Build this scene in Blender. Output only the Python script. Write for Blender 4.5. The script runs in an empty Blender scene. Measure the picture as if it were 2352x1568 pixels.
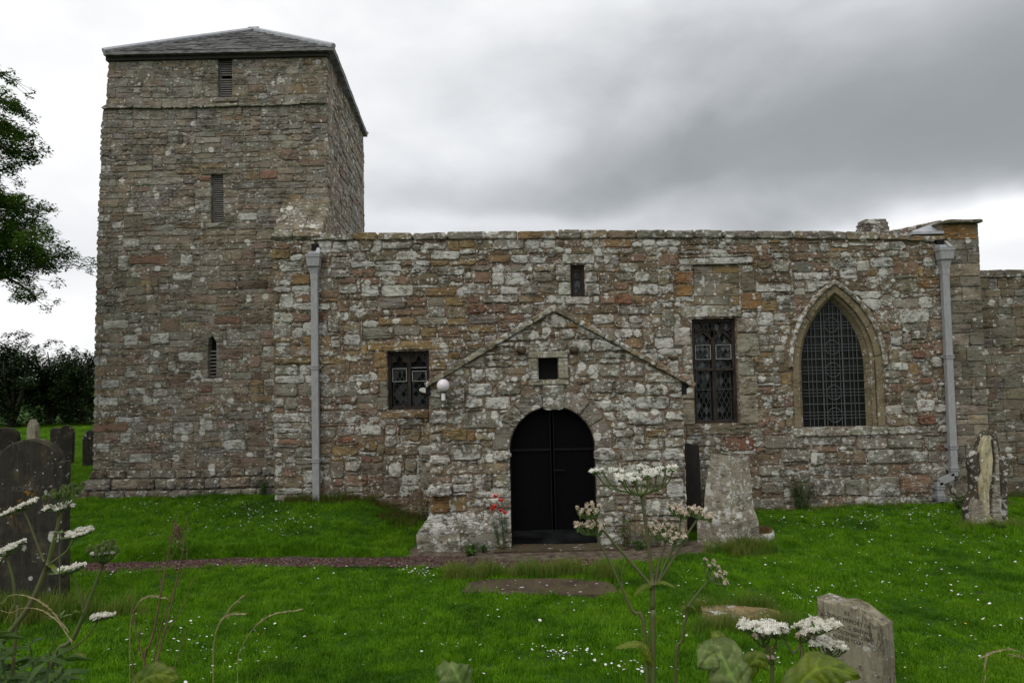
import bpy, bmesh, math, random
import numpy as np
from mathutils import Vector, Matrix, noise
from mathutils.geometry import tessellate_polygon

R = math.radians
scene = bpy.context.scene
COL = scene.collection

# ------------------------------------------------------------------ camera
EYE = Vector((0.0, 0.0, 2.66))
PITCH, ROLL = R(2.6), R(1.25)
_r0, _f0, _u0 = Vector((1, 0, 0)), Vector((0, math.cos(PITCH), math.sin(PITCH))), Vector((0, -math.sin(PITCH), math.cos(PITCH)))
CR = _r0 * math.cos(ROLL) - _u0 * math.sin(ROLL)
CU = _u0 * math.cos(ROLL) + _r0 * math.sin(ROLL)
CF = _f0
cam_data = bpy.data.cameras.new('camera')
cam_data.lens, cam_data.sensor_width = 24.0, 36.0
cam_data.clip_start, cam_data.clip_end = 0.05, 3000
cam = bpy.data.objects.new('camera', cam_data)
COL.objects.link(cam)
_m = Matrix((CR, CU, -CF)).transposed().to_4x4()
_m.translation = EYE
cam.matrix_world = _m
scene.camera = cam
FPX = 1568.0


def ray(px, py):
    return (CF + CR * ((px - 1176) / FPX) + CU * ((784 - py) / FPX))


def at(px, py, Y):
    """point on the vertical plane y = Y seen at (px, py) of a 2352 x 1568 picture"""
    d = ray(px, py)
    return EYE + d * (Y / d.y)


# ------------------------------------------------------------------ node helpers
def node(nt, typ, ins=None, **attrs):
    n = nt.nodes.new(typ)
    for k, v in attrs.items():
        setattr(n, k, v)
    for k, v in (ins or {}).items():
        s = n.inputs[k]
        if isinstance(v, bpy.types.NodeSocket):
            nt.links.new(v, s)
        else:
            s.default_value = v
    return n


def fm(nt, op, a, b=None, c=None, clamp=False):
    ins = {0: a}
    if b is not None:
        ins[1] = b
    if c is not None:
        ins[2] = c
    return node(nt, 'ShaderNodeMath', ins, operation=op, use_clamp=clamp).outputs[0]


def mr(nt, v, a, b, c=0.0, d=1.0, smooth=True):
    n = node(nt, 'ShaderNodeMapRange', {0: v, 1: a, 2: b, 3: c, 4: d})
    n.interpolation_type = 'SMOOTHSTEP' if smooth else 'LINEAR'
    n.clamp = True
    return n.outputs[0]


def mixc(nt, f, a, b, mode='MIX'):
    n = nt.nodes.new('ShaderNodeMix')
    n.data_type = 'RGBA'
    n.blend_type = mode
    n.clamp_factor = True
    for i, v in ((0, f), (6, a), (7, b)):
        if isinstance(v, bpy.types.NodeSocket):
            nt.links.new(v, n.inputs[i])
        else:
            n.inputs[i].default_value = (*v, 1) if isinstance(v, (tuple, list)) and len(v) == 3 else v
    return n.outputs[2]


def vmul(nt, v, s):
    n = node(nt, 'ShaderNodeVectorMath', {0: v}, operation='MULTIPLY')
    n.inputs[1].default_value = s
    return n.outputs[0]


def noisef(nt, vec, scale, detail=4.0, rough=0.55, dist=0.0):
    return node(nt, 'ShaderNodeTexNoise', {'Vector': vec, 'Scale': scale, 'Detail': detail, 'Roughness': rough, 'Distortion': dist}).outputs['Fac']


def new_mat(name):
    m = bpy.data.materials.new(name)
    m.use_nodes = True
    nt = m.node_tree
    nt.nodes.clear()
    out = nt.nodes.new('ShaderNodeOutputMaterial')
    return m, nt, out


# ------------------------------------------------------------------ world: overcast sky
def az_el(px, py):
    d = ray(px, py).normalized()
    return math.atan2(d.x, d.y), math.asin(d.z)


SUN_EL, SUN_AZ = R(50), R(-145)          # azimuth from +Y towards +X: behind the camera and to its left
world = bpy.data.worlds.new('World')
scene.world = world
world.use_nodes = True
wn = world.node_tree
wn.nodes.clear()
w_out = wn.nodes.new('ShaderNodeOutputWorld')
w_bg = wn.nodes.new('ShaderNodeBackground')
wn.links.new(w_bg.outputs[0], w_out.inputs[0])
SKY_STRENGTH = 0.10
w_bg.inputs[1].default_value = SKY_STRENGTH
nishita = wn.nodes.new('ShaderNodeTexSky')
nishita.sky_type = 'NISHITA'
nishita.sun_disc = False
nishita.sun_elevation = SUN_EL
nishita.sun_rotation = SUN_AZ
w_dir = wn.nodes.new('ShaderNodeTexCoord').outputs['Generated']
w_sep = node(wn, 'ShaderNodeSeparateXYZ', {0: w_dir})
w_az = fm(wn, 'ARCTAN2', w_sep.outputs[0], w_sep.outputs[1])
w_el = fm(wn, 'ARCSINE', w_sep.outputs[2])
w_warp = noisef(wn, vmul(wn, w_dir, (1, 1, 1.5)), 2.6, 4.5, 0.45)
w_warp2 = noisef(wn, vmul(wn, w_dir, (1, 1, 1.5)), 3.3, 4.5, 0.45)
w_azw = fm(wn, 'ADD', w_az, fm(wn, 'MULTIPLY', fm(wn, 'SUBTRACT', w_warp, 0.5), 0.34))
w_elw = fm(wn, 'ADD', w_el, fm(wn, 'MULTIPLY', fm(wn, 'SUBTRACT', w_warp2, 0.5), 0.15))
BLOBS = [  # centre px, half axes px, tilt (rising to the right), weight
    (1850, 320, 640, 185, 11, 0.50), (2300, 170, 420, 220, 10, 0.42), (1180, 420, 360, 110, 6, 0.27),
    (1480, 420, 420, 80, 4, 0.12), (2380, 0, 70, 110, 0, 0.50), (1550, 110, 460, 100, 14, 0.14),
    (90, 560, 330, 110, 0, 0.15), (2230, 514, 330, 34, 0, -0.48), (1250, 508, 500, 24, 0, -0.12),
    (60, 745, 400, 60, 0, -0.15), (2300, 380, 260, 80, 0, 0.25),
]
w_dark = None
for cx, cy, a_, b_, tilt, wgt in BLOBS:
    a0, e0 = az_el(cx, cy)
    ha, hb = a_ / FPX * math.cos(a0), b_ / FPX
    t = R(tilt) + ROLL
    da = fm(wn, 'SUBTRACT', w_azw, a0)
    de = fm(wn, 'SUBTRACT', w_elw, e0)
    p = fm(wn, 'DIVIDE', fm(wn, 'ADD', fm(wn, 'MULTIPLY', da, math.cos(t)), fm(wn, 'MULTIPLY', de, math.sin(t))), ha)
    q = fm(wn, 'DIVIDE', fm(wn, 'SUBTRACT', fm(wn, 'MULTIPLY', de, math.cos(t)), fm(wn, 'MULTIPLY', da, math.sin(t))), hb)
    g = fm(wn, 'MULTIPLY', fm(wn, 'EXPONENT', fm(wn, 'MULTIPLY', fm(wn, 'ADD', fm(wn, 'MULTIPLY', p, p), fm(wn, 'MULTIPLY', q, q)), -0.8)), wgt)
    w_dark = g if w_dark is None else fm(wn, 'ADD', w_dark, g)
w_tex = noisef(wn, vmul(wn, w_dir, (1, 1, 1.7)), 2.4, 6, 0.5, 0.3)
w_tex2 = noisef(wn, vmul(wn, w_dir, (1.2, 1.2, 2.0)), 6.5, 7, 0.55, 0.4)
w_dark = fm(wn, 'ADD', w_dark, mr(wn, w_tex, 0.40, 0.72, 0.0, 0.20))
w_dark = fm(wn, 'ADD', w_dark, fm(wn, 'MULTIPLY', fm(wn, 'SUBTRACT', w_tex2, 0.5), 0.20), clamp=True)
_ramp = wn.nodes.new('ShaderNodeValToRGB')
wn.links.new(w_dark, _ramp.inputs[0])
_cr = _ramp.color_ramp
_cr.elements[0].position, _cr.elements[0].color = 0.0, (8.1, 8.1, 8.15, 1)
_cr.elements[1].position, _cr.elements[1].color = 1.0, (1.45, 1.65, 1.8, 1)
for pos, c in ((0.2, (6.5, 6.6, 6.8)), (0.45, (4.3, 4.4, 4.55)), (0.7, (2.75, 2.92, 3.02)), (0.88, (2.4, 2.55, 2.65))):
    e = _cr.elements.new(pos)
    e.color = (*c, 1)
w_col = mixc(wn, 0.96, nishita.outputs[0], _ramp.outputs[0])
wn.links.new(w_col, w_bg.inputs[0])

sun_data = bpy.data.lights.new('sun', 'SUN')
sun_data.energy = 0.9
sun_data.angle = R(35)
sun_data.color = (1.0, 0.96, 0.9)
sun = bpy.data.objects.new('sun', sun_data)
COL.objects.link(sun)
_sd = Vector((math.sin(SUN_AZ) * math.cos(SUN_EL), math.cos(SUN_AZ) * math.cos(SUN_EL), math.sin(SUN_EL)))
sun.rotation_euler = _sd.to_track_quat('Z', 'Y').to_euler()

scene.view_settings.view_transform = 'Standard'
scene.view_settings.look = 'None'
scene.view_settings.exposure = 0.38
scene.view_settings.gamma = 1.0
scene.view_settings.use_curve_mapping = False
scene.render.engine = 'CYCLES'
scene.cycles.use_denoising = True
scene.cycles.max_bounces = 6
scene.cycles.transparent_max_bounces = 12
try:
    scene.cycles.denoising_input_passes = 'RGB_ALBEDO_NORMAL'
except Exception:
    pass

# ------------------------------------------------------------------ materials
def stone_mat(name, mortar=False, streak=0.0, rel=1.0, lich=1.0, base=None, dark=1.0):
    m, nt, out = new_mat(name)
    pos = node(nt, 'ShaderNodeNewGeometry').outputs['Position']
    nrm = node(nt, 'ShaderNodeNewGeometry').outputs['Normal']
    if base is None:
        att = node(nt, 'ShaderNodeAttribute', attribute_name='tint')
        tint, A = att.outputs['Color'], att.outputs['Alpha']
    else:
        tint = node(nt, 'ShaderNodeRGB').outputs[0]
        tint.default_value = (*base[:3], 1)
        A = node(nt, 'ShaderNodeValue').outputs[0]
        A.default_value = base[3]
    bedv = vmul(nt, pos, (3.0, 3.0, 9.5)) if streak == 0 else vmul(nt, pos, (16, 16, 1.6))
    bed = noisef(nt, bedv, 1.0, 8, 0.68, 0.25)
    fine = noisef(nt, pos, 55, 5, 0.6)
    big = noisef(nt, pos, 1.1, 4, 0.6)
    stain = noisef(nt, pos, 4.2, 6, 0.65, 0.4)
    blotch = noisef(nt, vmul(nt, pos, (1, 1, 1.8)), 5.5, 7, 0.65, 0.3)
    if base is None:
        tint = mixc(nt, mr(nt, blotch, 0.40, 0.64, 0.0, 0.55), tint, (0.180, 0.142, 0.096))
    else:
        tint = mixc(nt, mr(nt, blotch, 0.36, 0.62, 0.0, 0.6), tint, tuple(x * 0.72 for x in base[:3]))
    ck = noisef(nt, vmul(nt, pos, (2.4, 2.4, 15.0)) if streak == 0 else vmul(nt, pos, (14, 14, 2)), 1.0, 5, 0.6, 0.5)
    crack = fm(nt, 'SUBTRACT', 1.0, fm(nt, 'MULTIPLY', fm(nt, 'ABSOLUTE', fm(nt, 'SUBTRACT', ck, 0.5)), 34.0), clamp=True)
    crack = fm(nt, 'MULTIPLY', crack, mr(nt, noisef(nt, pos, 3.1, 3, 0.5), 0.42, 0.6))
    c = mixc(nt, 1.0, tint, mixc(nt, bed, (0.52, 0.50, 0.47), (1.38, 1.37, 1.34)), 'MULTIPLY')
    c = mixc(nt, fm(nt, 'MULTIPLY', crack, 0.45), c, (0.03, 0.026, 0.021))
    c = mixc(nt, 1.0, c, mixc(nt, fine, (0.66, 0.66, 0.66), (1.3, 1.3, 1.3)), 'MULTIPLY')
    c = mixc(nt, mr(nt, stain, 0.52, 0.72, 0, 0.40), c, (0.118, 0.074, 0.036))
    c = mixc(nt, mr(nt, fm(nt, 'ADD', fm(nt, 'MULTIPLY', big, 0.5), fm(nt, 'MULTIPLY', stain, 0.5)), 0.50, 0.66, 0, 0.5), c, (0.095, 0.085, 0.055))
    # black crust
    blk = noisef(nt, pos, 11, 7, 0.7)
    c = mixc(nt, mr(nt, blk, 0.585, 0.66, 0, 0.75), c, (0.035, 0.032, 0.028))
    # moss on ledges
    up = node(nt, 'ShaderNodeSeparateXYZ', {0: nrm}).outputs[2]
    mossm = fm(nt, 'MULTIPLY', mr(nt, up, 0.25, 0.8), mr(nt, noisef(nt, pos, 6, 5, 0.6), 0.40, 0.62))
    c = mixc(nt, fm(nt, 'MULTIPLY', mossm, 0.75), c, (0.075, 0.068, 0.03))
    # lichens: crust, spots, big round patches
    crust = fm(nt, 'ADD', fm(nt, 'MULTIPLY', noisef(nt, vmul(nt, pos, (1, 1, 1.4)), 8.0, 9, 0.74), 0.70), fm(nt, 'MULTIPLY', noisef(nt, pos, 1.9, 4, 0.6), 0.30))
    thr = fm(nt, 'SUBTRACT', 0.590, fm(nt, 'MULTIPLY', A, 0.135))
    l1 = fm(nt, 'MULTIPLY', fm(nt, 'SUBTRACT', crust, thr), 34, clamp=True)
    pd = node(nt, 'ShaderNodeVectorMath', {0: pos, 1: vmul(nt, node(nt, 'ShaderNodeTexNoise', {'Vector': pos, 'Scale': 22.0, 'Detail': 4.0}).outputs['Color'], (0.045,) * 3)}, operation='ADD').outputs[0]

    def spots(scale, rmin, rmax, dens):
        v = node(nt, 'ShaderNodeTexVoronoi', {'Vector': pd, 'Scale': scale, 'Randomness': 1.0})
        rnd = node(nt, 'ShaderNodeSeparateColor', {0: v.outputs['Color']})
        on = fm(nt, 'GREATER_THAN', fm(nt, 'MULTIPLY', A, dens), rnd.outputs[0])
        rad = mr(nt, rnd.outputs[1], 0, 1, rmin, rmax, False)
        inside = fm(nt, 'MULTIPLY', fm(nt, 'SUBTRACT', rad, v.outputs['Distance']), 14, clamp=True)
        return fm(nt, 'MULTIPLY', on, inside)
    l2 = spots(13, 0.12, 0.50, 1.15)
    l3 = spots(5.6, 0.14, 0.46, 0.75)
    l4 = spots(31, 0.12, 0.40, 0.65)
    L = fm(nt, 'MAXIMUM', fm(nt, 'MAXIMUM', l1, l2), fm(nt, 'MAXIMUM', l3, l4))
    L = fm(nt, 'MULTIPLY', L, 0.93 * lich)
    L = fm(nt, 'MULTIPLY', L, mr(nt, noisef(nt, pos, 38, 6, 0.7), 0.30, 0.46, 0.35, 1.0))
    lc = mixc(nt, noisef(nt, pos, 9, 5, 0.6), (0.29, 0.288, 0.262), (0.74, 0.73, 0.67))
    lc = mixc(nt, fm(nt, 'MULTIPLY', l3, 0.7), lc, (0.64, 0.625, 0.56))
    lc = mixc(nt, 1.0, lc, mixc(nt, fine, (0.72, 0.72, 0.72), (1.16, 1.16, 1.16)), 'MULTIPLY')
    c = mixc(nt, L, c, lc)
    # yellow lichen, sparse
    yl = fm(nt, 'MULTIPLY', mr(nt, noisef(nt, pos, 2.3, 3, 0.5), 0.62, 0.70), mr(nt, noisef(nt, pos, 21, 5, 0.7), 0.53, 0.60))
    c = mixc(nt, fm(nt, 'MULTIPLY', yl, 0.75), c, (0.30, 0.15, 0.02))
    if dark != 1.0:
        c = mixc(nt, 1.0, c, (dark,) * 3, 'MULTIPLY')
    h = fm(nt, 'ADD', fm(nt, 'MULTIPLY', bed, 0.75), fm(nt, 'ADD', fm(nt, 'MULTIPLY', fine, 0.14), fm(nt, 'ADD', fm(nt, 'MULTIPLY', L, 0.10), fm(nt, 'SUBTRACT', fm(nt, 'MULTIPLY', blk, 0.35), fm(nt, 'MULTIPLY', crack, 0.35)))))
    bp = node(nt, 'ShaderNodeBump', {'Height': h, 'Strength': 1.0, 'Distance': 0.05 * rel})
    b = node(nt, 'ShaderNodeBsdfPrincipled', {'Base Color': c, 'Roughness': 0.93, 'Normal': bp.outputs[0]})
    b.inputs['Specular IOR Level'].default_value = 0.2
    nt.links.new(b.outputs[0], out.inputs[0])
    return m


def simple_mat(name, col, rough=0.7, var=0.25, scale=14.0, bump=0.2, metal=0.0, spec=0.35, stretch=(1, 1, 1), bdist=0.01, col2=None):
    m, nt, out = new_mat(name)
    pos = node(nt, 'ShaderNodeNewGeometry').outputs['Position']
    v = vmul(nt, pos, stretch)
    n1 = noisef(nt, v, scale, 6, 0.65)
    n2 = noisef(nt, v, scale * 0.21, 4, 0.6)
    lo, hi = tuple(x * (1 - var) for x in col), tuple(x * (1 + var) for x in (col2 or col))
    c = mixc(nt, mr(nt, n1, 0.3, 0.7), lo, hi)
    c = mixc(nt, 1.0, c, mixc(nt, n2, (1 - var,) * 3, (1 + var,) * 3), 'MULTIPLY')
    bp = node(nt, 'ShaderNodeBump', {'Height': n1, 'Strength': bump, 'Distance': bdist})
    b = node(nt, 'ShaderNodeBsdfPrincipled', {'Base Color': c, 'Roughness': rough, 'Metallic': metal, 'Normal': bp.outputs[0]})
    b.inputs['Specular IOR Level'].default_value = spec
    nt.links.new(b.outputs[0], out.inputs[0])
    return m


def leaf_mat(name, a, b_, trans=0.3, scale=3.0, rough=0.5, attr=False, spec=0.3):
    m, nt, out = new_mat(name)
    pos = node(nt, 'ShaderNodeNewGeometry').outputs['Position']
    rnd = node(nt, 'ShaderNodeObjectInfo').outputs['Random']
    n1 = noisef(nt, pos, scale, 4, 0.6)
    f = fm(nt, 'ADD', fm(nt, 'MULTIPLY', mr(nt, n1, 0.32, 0.68), 0.7), fm(nt, 'MULTIPLY', rnd, 0.3))
    c = mixc(nt, f, a, b_)
    if attr:
        att = node(nt, 'ShaderNodeAttribute', attribute_name='tint')
        c = mixc(nt, 1.0, c, att.outputs['Color'], 'MULTIPLY')
    p = node(nt, 'ShaderNodeBsdfPrincipled', {'Base Color': c, 'Roughness': rough})
    p.inputs['Specular IOR Level'].default_value = spec
    t = node(nt, 'ShaderNodeBsdfTranslucent', {'Color': c})
    mx = node(nt, 'ShaderNodeMixShader', {0: trans, 1: p.outputs[0], 2: t.outputs[0]})
    nt.links.new(mx.outputs[0], out.inputs[0])
    return m


M = {}
M['stone'] = stone_mat('weathered_sandstone')
M['mortar'] = stone_mat('lime_mortar', base=(0.195, 0.148, 0.106, 0.36), rel=0.5)
M['mortar_grey'] = stone_mat('grey_lime_mortar', base=(0.215, 0.192, 0.150, 0.3), rel=0.5)
M['dressed'] = stone_mat('dressed_sandstone', base=(0.215, 0.178, 0.112, 0.12), rel=0.35, lich=0.8)
M['grave'] = stone_mat('dark_headstone', base=(0.036, 0.034, 0.027, 0.03), streak=1, rel=0.4, lich=0.75)
M['grave_pale'] = stone_mat('pale_headstone', base=(0.30, 0.275, 0.205, 0.10), streak=1, rel=0.4, lich=0.8)
M['grave_rough'] = stone_mat('speckled_headstone', base=(0.29, 0.265, 0.21, 0.45), rel=0.5)
M['grave_black'] = simple_mat('black_slab', (0.014, 0.011, 0.008), 0.7, 0.5, 5, 0.3, stretch=(9, 9, 1))
M['lichen_yellow'] = stone_mat('cream_lichened_stone', base=(0.44, 0.40, 0.26, 0.22), streak=1, rel=0.3)
M['slab'] = stone_mat('ledger_slab', base=(0.085, 0.060, 0.042, 0.02), rel=0.7)
M['slab_gold'] = stone_mat('golden_slab', base=(0.30, 0.22, 0.11, 0.28), rel=0.7)
M['whitestone'] = simple_mat('white_lichened_stone', (0.55, 0.55, 0.52), 0.9, 0.3, 18, 0.5)
M['slate'] = simple_mat('roof_slate', (0.055, 0.052, 0.052), 0.55, 0.5, 7, 0.35, stretch=(1, 1, 7), col2=(0.15, 0.145, 0.145))
M['lead'] = simple_mat('lead_sheet', (0.33, 0.34, 0.36), 0.5, 0.18, 9, 0.15, spec=0.5)
M['pipe'] = simple_mat('grey_painted_iron', (0.27, 0.272, 0.275), 0.55, 0.17, 9, 0.15, spec=0.4, stretch=(5, 5, 0.8))
M['oak'] = simple_mat('weathered_oak', (0.018, 0.013, 0.010), 0.8, 0.45, 9, 0.5, stretch=(5, 5, 0.6), spec=0.2, col2=(0.036, 0.028, 0.022))
M['louvre'] = simple_mat('grey_louvre_wood', (0.15, 0.142, 0.13), 0.85, 0.3, 10, 0.4, stretch=(0.6, 3, 3))
M['black'] = simple_mat('dark_void', (0.006, 0.006, 0.006), 0.95, 0.2, 5, 0)
M['leadcame'] = simple_mat('lead_came', (0.048, 0.050, 0.052), 0.6, 0.2, 30, 0.1, spec=0.25)
M['iron'] = simple_mat('leading_iron', (0.065, 0.069, 0.07), 0.6, 0.2, 30, 0.1)
M['casement'] = simple_mat('worn_white_casement', (0.26, 0.26, 0.25), 0.6, 0.3, 25, 0.1)
M['whitepaint'] = simple_mat('white_paint', (0.62, 0.63, 0.62), 0.5, 0.1, 20, 0.05)
M['cream'] = simple_mat('dirty_white_plastic', (0.50, 0.49, 0.44), 0.6, 0.2, 20, 0.1)
M['blackiron'] = simple_mat('black_door_bar', (0.005, 0.0055, 0.006), 0.6, 0.3, 20, 0.1, spec=0.1)
M['plastic'] = simple_mat('black_plastic_sheet', (0.003, 0.0035, 0.004), 0.55, 0.3, 6, 0.6, spec=0.12, bdist=0.03)
M['globe'] = simple_mat('opal_globe', (0.66, 0.60, 0.635), 0.18, 0.04, 5, 0.0, spec=0.6)
M['glass'] = simple_mat('old_window_glass', (0.004, 0.005, 0.005), 0.08, 0.3, 8, 0.12, spec=0.22)
M['glass_pale'] = simple_mat('pale_reflection_glass', (0.050, 0.053, 0.056), 0.2, 0.4, 7, 0.2, spec=0.4)  # reflected light and pale interior painted into the colour of some panes
M['glass_dark'] = simple_mat('green_church_glass', (0.006, 0.008, 0.006), 0.3, 0.6, 5, 0.3, spec=0.15)
# ------------------------------------------------------------------ object helpers
WL = {}


def link(o, parent=None, loc=(0, 0, 0)):
    COL.objects.link(o)
    loc = Vector(loc)
    if parent is not None:
        o.parent = parent
        o.location = loc - WL[parent.name]
    else:
        o.location = loc
    WL[o.name] = loc
    return o


def tag(o, label=None, cat=None, group=None, kind=None):
    for k, v in (('label', label), ('category', cat), ('group', group), ('kind', kind)):
        if v:
            o[k] = v
    return o


def empty(name, loc, label=None, cat=None, group=None):
    o = bpy.data.objects.new(name, None)
    o.empty_display_size = 0.2
    link(o, None, loc)
    return tag(o, label, cat, group)


def mesh(name, V, F, mat, parent=None, tint=None, smooth=False, origin=None, kind=None):
    """V are world coordinates; the object's origin is ORIGIN (default the centre of V)."""
    V = np.asarray([tuple(v) for v in V], dtype=float)
    if origin is None:
        origin = V.mean(axis=0)
    me = bpy.data.meshes.new(name)
    me.from_pydata((V - np.asarray(origin)).tolist(), [], F)
    if mat is not None:
        me.materials.append(mat)
    if tint is not None:
        at_ = me.color_attributes.new('tint', 'FLOAT_COLOR', 'POINT')
        arr = np.asarray(tint, dtype=np.float32)
        if arr.ndim == 1:
            arr = np.tile(arr, (len(V), 1))
        at_.data.foreach_set('color', arr.ravel())
    if smooth:
        me.polygons.foreach_set('use_smooth', [True] * len(me.polygons))
    me.update()
    o = bpy.data.objects.new(name, me)
    link(o, parent, origin)
    if kind:
        o['kind'] = kind
    return o


class MB:
    """collects shapes into one mesh"""
    def __init__(s):
        s.V, s.F, s.T = [], [], []

    def add(s, V, F, tint=None):
        k = len(s.V)
        s.V += [tuple(v) for v in V]
        s.F += [tuple(i + k for i in f) for f in F]
        if tint is not None:
            s.T += [tint] * len(V)
        return s

    def box(s, x0, x1, y0, y1, z0, z1):
        V = [(x, y, z) for z in (z0, z1) for y in (y0, y1) for x in (x0, x1)]
        return s.add(V, [(0, 2, 3, 1), (4, 5, 7, 6), (0, 1, 5, 4), (2, 6, 7, 3), (0, 4, 6, 2), (1, 3, 7, 5)])

    def quadbox(s, A, B, w, d, n):
        """bar from A to B, width w across, depth d along n"""
        A, B, n = Vector(A), Vector(B), Vector(n).normalized()
        t = (B - A).normalized()
        sd = t.cross(n).normalized() * (w / 2)
        V = []
        for P in (A, B):
            for k in (0, 1):
                for g in (-1, 1):
                    V.append(P + sd * g + n * (d * (k - 0.5)))
        return s.add(V, [(0, 1, 3, 2), (4, 6, 7, 5), (0, 4, 5, 1), (2, 3, 7, 6), (0, 2, 6, 4), (1, 5, 7, 3)])

    def tube(s, pts, radii, seg=6, cap=True):
        pts = [Vector(p) for p in pts]
        if not isinstance(radii, (list, tuple)):
            radii = [radii] * len(pts)
        k0 = len(s.V)
        V, F = [], []
        ref = Vector((0.31, 0.62, 0.2))
        for i, p in enumerate(pts):
            t = (pts[min(i + 1, len(pts) - 1)] - pts[max(i - 1, 0)])
            t = t.normalized() if t.length > 1e-9 else Vector((0, 0, 1))
            a = t.cross(ref)
            if a.length < 0.1:
                a = t.cross(Vector((1, 0, 0)))
            a.normalize()
            b = t.cross(a)
            for j in range(seg):
                th = 2 * math.pi * j / seg
                V.append(p + (a * math.cos(th) + b * math.sin(th)) * radii[i])
        for i in range(len(pts) - 1):
            for j in range(seg):
                F.append((i * seg + j, i * seg + (j + 1) % seg, (i + 1) * seg + (j + 1) % seg, (i + 1) * seg + j))
        if cap:
            F.append(tuple(range(seg)))
            F.append(tuple(range((len(pts) - 1) * seg, len(pts) * seg))[::-1])
        return s.add(V, F)

    def build(s, name, mat, parent=None, smooth=False, origin=None, kind=None):
        return mesh(name, s.V, s.F, mat, parent, s.T or None, smooth, origin, kind)


def wall_frame(Y):
    return lambda u, z, n: Vector((u, Y - n, z))


def line_frame(P, Q):
    """a vertical wall from P to Q (points in plan), outward normal to the right of P->Q seen from above... facing away from the left"""
    P, Q = Vector((P[0], P[1], 0)), Vector((Q[0], Q[1], 0))
    U = (Q - P).normalized()
    N = Vector((U.y, -U.x, 0))
    return (lambda u, z, n: P + U * u + N * n + Vector((0, 0, z))), (Q - P).length


def signed_area(p):
    return 0.5 * sum(p[i][0] * p[(i + 1) % len(p)][1] - p[(i + 1) % len(p)][0] * p[i][1] for i in range(len(p)))


def prism(mb, poly, fr, n0, n1, chamfer=0.0, tint=None):
    """polygon (u,z) extruded from depth n0 (back) to n1 (front)"""
    if signed_area(poly) < 0:
        poly = poly[::-1]
    n = len(poly)
    V = [fr(u, z, n0) for u, z in poly]
    rings = [(poly, n1 - chamfer)]
    if chamfer > 0:
        cx, cz = sum(p[0] for p in poly) / n, sum(p[1] for p in poly) / n
        ins = []
        for i in range(n):
            a, b, c = Vector(poly[i - 1]), Vector(poly[i]), Vector(poly[(i + 1) % n])
            e1, e2 = (b - a).normalized(), (c - b).normalized()
            nn = Vector((-e1.y - e2.y, e1.x + e2.x))
            nn = nn.normalized() if nn.length > 1e-6 else Vector((0, 0))
            ins.append((b.x + nn.x * chamfer, b.y + nn.y * chamfer))
        rings.append((ins, n1))
    for pl, d in rings:
        V += [fr(u, z, d) for u, z in pl]
    F = []
    for k in range(len(rings)):
        for i in range(n):
            j = (i + 1) % n
            F.append((k * n + i, k * n + j, (k + 1) * n + j, (k + 1) * n + i))
    top = len(rings) * n
    tri = tessellate_polygon([[Vector((u, z, 0)) for u, z in rings[-1][0]]])
    F += [tuple(top + i for i in t) for t in tri]
    tri = tessellate_polygon([[Vector((u, z, 0)) for u, z in poly]])
    F += [tuple(t[::-1]) for t in tri]
    mb.add(V, F, tint)
    return mb


def slab_holes(mb, outer, holes, fr, n0, n1):
    loops = [outer] + holes
    pts = [p for l in loops for p in l]
    tri = tessellate_polygon([[Vector((u, z, 0)) for u, z in l] for l in loops])
    N = len(pts)
    V = [fr(u, z, n1) for u, z in pts] + [fr(u, z, n0) for u, z in pts]
    F = [tuple(t) for t in tri] + [tuple(N + i for i in t[::-1]) for t in tri]
    k = 0
    for l in loops:
        m = len(l)
        for i in range(m):
            j = (i + 1) % m
            F.append((k + i, k + j, N + k + j, N + k + i))
        k += m
    mb.add(V, F)
    return mb


# ------------------------------------------------------------------ rubble masonry
TINTS = {
    'k': (0.222, 0.210, 0.177), 'K': (0.180, 0.171, 0.146), 't': (0.245, 0.198, 0.136), 'g': (0.262, 0.180, 0.084), 'G': (0.26, 0.145, 0.056),
    'r': (0.238, 0.155, 0.113), 'R': (0.225, 0.108, 0.070), 'b': (0.150, 0.114, 0.075), 'w': (0.248, 0.236, 0.198), 'W': (0.44, 0.425, 0.375),
    'p': (0.29, 0.265, 0.206), 'o': (0.172, 0.157, 0.112),
}
LICH = {'w': 0.85, 'W': 0.8, 'k': 0.3, 'K': 0.15, 't': 0.25, 'g': 0.2, 'G': 0.06, 'r': 0.18, 'R': 0.08, 'b': 0.2, 'p': 0.3, 'o': 0.15}


def tint_of(code, rng, lich=None, jit=0.13):
    c = TINTS[code]
    f = 1 + rng.uniform(-jit, jit)
    return tuple(x * f * (1 + rng.uniform(-0.05, 0.05)) for x in c) + (LICH[code] if lich is None else lich,)


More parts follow.
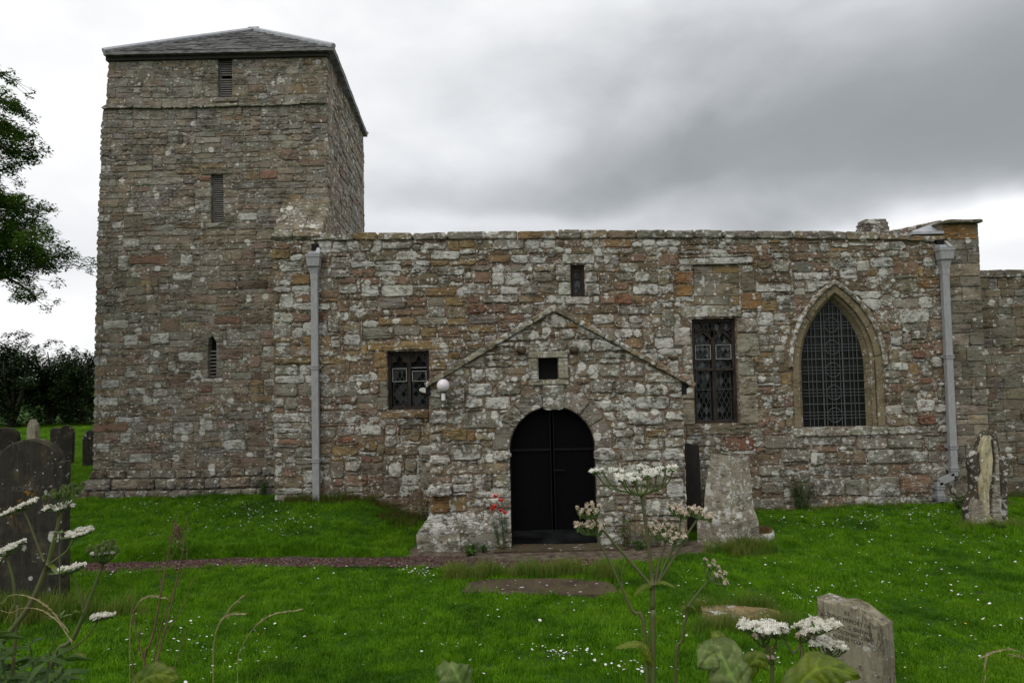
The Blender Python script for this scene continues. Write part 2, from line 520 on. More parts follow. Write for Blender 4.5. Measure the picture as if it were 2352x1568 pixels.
def stone_geo(poly, fr, back, front, rng, jit=0.006, inset=0.014, corner=0.034):
    if signed_area(poly) < 0:
        poly = poly[::-1]
    out, n = [], len(poly)
    for i in range(n):
        a, b, c = Vector(poly[i - 1]), Vector(poly[i]), Vector(poly[(i + 1) % n])
        la, lc = (a - b).length, (c - b).length
        ka, kc = min(corner * rng.uniform(0.4, 1.6), la * 0.34), min(corner * rng.uniform(0.4, 1.6), lc * 0.34)
        out.append(b + (a - b) * (ka / max(la, 1e-6)))
        out.append(b + (c - b) * (kc / max(lc, 1e-6)))
        if lc > 0.24:
            for f in (0.3, 0.52, 0.74):
                out.append(b + (c - b) * (f + rng.uniform(-0.06, 0.06)))
        elif lc > 0.12:
            out.append(b + (c - b) * rng.uniform(0.4, 0.6))
    out = [Vector((p.x + rng.uniform(-jit, jit), p.y + rng.uniform(-jit, jit))) for p in out]
    m = len(out)
    cx = sum((p.x for p in out)) / m
    cz = sum((p.y for p in out)) / m
    C = Vector((cx, cz))
    tu, tz = rng.uniform(-0.03, 0.03), rng.uniform(-0.05, 0.05)      # the face tilts a little
    V = [fr(p.x, p.y, back) for p in out]
    V += [fr(p.x, p.y, front - inset * rng.uniform(0.6, 1.3)) for p in out]
    for p in out:
        d = (C - p)
        q = p + d.normalized() * min(inset * rng.uniform(0.7, 1.8), d.length * 0.4)
        V.append(fr(q.x, q.y, front + tu * (q.x - cx) + tz * (q.y - cz) + rng.uniform(-0.004, 0.004)))
    V.append(fr(cx, cz, front + rng.uniform(-0.004, 0.008)))
    F = []
    for k in (0, 1):
        for i in range(m):
            j = (i + 1) % m
            F.append((k * m + i, k * m + j, (k + 1) * m + j, (k + 1) * m + i))
    for i in range(m):
        F.append((2 * m + i, 2 * m + (i + 1) % m, 3 * m))
    return V, F


def fill_courses(zs, interval, blocks, mean_len, rng, gap=0.009, jitz=0.3, minlen=0.07):
    """rows between the heights ZS; INTERVAL(z) -> list of (x0, x1) where masonry stands; BLOCKS are rectangles already taken.
    Returns quads ((x,z) x 4)."""
    quads = []
    for k in range(len(zs) - 1):
        z0, z1 = zs[k], zs[k + 1]
        A, B = interval(z0 + 1e-4), interval(z1 - 1e-4)
        Mid = interval((z0 + z1) / 2)
        if len(A) != len(Mid):
            A = Mid
        if len(B) != len(Mid):
            B = Mid
        for (a0, a1), (b0, b1) in zip(A, B):
            base0, base1 = (a0 + b0) / 2, (a1 + b1) / 2
            if base1 - base0 < minlen:
                continue
            segs = [(base0, base1, z0, z1)]
            for (x0, x1, y0, y1) in blocks:
                nxt = []
                for (s0, s1, r0, r1) in segs:
                    if y1 <= r0 + 0.012 or y0 >= r1 - 0.012 or x1 <= s0 + 0.005 or x0 >= s1 - 0.005:
                        nxt.append((s0, s1, r0, r1))
                        continue
                    if x0 - s0 > 0.02:
                        nxt.append((s0, x0, r0, r1))
                    if s1 - x1 > 0.02:
                        nxt.append((x1, s1, r0, r1))
                    m0, m1 = max(s0, x0), min(s1, x1)
                    lo, hi = y0 - r0, r1 - y1
                    if lo > 0.045:
                        nxt.append((m0, m1, r0, y0))
                    if hi > 0.045:
                        nxt.append((m0, m1, y1, r1))
                segs = nxt
            for (s0, s1, r0, r1) in segs:
                x = s0
                h = r1 - r0
                while s1 - x > 0.03:
                    L = mean_len * rng.choice((0.5, 0.65, 0.8, 0.95, 1.1, 1.3, 1.6)) * rng.uniform(0.9, 1.1)
                    L = max(L, h * 0.8)
                    rest = s1 - x - L
                    if rest < mean_len * 0.4:
                        L = s1 - x
                    xe = x + L
                    def edge(xx, top):
                        if abs(xx - base0) < 1e-6:
                            return b0 if top else a0
                        if abs(xx - base1) < 1e-6:
                            return b1 if top else a1
                        return xx
                    parts = [(r0, r1)]
                    if h > 0.17 and L < mean_len * 1.2 and rng.random() < 0.16:
                        zm = r0 + h * rng.uniform(0.4, 0.6)
                        parts = [(r0, zm), (zm, r1)]
                    for (p0, p1) in parts:
                        g = gap * rng.uniform(0.6, 1.5)
                        gz_ = gap * rng.uniform(0.6, 1.4)
                        quads.append([(edge(x, False) + g, p0 + gz_), (edge(xe, False) - g, p0 + gz_), (edge(xe, True) - g, p1 - gz_), (edge(x, True) + g, p1 - gz_)])
                    x = xe
    return quads


def wobble(poly, amp=0.016, f=0.8):
    return [(u + amp * 0.5 * noise.noise((u * f, z * f, 7.7)), z + amp * (noise.noise((u * f, z * f * 0.6, 1.3)) + 0.5 * noise.noise((u * 2.3, z * 1.5, 4.1)))) for u, z in poly]


def area_of(p):
    return abs(signed_area(p))


def lay(stones, wall_of, limit, rng, name='stone'):
    """STONES: dicts poly, frame, tint, back, front, wall. The LIMIT largest become objects, the rest one mesh per wall."""
    order = sorted(range(len(stones)), key=lambda i: -area_of(stones[i]['poly']))
    single = set(order[:limit])
    rest = {}
    for i, s in enumerate(stones):
        V, F = stone_geo(s['poly'], s['fr'], s.get('back', -0.05), s['front'], rng, s.get('jit', 0.006), s.get('inset', 0.014), s.get('corner', 0.028))
        w = s['wall']
        if i in single:
            mesh(s.get('name', name), V, F, M['stone'], w, s['tint'])
        else:
            rest.setdefault(w.name, (w, MB()))[1].add(V, F, s['tint'])
    for w, mb in rest.values():
        mb.build('small_rubble', M['stone'], w, kind='stuff')


def odd_blocks(n, x0, x1, z0, z1, taken, rng, ok, wr=(0.20, 0.46), hr=(0.20, 0.33)):
    """larger stones that break the courses"""
    out = []
    for _ in range(n * 12):
        if len(out) >= n:
            break
        w, h = rng.uniform(*wr), rng.uniform(*hr)
        x, z = rng.uniform(x0, x1 - w), rng.uniform(z0, z1 - h)
        r = (x, x + w, z, z + h)
        if not ok(r) or any(not (r[1] <= b[0] - .02 or r[0] >= b[1] + .02 or r[3] <= b[2] - .02 or r[2] >= b[3] + .02) for b in taken + out):
            continue
        out.append(r)
    return out


def heights(z0, z1, mean, rng, var=0.28):
    zs = [z0]
    while zs[-1] < z1:
        zs.append(zs[-1] + mean * rng.uniform(1 - var, 1 + var))
    s = (z1 - z0) / (zs[-1] - z0)
    return [z0 + (z - z0) * s for z in zs]


ZOOM = {1: (196, 36.75, .3672), 2: (183.75, 551.25, .4297), 3: (826.9, 514.5, .2865), 4: (918.75, 826.9, .332), 5: (1500.6, 477.75, .457), 0: (0, 0, 1)}


def rect_on(Y, z, x0, y0, x1, y1):
    ox, oy, s = ZOOM[z]
    X0, X1, Y0, Y1 = ox + x0 * s, ox + x1 * s, oy + y0 * s, oy + y1 * s
    xm, ym = (X0 + X1) / 2, (Y0 + Y1) / 2
    return (at(X0, ym, Y).x, at(X1, ym, Y).x, at(xm, Y1, Y).z, at(xm, Y0, Y).z)


def rect_poly(r, g=0.006):
    return [(r[0] + g, r[2] + g), (r[1] - g, r[2] + g), (r[1] - g, r[3] - g), (r[0] + g, r[3] - g)]


def lerp_poly(pts, z, key=1):
    """x at height z along a polyline of (x, z) sorted by z"""
    if z <= pts[0][1]:
        return pts[0][0]
    for a, b in zip(pts, pts[1:]):
        if z <= b[1]:
            return a[0] + (b[0] - a[0]) * (z - a[1]) / (b[1] - a[1])
    return pts[-1][0]


def ss(a, b, x):
    t = min(1, max(0, (x - a) / (b - a)))
    return t * t * (3 - 2 * t)
# ------------------------------------------------------------------ terrain
YN, YT, YP, YC, YPI = 12.7, 13.4, 10.5, 13.15, 12.675      # planes of the nave, tower, porch, chancel and east pilaster


def path_north(x):
    return 10.12 + 0.022 * (-x - 2.0) + 0.05 * math.sin(x * 1.3)


def path_south(x):
    w = 0.52 + 0.05 * math.sin(x * 2.1 + 1)
    return path_north(x) - w - 0.28 * ss(-2.5, 0.5, x)


def gz(x, y):
    z = 0.0
    bx = ss(-1.75, -2.9, x)
    pn = path_north(x)
    z += bx * (0.15 * ss(pn - 0.02, pn + 0.22, y) + 0.27 * ss(pn + 0.2, 13.2, y))
    z += 0.10 * ss(0.5, 3.0, y - 13.4) * bx + 0.35 * ss(15, 28, y)
    z += 0.07 * ss(3.2, 6.5, x) * ss(9.5, 12.5, y) * ss(16, 13, y)
    z += 1.05 * ss(4.6, 2.0, y)
    near = ss(0.5, 3, abs(x - 0.7)) if 9.2 < y < 10.6 else 1
    z += near * 0.035 * noise.noise((x * 0.55, y * 0.75, 3.3)) * ss(60, 20, y)
    if y > 40:
        z += (y - 40) * 0.004 + 2.0 * noise.noise((x * 0.008, y * 0.008, 0.3)) * ss(40, 150, y)
    return z


def ground_at(px, py, y0=3.5, y1=60.0):
    y = y0
    d = ray(px, py)
    while y < y1:
        p = EYE + d * (y / d.y)
        if p.z <= gz(p.x, p.y):
            lo, hi = y - 0.05, y
            for _ in range(12):
                mid = (lo + hi) / 2
                p = EYE + d * (mid / d.y)
                if p.z <= gz(p.x, p.y):
                    hi = mid
                else:
                    lo = mid
            return Vector((p.x, p.y, gz(p.x, p.y)))
        y += 0.05
    return EYE + d * (y1 / d.y)


def soil_mat():
    m, nt, out = new_mat('lawn_ground')
    pos = node(nt, 'ShaderNodeNewGeometry').outputs['Position']
    n1, n2 = noisef(nt, pos, 30, 5, 0.7), noisef(nt, pos, 1.2, 4, 0.6)
    c = mixc(nt, mr(nt, n1, 0.3, 0.7), (0.016, 0.045, 0.004), (0.045, 0.115, 0.009))
    c = mixc(nt, mr(nt, n2, 0.58, 0.75, 0, 0.5), c, (0.045, 0.04, 0.018))
    bp = node(nt, 'ShaderNodeBump', {'Height': n1, 'Strength': 0.8, 'Distance': 0.03})
    b = node(nt, 'ShaderNodeBsdfPrincipled', {'Base Color': c, 'Roughness': 0.95, 'Normal': bp.outputs[0]})
    b.inputs['Specular IOR Level'].default_value = 0.1
    nt.links.new(b.outputs[0], out.inputs[0])
    return m


M['lawn'] = soil_mat()
M['dirt'] = simple_mat('trodden_earth', (0.070, 0.050, 0.034), 0.95, 0.45, 9, 0.6, col2=(0.105, 0.082, 0.060), bdist=0.02)
M['pathbed'] = simple_mat('path_bed', (0.052, 0.026, 0.021), 0.95, 0.5, 26, 0.6, col2=(0.075, 0.05, 0.045))


def sheet(name, xs, ys, fz, mat, kind='structure', smooth=True):
    V = [(x, y, fz(x, y)) for y in ys for x in xs]
    w = len(xs)
    F = [(j * w + i, j * w + i + 1, (j + 1) * w + i + 1, (j + 1) * w + i) for j in range(len(ys) - 1) for i in range(w - 1)]
    return mesh(name, V, F, mat, None, None, smooth, (0, 0, 0), kind)


def span(a, b, step):
    n = max(1, int(round((b - a) / step)))
    return [a + (b - a) * i / n for i in range(n)]


gx = span(-900, -60, 60) + span(-60, -16, 3) + span(-16, 14, 0.2) + span(14, 60, 3) + span(60, 900, 60) + [900]
gy = span(-300, -20, 40) + span(-20, 0, 2) + span(0, 16, 0.125) + span(16, 40, 1) + span(40, 120, 8) + span(120, 1200, 60) + [1200]
sheet('ground', gx, gy, gz, M['lawn'])

# red gravel path and the trodden apron in front of the porch
APX0, APX1 = -1.62, 3.15


def apron_north(x):
    return 12.6 if x < -1.0 or x > 2.7 else 10.62


def apron_south(x):
    return 9.52 + 0.10 * math.sin(x * 1.7 + 0.5) + 0.5 * ss(1.4, 3.1, x) + (0.62 * ss(-1.0, -1.62, x))


pv = []
xs = span(-13, 1.35, 0.18) + [1.35]
V, F = [], []
for i, x in enumerate(xs):
    a, b = path_south(x), path_north(x) + 0.02
    if x > -1.0:
        b = b - 0.36 * ss(-1.0, 0.2, x)
    if x > 0.2:
        a, b = a + (b - a) * 0.5 * ss(0.2, 1.35, x), b - (b - a) * 0.5 * ss(0.2, 1.35, x)
    for t in (0, 0.25, 0.5, 0.75, 1):
        y = a + (b - a) * t
        V.append((x, y, gz(x, y) + 0.016))
    if i:
        for t in range(4):
            k = (i - 1) * 5 + t
            F.append((k, k + 5, k + 6, k + 1))
mesh('path', V, F, M['pathbed'], None, None, True, (0, 0, 0), 'structure')

xs = span(APX0, APX1, 0.15) + [APX1]
V, F = [], []
for i, x in enumerate(xs):
    a, b = apron_south(x), 10.66
    for t in range(7):
        y = a + (b - a) * t / 6
        V.append((x, y, gz(x, y) + 0.010))
    if i:
        for t in range(6):
            k = (i - 1) * 7 + t
            F.append((k, k + 7, k + 8, k + 1))
mesh('pavement', V, F, M['dirt'], None, None, True, (0, 0, 0), 'structure')

rg = random.Random(5)
mb = MB()
for i in range(5200):
    x = rg.uniform(-9.5, 1.2)
    a, b = path_south(x), path_north(x) - (0.36 * ss(-1.0, 0.2, x) if x > -1 else 0)
    y = rg.uniform(a - 0.03, b)
    s = rg.uniform(0.007, 0.019)
    z = gz(x, y) + 0.016
    r1 = rg.uniform(0, 6.28)
    V = [(x + s * math.cos(r1 + k * 2.09) * rg.uniform(0.7, 1.2), y + s * math.sin(r1 + k * 2.09) * rg.uniform(0.7, 1.2), z) for k in range(3)]
    V += [(x + s * 0.6 * math.cos(r1 + k * 2.09 + 0.6), y + s * 0.6 * math.sin(r1 + k * 2.09 + 0.6), z + s * rg.uniform(0.5, 0.9)) for k in range(3)]
    f = rg.uniform(0.6, 1.5)
    c = rg.choice(((0.090, 0.034, 0.024), (0.070, 0.031, 0.024), (0.105, 0.050, 0.040), (0.058, 0.034, 0.029), (0.20, 0.15, 0.13)))
    mb.add(V, [(3, 4, 5), (0, 1, 4, 3), (1, 2, 5, 4), (2, 0, 3, 5)], (c[0] * f, c[1] * f, c[2] * f, 0))


def tint_mat(name, rough=0.9, spec=0.2):
    m, nt, out = new_mat(name)
    att = node(nt, 'ShaderNodeAttribute', attribute_name='tint')
    b = node(nt, 'ShaderNodeBsdfPrincipled', {'Base Color': att.outputs['Color'], 'Roughness': rough})
    b.inputs['Specular IOR Level'].default_value = spec
    nt.links.new(b.outputs[0], out.inputs[0])
    return m


M['tint'] = tint_mat('coloured_grit')
mb.build('red_gravel', M['tint'], origin=(0, 0, 0), kind='stuff')

# ------------------------------------------------------------------ tower
rng = random.Random(11)


def pale(t):
    m = (t[0] + t[1] + t[2]) / 3
    return tuple((x * 0.72 + m * 0.28) * 1.13 for x in t[:3]) + (t[3],)


def PT(px, py):
    p = at(px, py, YT)
    return (p.x, p.z)


tL = [PT(213, 1078), PT(215, 930), PT(222, 560), PT(231, 300), PT(235, 256)]        # left edge, bottom to top
tU = [PT(243, 246), PT(249, 117)]
tR_x = PT(752, 300)[0]
T_TOP = (PT(249, 116)[1] + PT(752, 106)[1]) / 2
T_STR = (PT(240, 250)[1] + PT(752, 238)[1]) / 2
T_BASE = gz(-6.5, 13.3) - 0.25
tback = at(836, 420, YT + 4.7)
TD = 4.7
tower = empty('church_tower', (-6.0, YT, 0.4), 'tall square stone tower with a low slate roof', 'tower')
fT = wall_frame(YT)


def t_left(z):
    if z > T_STR:
        return lerp_poly(tU, z)
    return lerp_poly(tL, z)


T_PL = PT(220, 1080)[1]           # top of the plinth
louv = [rect_on(YT, 0, 500, 136, 533, 224), rect_on(YT, 0, 484, 401, 513, 512)]
lan = rect_on(YT, 0, 477, 770, 497, 868)
lanc = [(lan[0], lan[2]), (lan[1], lan[2]), (lan[1], lan[3] - 0.14), ((lan[0] + lan[1]) / 2 + 0.045, lan[3] - 0.05), ((lan[0] + lan[1]) / 2, lan[3]), ((lan[0] + lan[1]) / 2 - 0.045, lan[3] - 0.05), (lan[0], lan[3] - 0.14)]
core = MB()
outer = [(t_left(T_BASE) + 0.02, T_BASE), (tR_x - 0.012, T_BASE), (tR_x - 0.012, T_TOP), (lerp_poly(tU, T_TOP) + 0.02, T_TOP), (tU[0][0] + 0.02, T_STR + 0.01), (tL[-1][0] + 0.02, T_STR - 0.03), (tL[2][0] + 0.02, tL[2][1]), (tL[1][0] + 0.02, tL[1][1])]
holes = [[(r[0], r[2]), (r[1], r[2]), (r[1], r[3]), (r[0], r[3])] for r in louv] + [lanc]
slab_holes(core, outer, holes, fT, -0.5, -0.001)
south_wall = core.build('wall', M['mortar_grey'], tower)
# the other three walls
fr_e, len_e = line_frame((tR_x, YT), (tback.x, tback.y))
core = MB()
prism(core, [(0.5, T_BASE), (len_e, T_BASE), (len_e, T_TOP), (0.5, T_TOP)], fr_e, -0.5, -0.02)
east_wall = core.build('wall', M['mortar_grey'], tower)
tbl = (t_left(T_TOP) + (tback.x - tR_x), YT + TD)
core = MB()
lx0, lx1 = t_left(2.0), lerp_poly(tU, T_TOP)
core.add([(lx0 + 0.03, YT - 0.02, T_BASE), (lx0 - 0.25, YT + TD, T_BASE), (lx1 - 0.25, YT + TD, T_TOP), (lx1 + 0.03, YT - 0.02, T_TOP),
          (lx0 + 0.5, YT - 0.02 + 0.4, T_BASE), (lx0 + 0.2, YT + TD, T_BASE), (lx1 + 0.2, YT + TD, T_TOP), (lx1 + 0.5, YT + 0.4, T_TOP)],
         [(0, 1, 2, 3), (7, 6, 5, 4), (0, 3, 7, 4), (1, 5, 6, 2), (3, 2, 6, 7), (0, 4, 5, 1)])
core.build('wall', M['mortar_grey'], tower)
core = MB()
core.box(lx0 - 0.2, tback.x, YT + TD - 0.5, YT + TD - 0.02, T_BASE, T_TOP)
core.build('wall', M['mortar_grey'], tower)
core = MB()
core.box(lx0 + 0.35, tR_x - 0.45, YT + 0.5, YT + 0.62, T_BASE, T_TOP - 0.1)
core.build('inner_darkness', M['black'], tower)

T_SPEC = [  # zoom, rect, colour, lichen
    (2, 265, 80, 475, 130, 'R', .02), (2, 685, 220, 840, 265, 'r', .1), (2, 845, 215, 1005, 262, 'b', .1), (2, 735, 310, 845, 355, 'r', .1), (2, 430, 415, 535, 490, 'r', .1),
    (2, 720, 405, 865, 450, 'R', .1), (2, 867, 405, 1025, 450, 'b', .1), (2, 60, 975, 255, 1025, 'R', .15), (2, 740, 585, 870, 640, 'r', .1), (2, 625, 780, 705, 815, 'R', .1),
    (2, 205, 85, 260, 165, 'W', .5), (2, 535, 75, 600, 130, 'W', None), (2, 490, 180, 600, 220, 'W', None), (2, 420, 235, 475, 272, 'W', None), (2, 478, 237, 530, 270, 'W', None), (2, 350, 295, 395, 330, 'W', None),
    (2, 235, 505, 310, 565, 'W', None), (2, 375, 500, 480, 560, 'w', .9), (2, 525, 600, 665, 650, 'W', None), (2, 470, 650, 515, 705, 'W', None), (2, 245, 700, 300, 735, 'W', None),
    (2, 115, 745, 210, 790, 'W', .6), (2, 260, 785, 355, 830, 'w', .9), (2, 385, 790, 470, 840, 'W', .7), (2, 590, 695, 680, 745, 'w', .9), (2, 640, 965, 710, 1020, 'W', .8),
    (2, 215, 1030, 275, 1085, 'W', .7), (2, 66, 1085, 155, 1140, 'w', .8), (2, 360, 990, 395, 1025, 'W', None), (2, 265, 1140, 385, 1190, 'W', .7), (2, 440, 1075, 570, 1135, 'k', .6), (2, 770, 1065, 890, 1120, 'w', .9),
    (2, 540, 375, 620, 415, 'k', .1), (2, 125, 425, 260, 475, 'W', .6), (2, 790, 915, 930, 960, 'k', .1), (2, 870, 480, 965, 535, 'k', .1), (2, 785, 475, 862, 540, 'k', .4), (2, 905, 740, 985, 820, 'g', .2), (2, 475, 325, 565, 365, 'k', .1),
    (2, 475, 500, 625, 550, 'r', .4), (2, 375, 1030, 480, 1070, 'g', .5), (2, 910, 825, 1025, 870, 'g', .1), (2, 850, 590, 870, 640, 'k', .1), (2, 625, 870, 725, 920, 'g', .3), (2, 735, 960, 815, 1010, 'r', .2),
    (2, 120, 580, 165, 610, 'W', None), (2, 655, 925, 705, 955, 'W', None), (2, 130, 180, 175, 230, 'w', .7), (2, 75, 290, 145, 325, 'w', .8), (2, 325, 405, 345, 425, 'W', None),
    (1, 1090, 965, 1200, 1025, 'R', .05), (1, 1225, 835, 1335, 910, 'r', .1), (1, 1337, 890, 1510, 945, 'r', .3), (1, 1135, 895, 1325, 950, 'g', .1), (1, 990, 975, 1080, 1030, 'g', .1), (1, 705, 1000, 784, 1035, 'R', .1),
    (1, 570, 955, 720, 990, 'g', .1), (1, 1255, 1120, 1360, 1165, 'g', .05), (1, 1020, 430, 1135, 480, 'r', .1), (1, 1190, 385, 1250, 425, 'W', None), (1, 1140, 420, 1195, 470, 'W', None), (1, 235, 1395, 340, 1450, 'W', None),
    (1, 165, 1285, 225, 1330, 'W', None), (1, 955, 1230, 1075, 1280, 'W', .9), (1, 685, 1150, 778, 1215, 'W', .6), (1, 735, 1290, 790, 1330, 'W', .6), (1, 285, 1065, 400, 1105, 'r', .1), (1, 565, 1300, 720, 1330, 'g', .1),
    (1, 1400, 840, 1455, 880, 'W', None), (1, 1085, 485, 1140, 525, 'W', None), (1, 300, 450, 350, 490, 'W', .7), (1, 1125, 218, 1370, 260, 'r', .05), (1, 510, 232, 610, 262, 'r', .05),
    (1, 790, 235, 965, 268, 'o', .05), (1, 755, 965, 870, 992, 'g', .05), (1, 200, 590 , 300, 620, 'k', .2), (1, 655, 1285, 733, 1330, 'K', .1), (1, 75, 1195, 115, 1235, 'w', .8), (1, 75, 1245, 160, 1290, 'w', .8),
    (1, 60, 1335, 130, 1385, 'w', .7), (1, 95, 930, 165, 975, 'w', .7), (1, 855, 625, 985, 655, 'g', .1), (1, 595, 1500, 660, 1545, 'W', None),
]
stones = []
blocks = []
for z_, x0, y0, x1, y1, code, li in T_SPEC:
    r = rect_on(YT, z_, x0, y0, x1, y1)
    r = (max(r[0], t_left((r[2] + r[3]) / 2) - 0.01), min(r[1], tR_x), r[2], r[3])
    hit = any(not (r[1] <= b[0] + .01 or r[0] >= b[1] - .01 or r[3] <= b[2] + .01 or r[2] >= b[3] - .01) for b in blocks + louv + [lan])
    if hit:
        continue
    blocks.append(r)
    stones.append(dict(poly=wobble(rect_poly(r)), fr=fT, tint=tint_of(code, rng, li), front=rng.uniform(0.004, 0.026), wall=south_wall, back=-0.05))
# louvre surrounds
for r in louv:
    for side in (0, 1):
        zz = heights(r[2], r[3], 0.2, rng)
        for a, b in zip(zz, zz[1:]):
            w = rng.uniform(0.16, 0.34)
            q = (r[0] - w, r[0], a, b) if side == 0 else (r[1], r[1] + w, a, b)
            blocks.append(q)
            stones.append(dict(poly=[(q[0] + .008, a + .007), (q[1] - (.0 if side == 0 else .008), a + .007), (q[1] - (.0 if side == 0 else .008), b - .007), (q[0] + .0, b - .007)], fr=fT, tint=tint_of(rng.choice('kktpo'), rng, .2), front=0.01, wall=south_wall, back=-0.26, corner=0.012))
    q = (r[0] - 0.2, r[1] + 0.2, r[3], r[3] + 0.12)
    blocks.append(q)
    stones.append(dict(poly=rect_poly(q), fr=fT, tint=tint_of('o', rng, .1), front=0.02, wall=south_wall, back=-0.26))
    q = (r[0] - 0.1, r[1] + 0.12, r[2] - 0.1, r[2])
    blocks.append(q)
    stones.append(dict(poly=rect_poly(q), fr=fT, tint=tint_of('p', rng, .3), front=0.03, wall=south_wall, back=-0.26))
blocks += louv
lb = (lan[0] - 0.13, lan[1] + 0.13, lan[2] - 0.09, lan[3] + 0.14)
blocks.append(lb)
for side in (0, 1):
    xo, xi = (lb[0], lan[0]) if side == 0 else (lb[1], lan[1])
    zz = heights(lan[2], lan[3] - 0.14, 0.19, rng)
    for a, b in zip(zz, zz[1:]):
        stones.append(dict(poly=[(min(xo, xi), a + .006), (max(xo, xi), a + .006), (max(xo, xi), b - .006), (min(xo, xi), b - .006)], fr=fT, tint=tint_of(rng.choice('kpo'), rng, .2), front=0.012, wall=south_wall, back=-0.24, corner=0.01))
    cxm = (lan[0] + lan[1]) / 2
    sg = -1 if side == 0 else 1
    stones.append(dict(poly=[(xo, lan[3] - .14), (xi, lan[3] - .14), (cxm + sg * .045, lan[3] - .05), (cxm + sg * .004, lan[3]), (cxm + sg * .004, lb[3]), (xo, lb[3])], fr=fT, tint=tint_of('o', rng, .2), front=0.014, wall=south_wall, back=-0.24, corner=0.008, jit=0.002))
q = (lb[0], lb[1], lb[2], lan[2])
stones.append(dict(poly=rect_poly(q), fr=fT, tint=tint_of('w', rng), front=0.02, wall=south_wall, back=-0.24))

BUT_L = at(629, 800, YN).x
def t_int(z):
    return [(t_left(z), tR_x)]


def t_code(rng, z):
    if z > 6.2:
        return rng.choice('kkkkkKKtotktktp' + ('g' if rng.random() < 0.3 else 'k'))
    if z > 3.8:
        return rng.choice('kkktktottkkptkr' + ('g' if rng.random() < 0.5 else 'k'))
    return rng.choice('kktkttrkwtrkkttr' + ('r' if rng.random() < 0.7 else 'g'))


for r in odd_blocks(46, t_left(2.0), tR_x, T_PL, T_STR - 0.1, blocks, rng, lambda r: r[0] > t_left(r[2]) + .02 and r[1] < tR_x - .02, (0.18, 0.42), (0.19, 0.28)):
    blocks.append(r)
    code = t_code(rng, r[2])
    stones.append(dict(poly=wobble(rect_poly(r, 0.005)), fr=fT, tint=tint_of(code, rng, LICH[code] * 1.2), front=rng.uniform(0.006, 0.018), wall=south_wall, back=-0.05, corner=0.035, jit=0.010))
zs = heights(T_PL, T_STR - 0.035, 0.158, rng, 0.4) + [T_STR + 0.035] + heights(T_STR + 0.035, T_TOP - 0.01, 0.195, rng)[1:]
quads = fill_courses(zs, t_int, blocks, 0.35, rng, gap=0.006)
for q in quads:
    zc = sum(p[1] for p in q) / 4
    code = t_code(rng, zc)
    up = zc > T_STR + 0.04
    band = abs(zc - T_STR) < 0.03
    li = LICH[code] * (1.3 if zc < 4 else 0.7)
    stones.append(dict(poly=wobble(q, 0.026), fr=fT, tint=tint_of('p' if band else code, rng, .2 if band else li), front=(0.065 if band else rng.uniform(0.003, 0.014) + (0.0 if up else 0.004)), wall=south_wall, back=-0.06, corner=0.026, inset=0.008, jit=0.010))
# plinth: three battered courses
zp = [T_BASE + 0.12, T_BASE + 0.12 + (T_PL - T_BASE - 0.12) * 0.42, T_BASE + 0.12 + (T_PL - T_BASE - 0.12) * 0.74, T_PL]
for k in range(3):
    ex = (0.24, 0.15, 0.07)[k]
    x = t_left(T_PL) - ex
    while x < BUT_L + 0.1:
        L = rng.uniform(0.24, 0.62)
        code = rng.choice('kkwtKobk')
        g = 0.007
        a0, a1 = zp[k], zp[k + 1]
        stones.append(dict(poly=wobble([(x + g, a0), (x + L - g, a0), (x + L - g, a1 - 0.012), (x + g + (0.06 if x < t_left(T_PL) - ex + .01 else 0), a1 - 0.012)], 0.02), fr=fT, tint=tint_of(code, rng, .35), front=ex + rng.uniform(-0.01, 0.02), wall=south_wall, back=-0.05, inset=0.05 if k else 0.03))
        x += L
# east face of the tower
E_CODES = 'ttkrtpkbtw'
zs = heights(3.6, T_TOP - 0.01, 0.21, rng)
for q in fill_courses(zs, lambda z: [(-0.012, len_e)], [], 0.42, rng, gap=0.007):
    stones.append(dict(poly=wobble(q), fr=fr_e, tint=tint_of(rng.choice(E_CODES), rng, .3), front=rng.uniform(-0.008, 0.02), wall=east_wall, back=-0.06, inset=0.012))
for s_ in stones:
    s_['tint'] = pale(s_['tint'])
lay(stones, None, 290, rng)

# louvre slats
for wi, (r, nm) in enumerate(((louv[0], 17), (louv[1], 22), (lan, 12))):
    fb = MB()
    yd = YT + 0.12
    if wi < 2:
        for xx in (r[0] + 0.018, r[1] - 0.018):
            fb.box(xx - 0.018, xx + 0.018, yd - 0.03, yd + 0.05, r[2], r[3])
        pass
    else:
        fb.box(r[0] - 0.02, r[1] + 0.02, yd + 0.075, yd + 0.08, r[2], r[3])
    lw = fb.build('louvre_window', M['louvre'] if wi < 2 else M['black'], tower)
    if wi < 2:
        bk = MB()
        bk.box(r[0], r[1], yd + 0.075, yd + 0.08, r[2], r[3])
        bk.build('backing', M['black'], lw)
    step = (r[3] - r[2]) / nm
    for k in range(nm):
        if wi == 0 and k == 9:
            continue
        z = r[2] + step * (k + 0.5)
        if wi == 2 and k > 7:
            continue
        s = MB()
        x0, x1 = r[0] + 0.03 * (wi < 2), r[1] - 0.03 * (wi < 2)
        hh = step * 0.20
        s.add([(x0, yd - 0.05, z - hh), (x1, yd - 0.05, z - hh), (x1, yd + 0.04, z + hh), (x0, yd + 0.04, z + hh),
               (x0, yd - 0.05, z - hh + 0.024), (x1, yd - 0.05, z - hh + 0.024), (x1, yd + 0.04, z + hh + 0.013), (x0, yd + 0.04, z + hh + 0.013)],
              [(3, 2, 1, 0), (4, 5, 6, 7), (0, 1, 5, 4), (2, 3, 7, 6), (0, 4, 7, 3), (1, 2, 6, 5)])
        s.build('louvre_slat', M['louvre'], lw)

